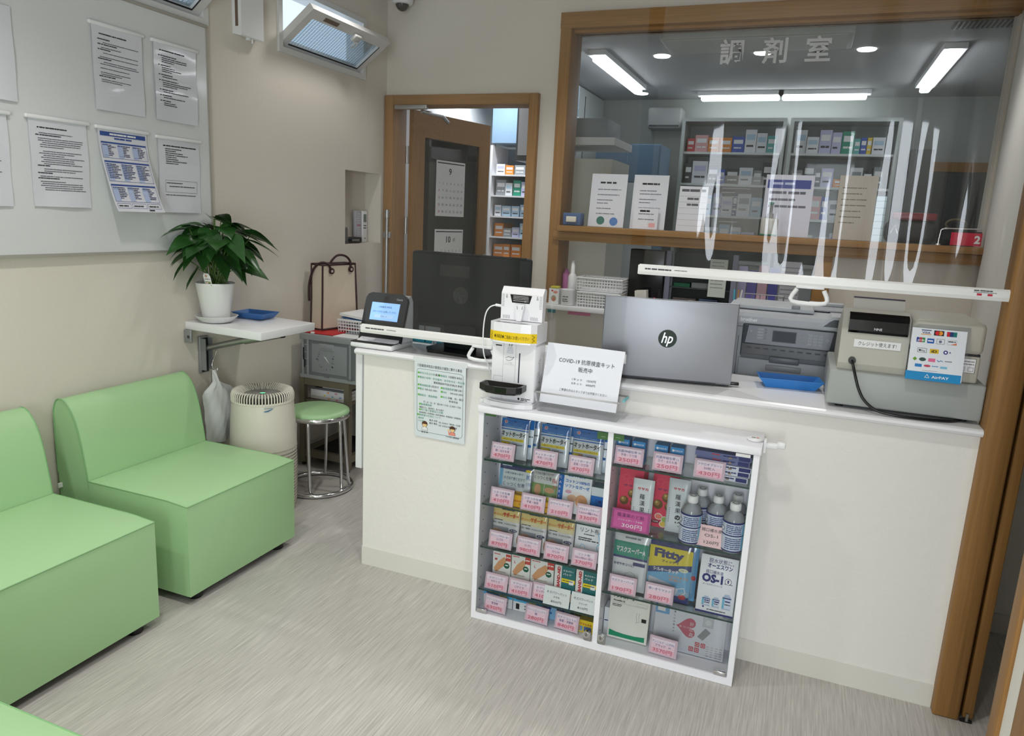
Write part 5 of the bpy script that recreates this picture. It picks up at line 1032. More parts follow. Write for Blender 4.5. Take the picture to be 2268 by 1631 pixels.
# ------------------------------------------------ price cards
pk = [ink((240, 224, 236)), ink((242, 208, 222)), ink((240, 188, 206))]; pside = ink((214, 180, 200)); redp = ink((206, 92, 112)); bluep_ = ink((96, 98, 150))
def card(x, z, l1, l2, price, what, w=.088, h=.060, kind='pink', y=2.2545, sub=None, rz=0.0):
    m = MB(); d = .010; b = .008
    lab = '%s price card reading %s円, before %s' % (kind, price.replace('円', ''), what)
    if kind == 'white' or kind == 'hand':
        c = ink((232, 238, 238)) if kind == 'white' else ink((242, 206, 208))
        m.box(0, w, -.0012, 0, 0, h, c); f = Face(m, (0, -.0012, 0)); g = ink((60, 66, 70))
        if kind == 'white': f.text(l1, w / 2, h * .62, .0095, g, 'c', w * .78); f.text(l2, w / 2, h * .42, .007, g); f.text(price, w / 2, h * .16, .009, g, 'c', w * .4)
        else:
            f.text('経口補水液', w * .48, h * .72, .011, g, 'c', w * .62); f.text('OS-1', w * .48, h * .46, .012, g, 'c', w * .42); f.text(price, w * .5, h * .14, .011, g, 'c', w * .46); f.line(w * .12, 0, w * .16, h, .0005, ink((200, 150, 156)), 1); f.line(0, h * .3, w, h * .3, .0005, ink((220, 176, 180)), 1)
            lab = 'pale pink handwritten card before the water bottles'
    else:
        cs = pk if kind == 'pink' else [ink((206, 92, 160))] * 3; sd = pside if kind == 'pink' else ink((180, 80, 144))
        o = [(0, 0), (w, 0), (w, h), (0, h)]; i = [(b, b * .9), (w - b, b * .9), (w - b, h - b * .7), (b, h - b * .7)]
        P = lambda q, yy: [(a, yy, c) for a, c in q]
        m.add(P(o, 0) + P(o, -.004) + P(i, -d), [(3, 2, 1, 0), (0, 1, 5, 4), (1, 2, 6, 5), (2, 3, 7, 6), (3, 0, 4, 7)], sd)
        m.add(P(o, -.004) + P(i, -d), [(0, 1, 5, 4), (1, 2, 6, 5), (2, 3, 7, 6), (3, 0, 4, 7)], mat('bevel_' + kind, (232, 206, 220) if kind == 'pink' else (200, 98, 160), .12, coat=.5))
        f = Face(m, (b, -d, b * .9)); iw = w - 2 * b; ih = h - 1.6 * b
        for k in range(3): f.rect(0, ih * (2 - k) / 3, iw, ih * (3 - k) / 3, cs[k], 0)
        if kind == 'pink':
            f.text(l1, iw / 2, ih * .70, .0085, bluep_, 'c', min(iw * .96, len(l1) * .0105)); 
            if l2: f.text(l2, iw / 2, ih * .46, .0085, bluep_, 'c', min(iw * .9, len(l2) * .0085))
            f.text(price, iw / 2, ih * .06, .0145, redp, 'c', iw * .82, .025)
        else:
            f.text('羅漢果のど飴', iw / 2, ih * .66, .013, ink((110, 50, 100)), 'c', iw * .8); f.text('ノンシュガー・うめ味', iw / 2, ih * .45, .006, WT, 'c', iw * .72); f.text(price, iw * .56, ih * .06, .015, WT, 'c', iw * .6, .03); lab = 'magenta price card before the pink and silver candy bags'
        m.add([(-.002, -d * .2, 0), (w + .002, -d * .2, 0), (w + .002, -d * .2, h), (-.002, -d * .2, h)], [(0, 1, 2, 3)], acryl)
    m.rot('X', -12, (0, 0, 0)); m.rot('Z', rz, (w / 2, 0, 0)); m.move((x, y, z + .0026))
    solo('price_card', m, lab, 'price card', 'price cards in the glass cabinet')
for a in ((-.945, .611, 'ネットホータイ', '頭・太もも用', '470円', 'the leftmost net bandage packs'), (-.789, .611, 'ネットホータイ', '手先・ひじ用', '470円', 'the middle net bandage packs'), (-.660, .611, 'ネットホータイ', '足首・ひざ用', '470円', 'the net bandage packs under the green sticker'),
    (-.940, .445, 'つきつき包帯', '腕・ひざ用', '410円', 'the navy and white bandage pack'), (-.823, .445, 'つきつき包帯', '手首・指用', '410円', 'the green bandage pack'), (-.724, .445, 'ホワイトガーゼ', '', '210円', 'the blue edged gauze box'), (-.621, .445, 'プラスチックテープ', '12mm幅×7m', '330円', 'the small blue tape box'),
    (-.938, .281, 'ダンシップサポーター', 'ひざM', '870円', 'the leftmost yellow topped pack'), (-.830, .281, 'ダンシップサポーター', 'ひざL', '980円', 'the second yellow topped pack'), (-.727, .281, 'ダンシップサポーター', 'ひじM', '870円', 'the third yellow topped pack'), (-.626, .281, 'リント布', '2.8cm×80cm 1枚入', '370円', 'the white lint cloth box'),
    (-.946, .115, 'ケアリーヴ', 'Mサイズ', '510円', 'the leftmost plaster box'), (-.853, .115, 'ケアリーヴ', 'Lサイズ', '410円', 'the second plaster box'), (-.766, .115, 'ケアリーヴ', 'ビッグサイズ', '410円', 'the large plaster box', .088, .060, 'pink', 2.2635),
    (-.946, .029, 'クリーンコットン', '清浄綿', '630円', 'the leftmost blue topped box'), (-.785, .029, 'クリーンコットンアイ', '綿', '280円', 'the second blue topped box'), (-.672, .029, 'ステリコットα', '殺菌・消毒綿', '840円', 'the yellow box by the lock'),
    (-.505, .671, '抗菌伸縮包帯 M', '手首・うで用', '250円', 'the first pair of blue bandage boxes'), (-.380, .671, '抗菌伸縮包帯 LL', 'ひざ・太もも用', '250円', 'the second pair of blue bandage boxes'), (-.249, .671, 'フクロオブラート', '50枚入', '430円', 'the stack of flat boxes'),
    (-.490, .217, 'マスクスーパーA', '', '190円', 'the green and white mask pack'), (-.366, .217, '使いきりマスク', '', '280円', 'the shiny yellow and blue mask bag'), (-.336, .029, 'アンシルク・2 27hPa', 'ブラック　M', '3570円', 'the heart printed monitor sheet')):
    card(*a, **({} if len(a) > 6 else dict(w=.094 if a[0] > -.51 else .088)), rz=-3 if a[1] < .03 else 0)
card(-.717, .115, 'キズパワーパット', '大きめ', '850円', 'the left teal and red plaster box', kind='white', y=2.2468, w=.095, h=.066); card(-.617, .115, 'キズパワーパット', 'ジャンボ', '810円', 'the right teal and red plaster box', kind='white', y=2.2468, w=.088, h=.066)
card(-.499, .446, '', '', '300円', '', kind='magenta', w=.128, h=.068); card(-.222, .446, '', '', '120円', '', kind='hand', w=.098, h=.068)

# ------------------------------------------------ goods
def box_item(name, label, x0, x1, z0, z1, side, draw, group=None, y=2.285, d=.05, tilt=0.0, top=None, cat='box', rz=0.0, r=0.0, gloss=.4):
    m = MB(); w = x1 - x0; h = z1 - z0
    if r: m.rbox(0, w, 0, d, 0, h, mat('pack_%d_%d_%d_%d' % (side + (int(gloss * 100),)), side, gloss), r)
    else: m.box(0, w, 0, d, 0, h, mat('pack_%d_%d_%d_%d' % (side + (int(gloss * 100),)), side, gloss))
    if top: m.quad((0, 0, h + .0003), (w, 0, h + .0003), (w, d, h + .0003), (0, d, h + .0003), ink(top))
    draw(Face(m, (0, 0, 0)), w, h)
    if tilt: m.rot('X', -tilt, (0, d * 0, 0))
    if rz: m.rot('Z', rz, (w / 2, 0, 0))
    lo = min(v.z for v in m.v); m.move((x0, y, z0 - lo + .0008)); return solo(name, m, label, cat, group)
foil = clear('clear_wrap', (.98, .98, .985), .08, haze=.02, boost=1.5)
def pouch(name, label, x0, x1, z0, z1, back, draw, group=None, y=2.285, tilt=10, wrap=True, bulge=.006, gloss=.25, cat='pack', crimp=True):
    """soft pack: two bulged films joined at the edges, printed front"""
    m = MB(); w = x1 - x0; h = z1 - z0; bk = mat('film_%d_%d_%d_%d' % (tuple(back) + (int(gloss * 100),)), back, gloss)
    S = lambda u, v: bulge * min(1, 9 * max(0, min(u, w - u)) / w) ** .6 * min(1, 9 * max(0, min(v, h - v)) / h) ** .6
    F = lambda u, v, l=0: Vector((u, -S(u, v) - l, v)); m.grid(lambda a, b: F(a * w, b * h), 10, 10, bk); m.grid(lambda a, b: Vector((w - a * w, S(w - a * w, b * h) + .0004, b * h)), 10, 10, bk)
    f = Face(m, (0, -bulge - .0005, 0)); draw(f, w, h)
    if wrap:
        G = lambda u, v: Vector((u - .004 + .008 * u / w, -S(u, v) * 1.2 - .0042 - .0012 * math.sin(u * 210 + v * 90) * math.sin(v * 140), v))
        m.grid(lambda a, b: G(a * w, b * h * 1.02), 14, 14, foil)
    m.rot('X', -tilt, (0, 0, 0)); lo = min(v.z for v in m.v); m.move((x0, y + .006, z0 - lo + .0008)); return solo(name, m, label, cat, group)
YL = ink((240, 216, 40)); BL = ink((30, 110, 190)); NV = ink((34, 44, 110)); LB = ink((130, 200, 236)); ORG = ink((224, 96, 40)); TG = ink((20, 120, 116)); SK = ink((214, 160, 116)); PBG = ink((210, 228, 240))
def net(n):
    def dr(f, w, h):
        f.rect(0, h * .72, w, h, BL, 1); f.rect(0, h * .755, w, h * .775, WT, 2); f.disc(w * .16, h * .92, .006, WT, 2); f.disc(w * .16, h * .92, .0045, RED, 3); f.rect(w * .13, h * .915, w * .19, h * .925, WT, 4); f.disc(w * .5, h * .94, .003, ink((20, 70, 130)), 2)
        f.text('FAMILY CARE', w * .5, h * .785, .006, LB, 'c', w * .56, 0, 3); f.text('ネットホータイ', w * .48, h * .56, .0175, K, 'c', w * .88, .04, 2); f.rect(w * .04, h * .45, w * .86, h * .52, YL, 1); f.text('必要なだけ切って使えます', w * .45, h * .465, .006, K, 'c', w * .74, .02, 2)
        f.frame(w * .04, h * .2, w * .36, h * .42, .001, K, 2); f.rect(w * .04, h * .2, w * .36, h * .42, YL, 1); (f.poly([(w * .1, h * .22), (w * .2, h * .40), (w * .3, h * .22)], DG, 2) if n == 0 else f.rect(w * .12, h * .24, w * .26, h * .36, DG, 2) if n == 1 else f.rect(w * .22, h * .2, w * .35, h * .42, SK, 2)); f.frame(w * .45, h * .34, w * .88, h * .41, .0008, BL, 1); f.dash(w * .5, w * .84, h * .36, .003, DG, 2)
    return dr
NM = ['leftmost', 'middle', 'right hand']
for i, (x0, x1) in enumerate(((-.928, -.826), (-.779, -.675), (-.662, -.556))):
    pouch('bandage_pack', '%s front net bandage pack, blue and white, on the top left shelf' % NM[i], x0, x1, .611, .752, (214, 222, 228), net(i), 'net bandage packs', tilt=9)
    for k in range(1, 3): pouch('bandage_pack', '%s net bandage pack showing behind the %s front one' % (('second', 'rearmost')[k - 1], NM[i]), x0 + .008 * k, x1 + .012 * k, .611, .752 + .002 * k, (200, 212, 222), lambda f, w, h: (f.rect(0, h * .74, w, h, BL, 1), f.rect(w * .8, h * .3, w * .95, h * .36, BL, 1), f.dash(w * .75, w * .98, h * .55, .004, DG, 1)), 'net bandage packs', y=2.285 + .022 * k, tilt=9, wrap=(k == 2), bulge=.004)
def d1_(f, w, h):
    f.rect(0, h * .84, w, h, NV, 1); f.dash(w * .06, w * .4, h * .92, .004, PBG, 2); f.disc(w * .88, h * .87, .012, YL, 2, ry=.005); f.rect(0, h * .42, w * .1, h * .84, LB, 1); f.text('つきつきホータイ', w * .44, h * .73, .008, NV, 'c', w * .56, .02); f.text('かさねて巻くだけで', w * .46, h * .59, .0115, NV, 'c', w * .64, .03); f.text('くっつく包帯', w * .46, h * .44, .0145, NV, 'c', w * .66, .04); f.text('腕', w * .88, h * .66, .016, BL, bold=.03); f.text('ひざ用', w * .9, h * .5, .013, BL, 'c', .018, .03, vert=False); f.rect(0, 0, w, h * .34, ink((196, 150, 60)), 1); f.rect(w * .3, .0, w * .9, h * .2, ink((230, 190, 60)), 2)
pouch('bandage_pack', 'navy and white wrap bandage pack on the second left shelf', -.925, -.801, .445, .590, (222, 230, 236), d1_, 'wrap bandage packs', tilt=8)
def d2_(f, w, h):
    f.text('かさねて巻くだけで', w * .45, h * .88, .009, K, 'c', w * .7, .02); f.text('くっつく包帯', w * .42, h * .76, .0135, K, 'c', w * .66, .04); f.text('指', w * .86, h * .72, .017, RED, bold=.04); f.text('用', w * .88, h * .58, .012, RED, bold=.03); f.rect(0, h * .36, w, h * .66, ink((124, 158, 92)), 1); f.disc(w * .25, h * .5, .012, SK, 2, ry=.02); f.disc(w * .7, h * .52, .018, SK, 2, ry=.01); f.rect(0, 0, w, h * .34, YL, 1); f.line(w * .48, h * .36, w * .5, h * .66, .001, WT, 2)
pouch('bandage_pack', 'green pictured wrap bandage pack on the second left shelf', -.802, -.706, .445, .585, (222, 224, 224), d2_, 'wrap bandage packs', tilt=8)
for k, (x, z1) in enumerate(((-.86, .5), (-.79, .495))):
    box_item('yellow_box', '%s low yellow box behind the wrap bandage cards' % ('left' if k == 0 else 'right'), x, x + .062, .445, z1 - .012, (222, 170, 40), lambda f, w, h: (f.rect(0, h * .45, w, h * .6, ink((190, 120, 30)), 1), f.text('OU', w * .5, h * .2, .009, ink((120, 70, 20)))), 'low yellow boxes', y=2.268, d=.012)
def d3_(f, w, h):
    f.rect(0, 0, w * .2, h, BL, 1); 
    for i, ch in enumerate('CARES'): f.text(ch, w * .1, h * .78 - i * h * .115, .011, WT, 'c', None, .01, 2)
    f.text('COTTON', w * .55, h * .86, .012, BL, 'c', w * .5, .03); f.text('コットン100%の', w * .6, h * .72, .0115, BL, 'c', w * .7, .03); f.text('ソフトなガーゼ', w * .6, h * .60, .0115, BL, 'c', w * .7, .03); f.disc(w * .36, h * .5, .012, ink((216, 170, 190)), 1, ry=.006); f.disc(w * .62, h * .34, .028, ink((232, 226, 222)), 1); f.disc(w * .75, h * .32, .022, SK, 2); f.disc(w * .48, h * .36, .018, ink((226, 184, 150)), 2, ry=.012)
box_item('gauze_box', 'white gauze box with a blue edge and hands picture', -.715, -.590, .445, .592, (232, 236, 240), d3_, y=2.30, tilt=9, d=.022)
box_item('tape_box', 'small blue and white tape box at the right of the second shelf', -.588, -.534, .445, .555, (214, 222, 226), lambda f, w, h: (f.rect(0, h * .1, w, h * .72, BL, 1), f.rect(w * .3, h * .2, w * .9, h * .6, ink((20, 90, 170)), 2), f.disc(w * .6, h * .55, .005, NV, 3), f.dash(w * .35, w * .85, h * .3, .004, WT, 3)), y=2.31, d=.05, top=(120, 150, 160))
def sup(c, sz):
    def dr(f, w, h):
        f.rect(0, h * .72, w, h, ink((240, 214, 130)), 1); f.rect(0, h * .62, w, h * .72, ink((240, 228, 180)), 1); f.dash(w * .3, w * .8, h * .90, .004, K, 2, lo=2, hi=5); f.text('ダンシップ', w * .2, h * .74, .008, ink(c), 'c', w * .36, .04, 2); f.text('サポーター', w * .66, h * .73, .0155, ink(c), 'c', w * .58, .06, 2); f.dash(w * .06, w * .4, h * .62, .003, DG, 2); f.text('筋肉・関節痛、冷え性などの保温に。', w * .5, h * .53, .006, K, 'c', w * .92, .02); f.rect(0, 0, w * .62, h * .46, ink((150, 156, 164)), 1); f.disc(w * .2, h * .2, .03, ink((196, 156, 130)), 2); f.disc(w * .80, h * .41, .015, NV, 2, ry=.0055); f.text(sz, w * .80, h * .39, .0065, WT, 'c', None, .02, 4)
    return dr
for i, (x0, x1, c, s) in enumerate(((-.943, -.840, (210, 50, 30), 'ひざM'), (-.836, -.736, (222, 100, 30), 'ひざL'), (-.733, -.636, (214, 96, 50), 'ひじM'))):
    pouch('supporter_pack', '%s yellow topped supporter pack on the third left shelf' % ('first', 'second', 'third')[i], x0, x1, .281, .424, (226, 226, 228), sup(c, s), 'yellow topped supporter packs', tilt=9)
box_item('lint_box', 'white lint cloth box with light blue clouds on the third left shelf', -.634, -.534, .281, .425, (236, 240, 244), lambda f, w, h: (f.text('リント布', w * .5, h * .70, .017, K, 'c', w * .66, .04), f.dash(w * .3, w * .7, h * .64, .003, DG, 1), f.dash(w * .12, w * .6, h * .54, .004, DG, 1), f.dash(w * .12, w * .85, h * .49, .004, DG, 1), f.path([(w * .85, h * .95), (w * .95, h * .8), (w * .82, h * .7), (w * .9, h * .5), (w * .8, h * .4), (w * .86, h * .2)], .0025, LB, 1), f.path([(w * .2, h * .3), (w * .25, h * .4), (w * .35, h * .38), (w * .4, h * .3)], .0015, LB, 1)), y=2.30, tilt=8, d=.02)
def plas(sz, big=False):
    def dr(f, w, h):
        f.dash(.004, w * .4, h * .92, .003, RED, 1); f.text(sz, w * .18, h * .74, .012, RED, bold=.02); f.rect(w * .72, h * .78, w, h * .97, ink((206, 80, 70)), 1); f.dash(w * .75, w * .97, h * .87, .004, WT, 2); f.poly([(w * .06, h * .5), (w * .3, h * .72), (w * .62, h * .88), (w * .76, h * .82), (w * .7, h * .66), (w * .4, h * .5), (w * .2, h * .4)], SK, 1); f.disc(w * .78, h * .64, .011, ink((20, 96, 70)), 2); f.dash(w * .7, w * .86, h * .64, .004, WT, 3); f.text('CARELEAVES', w * .4, h * .42, .005, ink((150, 110, 40)), 'c', w * .66, .02); f.text('ケアリーヴ', w * .45, h * .24, .013, ink((20, 60, 40)), 'c', w * .74, .05); f.rect(0, 0, w, h * .12, ink((40, 130, 80)), 1)
    return dr
for i, (x0, x1, z1, s) in enumerate(((-.932, -.862, .250, 'M'), (-.858, -.787, .256, 'L'), (-.784, -.697, .256, 'L'))):
    box_item('plaster_box', '%s white plaster box with a finger picture' % ('left small', 'middle small', 'wider right')[i], x0, x1, .115, z1, (230, 232, 228), plas(s), 'finger plaster boxes', y=2.29, d=.05, top=(110, 124, 112))
box_item('plaster_box', 'narrow green edged plaster box behind the wider one', -.694, -.672, .115, .252, (90, 160, 90), lambda f, w, h: f.disc(w * .5, h * .7, .006, ink((20, 96, 70)), 1), 'finger plaster boxes', y=2.30, d=.045)
def bandaid(f, w, h):
    f.rect(0, 0, w * .34, h, ink((226, 224, 222)), 1)
    for i, ch in enumerate('BAND-AID'): pass
    vs, fs = glyphs('BAND-AID', .05); x0 = min(a for a, b in vs); x1 = max(a for a, b in vs); k = h * .52 / (x1 - x0)
    f.mb.add([f.P(w * .27 - b * k * .9, h * .44 + (a - x0) * k, 3) for a, b in vs], fs, ink((190, 40, 50)))
    f.text('キズパワー', w * .67, h * .86, .007, WT, 'c', w * .5, .02); f.text('パッド', w * .62, h * .77, .008, WT, 'c', w * .4, .02); f.rect(w * .36, h * .58, w, h * .68, YL, 2); f.dash(w * .4, w * .9, h * .62, .003, ink((90, 90, 30)), 3); f.rect(w * .72, h * .55, w * .94, h * .66, WT, 3); f.disc(w * .68, h * .22, w * .26, ink((216, 190, 170)), 2, ry=.022)
for i, (x0, x1) in enumerate(((-.688, -.613), (-.610, -.535))):
    box_item('plaster_box', '%s teal and red plaster box with lengthwise writing' % ('left', 'right')[i], x0, x1, .115, .262, (24, 110, 112), bandaid, 'teal and red plaster boxes', y=2.272, d=.05, tilt=0)
def cot(nm):
    return lambda f, w, h: (f.rect(0, h * .62, w, h, ink((80, 176, 220)), 1), f.dash(w * .1, w * .5, h * .76, .006, NV, 2), f.dash(w * .55, w * .8, h * .7, .004, YL, 2), f.text(nm, w * .62, h * .18, .018, K, 'c', w * .45, .04), f.rect(w * .1, h * .12, w * .22, h * .5, K, 1))
for i, (x0, x1) in enumerate(((-.966, -.852), (-.848, -.735))):
    box_item('cotton_box', '%s white cotton box with light blue top on the lowest left shelf' % ('left', 'right')[i], x0, x1, .029, .088, (232, 234, 236), cot('コットン'), 'blue topped cotton boxes', y=2.30, d=.07, top=(90, 170, 210))
for i, x in enumerate((-.722, -.672)):
    box_item('bottle_box', '%s tall pale blue box at the lowest left shelf' % ('left', 'right')[i], x, x + .042, .029, .092, (140, 190, 226), lambda f, w, h: (f.rect(w * .05, h * .62, w * .5, h, ink((24, 70, 170)), 1), f.disc(w * .5, h * .4, .004, BL, 2), f.line(w * .2, h * .7, w * .22, h * .95, .002, WT, 3)), 'pale blue boxes', y=2.30, d=.05)
box_item('cotton_box', 'yellow antiseptic cotton box beside the cabinet lock', -.612, -.534, .029, .075, (238, 210, 30), lambda f, w, h: (f.text('ステリコットα', w * .5, h * .62, .008, RED, 'c', w * .8, .04), f.rect(w * .08, h * .1, w * .5, h * .5, ink((120, 160, 200)), 1), f.disc(w * .3, h * .3, .008, SK, 2), f.rect(w * .55, h * .1, w * .9, h * .5, ink((90, 120, 180)), 1)), y=2.272, d=.09, top=(190, 170, 60))
# right half
def stretch(f, w, h): f.rect(0, h * .76, w, h * .96, ink((60, 150, 214)), 1); f.rect(0, 0, w, h * .74, ink((46, 130, 200)), 1); f.disc(w * .2, h * .86, .004, WT, 2); f.text('伸縮包帯', w * .6, h * .82, .0065, WT, 'c', w * .6, .02, 2); f.poly([(w * .08, h * .6), (w * .9, h * .6), (w * .8, h * .48), (w * .2, h * .48)], WT, 2); f.dash(w * .2, w * .8, h * .52, .004, NV, 3)
for i, (x0, x1) in enumerate(((-.513, -.466), (-.462, -.414), (-.388, -.340), (-.337, -.289))):
    box_item('bandage_box', '%s blue stretch bandage box on the top right shelf' % ('first', 'second', 'third', 'fourth')[i], x0 + .006, x1, .671, .748, (60, 140, 206), stretch, 'blue stretch bandage boxes', y=2.285, d=.04, top=(90, 150, 190))
for i in range(5):
    box_item('flat_box', 'flat white and blue box, %s of the pile on the top right shelf' % ('lowest', 'second lowest', 'middle', 'second highest', 'topmost')[i], -.252 + .006 * (i % 2), -.086 + .004 * (i % 3), .671 + i * .0172, .671 + i * .0172 + .0160, (216, 220, 232) if i < 3 else (90, 100, 150), lambda f, w, h: (f.rect(w * .78, h * .1, w * .98, h * .9, NV, 1), f.dash(w * .5, w * .75, h * .5, .004, NV, 1), f.rect(w * .6, h * .2, w * .66, h * .6, ink((160, 140, 120)), 1), f.dash(w * .3, w * .45, h * .6, .003, RED, 1)), 'flat boxes in a pile', y=2.272 + .004 * (i % 2), d=.09)
def rakan(f, w, h):
    f.rect(0, 0, w, h, ink((214, 66, 92)), 0)
    for i in range(5): f.path([(w * (.2 * i + .1) + .012 * math.cos(a * .6), h * (.78 + .05 * (i % 2)) + .012 * math.sin(a * .6)) for a in range(8)], .0006, ink((232, 120, 140)), 1)
    f.text('サラヤ', w * .5, h * .68, .007, ink((70, 60, 110)), 'c', w * .6, .02)
    for u, v, r in ((.6, .56, .19), (.28, .42, .19), (.72, .40, .18)): f.disc(w * u, h * v, w * r, ink((104, 78, 36)), 1); f.disc(w * (u - .04), h * v + w * .05, w * r * .6, ink((150, 118, 60)), 2); f.disc(w * (u - .06), h * v + w * .08, w * r * .25, ink((196, 168, 110)), 3)
    for u, v, c in ((.35, .2, (226, 130, 110)), (.6, .16, (150, 180, 90)), (.55, .07, (220, 190, 90))): f.disc(w * u, h * v, .013, WT, 1, ry=.011); f.disc(w * u, h * v, .011, ink(c), 2, ry=.009)
    f.disc(w * .25, h * .1, .014, ink((110, 30, 50)), 3, ry=.006); f.text('うめ味', w * .25, h * .088, .006, WT, l=5)
def kanji(f, w, h):
    f.text('サヤカ', w * .5, h * .80, .009, RED, 'c', w * .5, .03)
    for i, ch in enumerate('羅漢果のど'): f.text(ch, w * (.5 + .02 * i), h * (.63 - .125 * i), .017, K, 'c', None, .05, 3)
    for u in (.14, .84): 
        for i in range(8): f.rect(w * u, h * (.2 + .035 * i), w * u + .002, h * (.2 + .035 * i) + .003, DG, 1)
for i, (x0, x1, z1, y, dr, bc, l) in enumerate(((-.497, -.417, .636, 2.312, rakan, (214, 66, 92), 'left pink candy bag pictured with brown fruits'), (-.442, -.372, .622, 2.268, kanji, (206, 214, 218), 'left silver candy bag with black brush writing'), (-.388, -.302, .632, 2.336, rakan, (214, 66, 92), 'right pink candy bag pictured with brown fruits'), (-.332, -.262, .628, 2.312, kanji, (206, 214, 218), 'right silver candy bag with black brush writing'))):
    pouch('candy_bag', l, x0, x1, .446, z1, bc, dr, 'candy bags', y=y, tilt=6, wrap=False, bulge=.009, gloss=.22)
for i, (x0, x1, z1, c, l) in enumerate(((-.489, -.412, .640, (196, 52, 80), 'pink candy bag standing behind the left pink one'), (-.378, -.322, .645, (196, 52, 80), 'pink candy bag standing behind the right pink one'), (-.412, -.382, .632, (200, 208, 214), 'silver candy bag behind the left silver one'))):
    pouch('candy_bag', l, x0, x1, .446, z1, c, lambda f, w, h: f.dash(w * .2, w * .8, h * .7, .006, WT, 1), 'candy bags', y=2.360, tilt=6, wrap=False, bulge=.007, gloss=.22)
bw = clear('bottle_clear', (.93, .96, .98), .05, haze=.3, hazecol=(.85, .9, .95)); blab = mat('bottle_label', (206, 216, 232), .3)
def bottle(x, y, z, l):
    t = thing('drink_bottle', l, 'bottle', (x, y, z + .0008), 'clear water bottles with blue labels')
    z += .0008; H = .150; r = .0332
    m = MB(); m.lathe([(.030, 0), (r, .004), (r, .10), (r * .97, .108), (.024, .126), (.0145, .132), (.0135, .138)], (x, y, z), bw, 24); part('bottle_body', m, t)
    m = MB(); m.lathe([(.0165, .136), (.0175, .138), (.0172, .156), (.015, .158), (.0, .158)], (x, y, z), whitep, 20); f = Face(m, (x, y, z + .1585), (1, 0, 0), (0, 1, 0)); f.disc(0, 0, .010, ink((90, 110, 100)), 0); f.disc(0, 0, .0075, WT, 1); part('cap', m, t)
    m = MB(); fn = lambda u, v, k: Vector((x + (r + .0008 + k) * math.sin(u / r), y - (r + .0008 + k) * math.cos(u / r), z + v))
    f = Face(m, (0, 0, 0), fn=fn); f.rect(-.09, .006, .09, .104, blab, 0); f.rect(-.09, .098, .09, .104, NV, 1); f.rect(-.09, .058, .09, .062, NV, 1); f.rect(-.09, .006, .09, .010, NV, 1); f.rect(.032, .012, .040, .096, ink((120, 190, 220)), 1)
    for i in range(5): f.dash(-.02, .03, .066 + i * .006, .0032, ink((70, 84, 140)), 1)
    for i in range(6): f.dash(-.02, .03, .015 + i * .0066, .0032, ink((70, 84, 140)), 1)
    f.disc(-.034, .078, .008, ink((60, 110, 150)), 1); f.disc(-.034, .078, .006, WT, 2); part('label', m, t)
for x, y, l in ((-.244, 2.272, 'clear water bottle, front left one beside the candy bags'), (-.168, 2.312, 'clear water bottle, front middle one'), (-.112, 2.272, 'clear water bottle nearest the cabinet right side'), (-.225, 2.352, 'clear water bottle, rear left one'), (-.112, 2.352, 'clear water bottle, rear right one')): bottle(x, y, .446, l)
def msk(f, w, h):
    f.rect(0, h * .60, w, h * .86, ink((24, 150, 124)), 1); f.rect(0, h * .56, w, h * .60, NV, 1); f.text('マスクスーパーA', w * .5, h * .67, .019, WT, 'c', w * .86, .04); f.text('カゼやホコリに!', w * .34, h * .43, .009, NV, 'c', w * .6, .03); f.rect(w * .6, h * .46, w * .95, h * .52, NV, 1); f.dash(w * .3, w * .8, h * .92, .005, ink((130, 140, 145)), 1); f.path([(w * .38, h * .2), (w * .42, h * .3), (w * .55, h * .34), (w * .68, h * .3), (w * .74, h * .2)], .001, ink((90, 160, 70)), 1)
pouch('mask_pack', 'white and green mask pack on the third right shelf', -.492, -.375, .217, .412, (230, 234, 236), msk, 'white and green mask packs', tilt=8)
pouch('mask_pack', 'second white mask pack behind the white and green one', -.482, -.366, .217, .410, (222, 228, 232), lambda f, w, h: f.rect(0, h * .62, w, h * .84, ink((24, 150, 124)), 1), 'white and green mask packs', y=2.312, tilt=8)
def fit(f, w, h):
    f.rect(0, h * .90, w, h, NV, 1); f.poly([(0, h * .9), (w, h * .9), (w, h * .66), (0, h * .52)], ink((232, 214, 40)), 1); f.poly([(0, h * .52), (w, h * .66), (w, h * .56), (0, h * .42)], ink((24, 54, 120)), 2); f.poly([(0, h * .42), (w, h * .56), (w, h * .2), (0, h * .1)], ink((110, 180, 222)), 1); f.rect(0, 0, w, h * .1, NV, 1)
    f.text('Fitty', w * .46, h * .71, .034, NV, 'c', w * .70, .05, 3); f.text('フィッティ', w * .5, h * .635, .009, K, 'c', w * .4, .03, 3); f.text('シルキータッチ', w * .42, h * .475, .012, WT, 'c', w * .6, .04, 4); f.disc(w * .82, h * .555, .016, ink((230, 236, 200)), 3, ry=.007); f.text('ふわり', w * .82, h * .54, .007, K, l=4); f.text('シルクのような', w * .72, h * .40, .008, ink((226, 150, 60)), 'c', w * .46, .03, 3); f.text('肌触り', w * .66, h * .34, .009, ink((226, 150, 60)), 'c', w * .3, .03, 3); f.poly([(.004, h * .36), (w * .5, h * .3), (w * .75, h * .22), (w * .7, h * .12), (.004, h * .1)], ink((206, 214, 224)), 2); f.path([(w * .7, h * .22), (w * .88, h * .26), (w * .92, h * .18), (w * .8, h * .12)], .0025, WT, 3); f.disc(w * .85, h * .1, .012, RED, 3, ry=.008); f.disc(w * .1, h * .95, .0, WT, 2)
pouch('mask_bag', 'shiny yellow and blue mask bag on the third right shelf', -.369, -.228, .217, .415, (150, 190, 214), fit, 'shiny mask bags', tilt=7, gloss=.18)
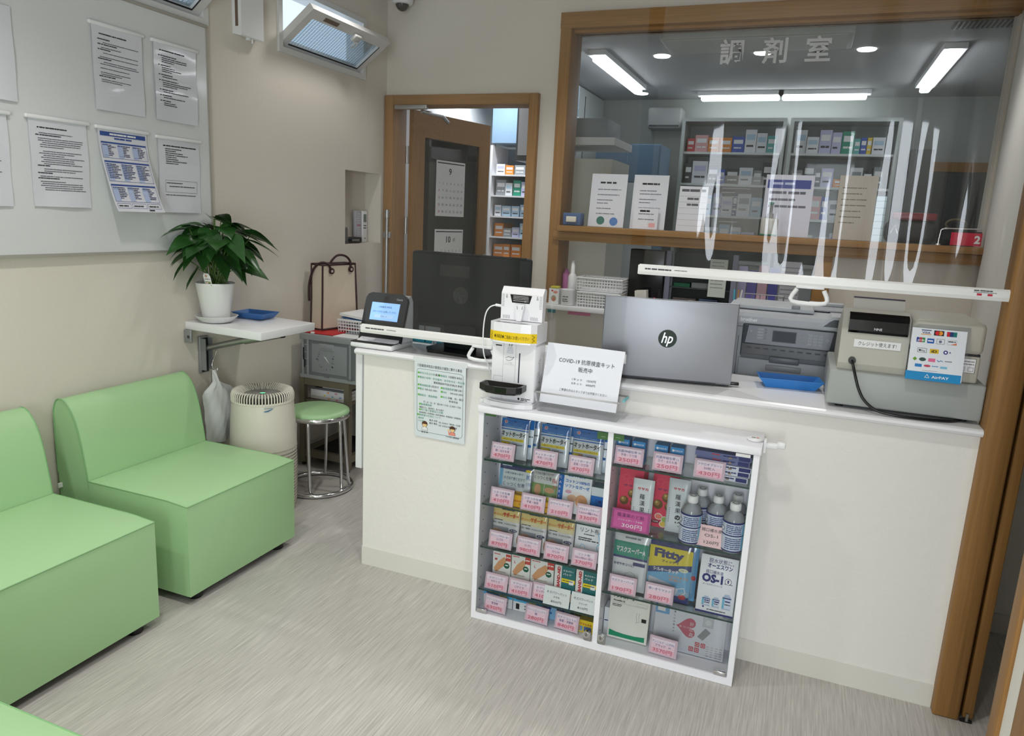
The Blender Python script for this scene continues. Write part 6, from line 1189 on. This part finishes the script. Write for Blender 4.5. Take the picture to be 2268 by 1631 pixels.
pouch('mask_bag', 'blue mask bag showing behind the shiny yellow one', -.350, -.212, .217, .412, (60, 120, 180), lambda f, w, h: (f.rect(w * .85, 0, w, h, ink((100, 170, 215)), 1), f.disc(w * .93, h * .4, .008, RED, 2)), 'shiny mask bags', y=2.315, tilt=7, gloss=.18)
pouch('black_pouch', 'black item in clear wrap behind the tall leaflet', -.215, -.13, .217, .345, (34, 34, 36), lambda f, w, h: None, y=2.325, tilt=6)
def os1(f, w, h):
    f.text('脱水状態に。', w * .55, h * .875, .0155, NV, 'c', w * .66, .03); f.text('オーエスワン', w * .53, h * .785, .0155, NV, 'c', w * .66, .03); f.text('経口補水液', w * .40, h * .685, .012, NV, 'c', w * .46, .03); f.text('OS-1', w * .36, h * .53, .032, NV, 'c', w * .56, .05); f.disc(w * .78, h * .60, .0105, NV, 1); f.disc(w * .78, h * .60, .009, WT, 2); f.disc(w * .78, h * .615, .003, NV, 3); f.rect(w * .76, h * .575, w * .80, h * .605, NV, 3); f.text('オーエスワンシリーズ', w * .38, h * .48, .006, K, 'c', w * .52); f.rect(0, 0, w, .006, NV, 1); f.dash(w * .3, w * .8, h * .06, .003, DG, 1); f.disc(w * .2, h * .1, .003, NV, 1); f.dash(w * .68, w * .9, h * .55, .002, DG, 1)
    for u, hh, ww in ((.26, .21, .11), (.52, .22, .10), (.80, .33, .115)):
        f.poly([(w * (u - ww), h * .12), (w * (u + ww), h * .12), (w * (u + ww), h * (.12 + hh * .62)), (w * (u + ww * .4), h * (.12 + hh * .8)), (w * (u - ww * .4), h * (.12 + hh * .8)), (w * (u - ww), h * (.12 + hh * .62))], ink((170, 186, 210)), 1); f.rect(w * (u - ww * .3), h * (.12 + hh * .8), w * (u + ww * .3), h * (.12 + hh), ink((228, 230, 234)), 1); f.rect(w * (u - ww), h * .14, w * (u + ww), h * (.12 + hh * .6), ink((206, 214, 232)), 2); f.rect(w * (u - ww), h * .14, w * (u - ww * .5), h * (.12 + hh * .6), ink((110, 180, 210)), 3); f.rect(w * (u - ww), h * (.12 + hh * .57), w * (u + ww), h * (.12 + hh * .62), NV, 3); f.dash(w * (u - ww * .4), w * (u + ww * .9), h * (.12 + hh * .4), .004, NV, 3); f.dash(w * (u - ww * .4), w * (u + ww * .9), h * (.12 + hh * .25), .003, DG, 3)
box_item('drink_leaflet', 'tall white leaflet with pictured bottles on the third right shelf', -.200, -.082, .217, .408, (226, 230, 236), os1, y=2.262, d=.004, tilt=9, cat='leaflet', r=.0015)
def ans(f, w, h):
    f.text('アンシルク・2', w * .33, h * .88, .011, K, 'c', w * .52, .04); f.text('Ansilk-2', w * .22, h * .80, .007, K, 'c', w * .3, .03); f.line(w * .05, h * .77, w * .94, h * .77, .0005, DG, 1); f.frame(w * .68, h * .79, w * .94, h * .84, .0005, DG, 1); f.dash(w * .06, w * .3, h * .72, .003, DG, 1); f.dash(w * .06, w * .28, h * .69, .0025, DG, 1); f.path([(w * .70, h * .64), (w * .68, h * .56), (w * .70, h * .5), (w * .72, h * .44), (w * .68, h * .42)], .0012, ink((150, 150, 150)), 1); f.path([(w * .76, h * .64), (w * .75, h * .54), (w * .77, h * .46), (w * .74, h * .43)], .0012, ink((150, 150, 150)), 1); f.rect(w * .82, h * .46, w * .94, h * .54, K, 1); f.poly([(w * .04, h * .04), (w * .94, h * .04), (w * .94, h * .15), (w * .7, h * .125), (w * .4, h * .125), (w * .2, h * .14), (w * .04, h * .17)], ink((10, 140, 100)), 1)
box_item('stocking_box', 'pale stocking box with a green band at its foot', -.488, -.350, .029, .195, (226, 226, 218), ans, y=2.285, d=.025, tilt=6)
box_item('small_carton', 'tiny white carton behind the cabinet lock', -.506, -.487, .029, .13, (220, 224, 228), lambda f, w, h: f.dash(.002, w, h * .5, .004, NV, 1), y=2.30, d=.05)
def bpm(f, w, h):
    f.rect(w * .0, h * .74, w * .2, h, ink((110, 170, 220)), 1); f.rect(w * .03, h * .79, w * .14, h * .96, WT, 2)
    hp = [(.46, .16)]; pts = []
    for i in range(24):
        a = 2 * math.pi * i / 24; pts.append((w * .47 + .034 * (16 * math.sin(a) ** 3) / 16 , h * .56 + .034 * (13 * math.cos(a) - 5 * math.cos(2 * a) - 2 * math.cos(3 * a) - math.cos(4 * a)) / 15))
    pts = [(w * .47 + (b - h * .56) * 1.0, h * .56 - (a - w * .47)) for a, b in pts]
    f.poly(pts, ink((198, 84, 108)), 1)
    for i, ch in enumerate('計圧血'): f.text(ch, w * .53, h * (.61 - .11 * (i)) , .013, WT, 'c', None, .04, 3)
    f.text('健・カンタン', w * .44, h * .54, .007, WT, 'c', .038, .02, 3)
    for i, ch in enumerate('優しい血管カフ'): f.text(ch, w * .28, h * (.82 - .07 * i), .006, DG, bold=.02)
    f.rect(w * .68, h * .66, w * .82, h * .88, ink((206, 210, 214)), 1); f.frame(w * .68, h * .66, w * .82, h * .88, .001, ink((150, 154, 160)), 2); f.disc(w * .75, h * .76, .009, ink((226, 230, 232)), 2); f.poly([(w * .62, h * .42), (w * .70, h * .36), (w * .80, h * .56), (w * .72, h * .63)], ink((146, 150, 150)), 2)
    for u, v in ((.6, .2), (.68, .2), (.6, .08), (.52, .08)): f.rect(w * u, h * v, w * (u + .065), h * (v + .1), ink((206, 84, 100)), 1); f.frame(w * (u + .015), h * (v + .025), w * (u + .05), h * (v + .075), .001, WT, 2)
    for i in range(4):
        for k in range(5): f.dash(w * (.76 + .06 * i), w * (.80 + .06 * i), h * (.05 + .05 * k), .0018, ink((180, 150, 160)), 1)
pouch('monitor_leaflet', 'white wrapped leaflet with a red heart on the lowest right shelf', -.334, -.098, .029, .190, (224, 228, 236), bpm, y=2.30, tilt=8, bulge=.003, cat='leaflet')
# ================================================================== on the dispensary window sill (in front of the glass)
ZS = 1.4128
stand = clear('stand_acrylic', (.93, .94, .95), .05, haze=.10)
def sill_sheet(name, label, x0, x1, z1, draw, y=4.19, col=(222, 222, 228), d=.004, cat='notice'):
    m = MB(); w = x1 - x0; h = z1 - ZS; m.box(0, w, 0, d, 0, h, ink(col)); draw(Face(m, (0, 0, 0)), w, h); m.rot('X', -7, (0, 0, 0)); lo = min(v.z for v in m.v); m.move((x0, y, ZS - lo + .0008))
    return solo(name, m, label, cat, 'sheets standing on the dispensary sill')
def textsheet(f, w, h, head=.5, dark=K):
    f.dash(w * .25, w * .25 + w * head, h * .82, .010, dark, 1, lo=2, hi=4); v = h * .7
    while v > h * .2:
        f.dash(w * .2, w * R.uniform(.5, .85), v, .005, ink((120, 120, 130)), 1); v -= R.choice((.018, .03))
sill_sheet('standing_sheet', 'white text sheet at the left of the dispensary sill', -1.21, -1.0, 1.715, lambda f, w, h: (textsheet(f, w, h), f.disc(w * .35, h * .12, .024, ink((70, 120, 110)), 2), f.disc(w * .72, h * .11, .024, ink((90, 130, 190)), 2)))
sill_sheet('standing_sheet', 'white text sheet seen in the gap between the roll screens', -.962, -.765, 1.715, textsheet)
sill_sheet('standing_card', 'small white card standing before the gap text sheet', -.94, -.80, 1.53, lambda f, w, h: (textsheet(f, w, h, .4), f.rect(w * .65, h * .1, w * .9, h * .3, ink((230, 170, 170)), 1)), y=4.165)
sill_sheet('standing_sheet', 'narrow white sheet with ruled rows on the sill', -.70, -.545, 1.66, lambda f, w, h: (f.dash(w * .08, w * .92, h * .88, .014, ink((90, 90, 96)), 1, lo=2, hi=5), [f.rect(w * .02, h * (.78 - .13 * i), w * .98, h * (.775 - .13 * i), ink((150, 150, 156)), 1) for i in range(6)], f.dash(w * .3, w * .7, h * .7, .012, ink((90, 90, 96)), 1), f.dash(w * .3, w * .7, h * .57, .012, ink((90, 90, 96)), 1)))
m = MB(); m.box(-.50, -.26, 4.185, 4.20, ZS + .001, 1.72, stand); f = Face(m, (-.50, 4.185, ZS)); [f.dash(.03, R.uniform(.1, .2), .26 - i * .022, .005, ink((150, 152, 150)), 1) for i in range(10)]; solo('acrylic_stand', m, 'clear acrylic text stand in the middle of the sill', 'stand')
sill_sheet('standing_sheet', 'white sheet with a blue headline band behind the pump bottle', -.25, -.01, 1.735, lambda f, w, h: (f.rect(w * .04, h * .78, w * .94, h * .92, ink((70, 80, 150)), 1), f.dash(w * .15, w * .6, h * .84, .012, ink((190, 196, 226)), 2), f.dash(w * .1, w * .85, h * .69, .014, ink((100, 100, 112)), 1), f.dash(w * .1, w * .65, h * .58, .012, ink((110, 110, 120)), 1), f.dash(w * .1, w * .88, h * .47, .012, ink((110, 110, 120)), 1)), col=(214, 214, 226))
sill_sheet('standing_sheet', 'beige text sheet on the right half of the sill', .11, .29, 1.74, lambda f, w, h: [f.dash(w * .1, w * R.uniform(.5, .9), h * (.8 - .09 * i), .005, ink((120, 112, 104)), 1) for i in range(7)], col=(186, 178, 168))
sill_sheet('standing_sheet', 'pale bluish ruled sheet between two screen streaks on the sill', .292, .34, 1.64, lambda f, w, h: [f.rect(0, h * (.9 - .15 * i), w, h * (.885 - .15 * i), ink((150, 176, 186)), 1) for i in range(6)], col=(190, 212, 220))
t = thing('pump_bottle', 'pump bottle with green details on the dispensary sill', 'bottle', (-.205, 4.15, ZS))
m = MB(); m.rbox(-.248, -.162, 4.118, 4.178, ZS + .001, 1.505, mat('pump_body', (188, 186, 178), .4), .012); m.rbox(-.249, -.161, 4.117, 4.179, ZS + .001, 1.424, mat('pump_green', (30, 110, 84), .4), .006); part('bottle_body', m, t)
m = MB(); m.cyl((-.205, 4.148, 1.503), (-.205, 4.148, 1.53), .016, mat('pump_grey', (120, 118, 116), .4)); m.cyl((-.205, 4.148, 1.53), (-.205, 4.148, 1.575), .010, mat('pump_grey', (120, 118, 116), .4)); m.rbox(-.218, -.192, 4.11, 4.16, 1.575, 1.588, mat('pump_green', (30, 110, 84), .4), .004); part('pump_head', m, t)
t = thing('tape_dispenser', 'blue holder with a cream roll at the left end of the sill', 'holder', (-1.29, 4.15, ZS))
m = MB(); m.rbox(-1.345, -1.235, 4.13, 4.20, ZS + .001, 1.485, mat('holder_blue', (72, 96, 140), .5), .006); part('body', m, t)
m = MB(); m.rbox(-1.32, -1.26, 4.112, 4.13, ZS + .02, 1.465, mat('holder_cream', (226, 220, 204), .6), .004); part('roll', m, t)
t = thing('pouch_bag', 'black pouch with a dark red lid on the right part of the sill', 'pouch', (.46, 4.17, ZS))
m = MB(); m.rbox(.345, .575, 4.12, 4.23, ZS + .001, 1.525, blackm, .035, 3); m.tube([(.37, 4.115, 1.46), (.385, 4.11, 1.50), (.40, 4.115, 1.46)], .004, chrome, 6); part('body', m, t)
m = MB(); m.rbox(.37, .565, 4.125, 4.225, 1.526, 1.562, mat('lid_dark_red', (112, 24, 34), .35), .008); part('lid', m, t)
t = thing('number_stand', 'chrome stand with a red number card at the right end of the sill', 'stand', (.66, 4.16, ZS))
m = MB(); m.tube([(.585, 4.13, ZS + .004), (.588, 4.13, 1.47), (.60, 4.13, 1.492), (.70, 4.13, 1.496), (.762, 4.13, 1.497)], .004, chrome, 8); m.cyl((.585, 4.13, ZS + .0006), (.585, 4.13, ZS + .008), .014, chrome, n=14); m.box(.60, .765, 4.14, 4.147, 1.44, 1.485, blackm); part('frame', m, t)
m = MB(); m.box(.635, .765, 4.125, 4.129, ZS + .004, 1.478, ink((206, 32, 66))); f = Face(m, (.635, 4.125, ZS)); f.text('2', .112, .014, .045, WT, bold=.04); part('number_card', m, t, 'red card with a white 2')
m = MB(); m.tube([(.66 + .045 * math.cos(a * math.pi / 12), 4.20, 1.515 + .025 * math.sin(a * math.pi / 12)) for a in range(24)], .006, mat('ring_brown', (96, 84, 62), .5), 6, True); m.box(.60, .72, 4.18, 4.22, ZS + .001, 1.493, blackm); solo('key_ring_stand', m, 'dark stand with a brown ring behind the red number card', 'stand')

# ================================================================== in the low opening
ZP = .9526
t = thing('tissue_carton', 'small white carton with red and green print on the pass shelf', 'carton', (-1.35, 4.12, ZP))
m = MB(); m.box(-1.385, -1.325, 4.08, 4.14, ZP + .0008, 1.045, WT); f = Face(m, (-1.385, 4.08, ZP)); f.disc(.02, .08, .006, RED, 1); f.disc(.04, .072, .014, ink((232, 150, 140)), 1, ry=.008); f.disc(.03, .035, .016, ink((176, 160, 130)), 1, ry=.018); f.disc(.03, .03, .009, ink((206, 110, 90)), 2); part('body', m, t)
m = MB(); m.rbox(-1.38, -1.33, 4.085, 4.135, 1.0455, 1.058, mat('sponge_yellow', (200, 190, 60), .8), .005); part('top', m, t)
m = MB(); m.lathe([(.036, .0008), (.038, .004), (.04, .09), (.041, .094), (.037, .094), (.034, .01), (0, .008)], (-1.275, 4.10, ZP), whitep, 28); f = Face(m, (-1.30, 4.0605, ZP)); f.dash(.006, .04, .05, .005, DG, 1); f.dash(.006, .036, .035, .005, DG, 1); f.dash(.006, .04, .024, .004, DG, 1); solo('white_cup', m, 'white cup with grey print on the pass shelf', 'cup')
m = MB(); m.lathe([(.026, .0008), (.026, .16), (.018, .175), (.013, .18), (.012, .255), (.0, .257)], (-1.29, 4.22, ZP), whitep, 20); solo('white_bottle', m, 'tall white bottle behind the white cup', 'bottle')
m = MB(); m.lathe([(.02, .0008), (.022, .004), (.022, .17), (.012, .19), (.012, .20), (0, .20)], (-1.345, 4.27, ZP), mat('bottle_pink', (214, 130, 190), .4), 18); solo('pink_bottle', m, 'pink bottle beside the left post of the low opening', 'bottle')
basket('slotted_basket', 'lower white slotted basket on the pass shelf', -1.215, -.96, 4.09, 4.28, ZP, 1.035, whitep, rows=5, group='baskets on the pass shelf')
m = MB(); m.box(-1.205, -.97, 4.10, 4.27, 1.0405, 1.048, mat('film_pack', (200, 204, 206), .3)); solo('flat_pack', m, 'flat wrapped packs between the two white baskets', 'pack')
basket('slotted_basket', 'upper white slotted basket stacked on the lower one', -1.225, -.955, 4.095, 4.285, 1.0486, 1.118, whitep, rows=4, group='baskets on the pass shelf')
m = MB(); m.box(-.951, -.905, 4.09, 4.16, ZP + .001, 1.0, ink((230, 200, 40))) ; solo('yellow_wrapper', m, 'yellow packet beside the white baskets', 'packet')
m = MB(); m.rbox(-.90, -.85, 4.10, 4.16, ZP + .001, 1.03, ink((196, 34, 50)), .01); solo('red_packet', m, 'red packet before the black computer', 'packet')
m = MB(); m.box(-.865, -.80, 4.08, 4.14, ZP + .001, 1.072, mat('carton_ivory', (222, 218, 212), .5)); f = Face(m, (-.865, 4.08, ZP)); [f.rect(.012 + i * .012, .02, .013 + i * .012, .11, ink((190, 186, 180)), 1) for i in range(4)]; m.rot('Y', -6, (-.83, 4.1, ZP)); m.move((0, 0, .004)); solo('ivory_carton', m, 'ivory carton leaning before the black computer', 'carton')
m = MB(); m.prism([(-.79, ZP + .001), (-.775, ZP + .001), (-.76, 1.035), (-.772, 1.04)], 'y', 4.10, 4.12, mat('marker_pink', (240, 60, 130), .4)); solo('pink_marker', m, 'bright pink marker beside the ivory carton', 'pen')
m = MB(); m.rbox(-.945, -.745, 4.20, 4.32, ZP + .001, 1.30, mat('black_gloss', (14, 14, 16), .25), .004); f = Face(m, (-.945, 4.20, ZP)); [f.disc(.185, .10 + i * .012, .002, ink((90, 96, 96)), 1) for i in range(3)]; solo('computer_tower', m, 'black computer standing in the low opening', 'computer')
t = thing('desk_rack', 'grey framed rack with dark trays in the low opening', 'rack', (-.52, 4.3, ZP))
gp = mat('post_grey_blue', (120, 122, 140), .4)
for x in (-.725, -.36):
    m = MB(); m.box(x - .014, x + .014, 4.22, 4.25, ZP + .001, 1.30, gp); part('post', m, t)
m = MB(); m.box(-.71, -.375, 4.31, 4.32, ZP + .001, 1.29, mat('rack_dark_green', (40, 52, 50), .5))
for z in (1.02, 1.10, 1.18): m.box(-.71, -.375, 4.24, 4.32, z - .006, z, mat('tray_smoke', (62, 68, 70), .3))
part('trays', m, t)
for i, (x, z, w, h, c, l) in enumerate(((-.69, 1.0208, .13, .016, (92, 84, 82), 'brown flat box on the low rack tray'), (-.54, 1.0208, .10, .02, (70, 84, 110), 'blue grey flat box on the low rack tray'), (-.59, 1.1008, .12, .03, (120, 126, 126), 'grey card tray on the middle rack tray'), (-.69, 1.1008, .09, .022, (36, 92, 66), 'green pad on the middle rack tray'))):
    m = MB(); m.box(x, x + w, 4.25, 4.30, z, z + h, ink(c)); solo('flat_box', m, l, 'box')
m = MB(); m.box(-.495, -.40, 4.223, 4.226, 1.06, 1.27, mat('note_sheet', (198, 204, 196), .7)); f = Face(m, (-.495, 4.223, 1.06)); [f.dash(.01, .08, .19 - i * .02, .006, ink((150, 156, 150)), 1) for i in range(8)]; m.box(-.47, -.42, 4.226, 4.238, 1.1, 1.103, DG); solo('note_sheet', m, 'pale note sheet hanging on the desk rack', 'paper')
m = MB(); m.rbox(-.59, -.56, 4.16, 4.18, 1.0, 1.035, whitep, .003); m.cyl((-.585, 4.17, ZP + .001), (-.578, 4.17, 1.0), .004, DG, n=8); m.cyl((-.585, 4.17, ZP + .0008), (-.585, 4.17, ZP + .006), .02, DG, n=14); solo('tag_holder', m, 'small white tag on a grey foot before the desk rack', 'tag')
for i, (x, w, z1, c, l) in enumerate(((-.34, .045, 1.24, (196, 190, 226), 'lilac folder nearest the grey post'), (-.29, .05, 1.22, (112, 104, 176), 'purple folder in the low opening'), (-.235, .05, 1.25, (214, 176, 190), 'pink folder in the low opening'), (-.18, .05, 1.24, (84, 84, 170), 'violet folder right of the pink one'))):
    m = MB(); m.box(x, x + w, 4.27, 4.31, ZP + .001, z1, mat('folder_%d' % i, c, .4)); solo('file_folder', m, l, 'folder', 'folders in the low opening')
m = MB(); m.box(-.12, -.02, 4.28, 4.31, ZP + .001, 1.28, mat('paper_pile', (220, 220, 228), .6)); f = Face(m, (-.12, 4.28, ZP)); [f.rect(.004, .1 + i * .024, .096, .106 + i * .024, ink((170, 172, 184)), 1) for i in range(9)]; solo('paper_block', m, 'white ruled paper block near the right post of the opening', 'paper')
t = thing('wire_rack', 'wire rack standing before the folders in the low opening', 'rack', (-.17, 4.18, ZP))
m = MB()
for x in [-.29 + i * .04 for i in range(6)]: m.cyl((x, 4.17, ZP + .001), (x, 4.17, 1.10), .0025, steel, n=6)
for z in (.97, 1.10): m.cyl((-.292, 4.17, z), (-.088, 4.17, z), .003, steel, n=6)
for x in (-.29, -.09): m.cyl((x, 4.17, 1.10), (x, 4.22, 1.10), .003, steel, n=6); m.cyl((x, 4.22, 1.10), (x, 4.22, ZP + .001), .003, steel, n=6)
part('wires', m, t)
t = thing('pen_cup', 'clear cup of pens in the low opening', 'cup', (-.325, 4.13, ZP))
m = MB(); m.lathe([(.028, .0008), (.03, .003), (.033, .09), (.031, .09), (.027, .005), (0, .004)], (-.325, 4.13, ZP), clear('cup_smoke', (.8, .82, .84), .06, haze=.15), 20); part('cup_body', m, t)
for i, (a, c, l) in enumerate(((-.3, (90, 190, 220), 'sky blue pen in the clear cup'), (.2, (196, 150, 90), 'tan pen in the clear cup'), (.5, (230, 230, 232), 'white pen in the clear cup'))):
    m = MB(); m.cyl((-.325 + .008 * (i - 1), 4.125, ZP + .006), (-.325 + .008 * (i - 1) + .03 * math.sin(a), 4.13, 1.12), .0045, ink(c), n=8); solo('pen', m, l, 'pen', 'pens in the clear cup')
# coloured notes on the shelf front
for i, (x, w, c, l) in enumerate(((-1.43, .05, (60, 160, 170), 'teal note strip under the pass shelf'), (-1.30, .14, (226, 130, 170), 'pink note strip under the pass shelf'))):
    m = MB(); m.box(x, x + w, 4.2075, 4.2095, .885, .905, ink(c)); solo('note_strip', m, l, 'note')
m = MB(); m.tube([(.30, 4.205, 1.12), (.285, 4.203, 1.07), (.24, 4.203, 1.02), (.20, 4.203, .96), (.19, 4.203, .9)], .003, whitep, 6); solo('wall_cable', m, 'thin white cable on the wall behind the cash register', 'cable')
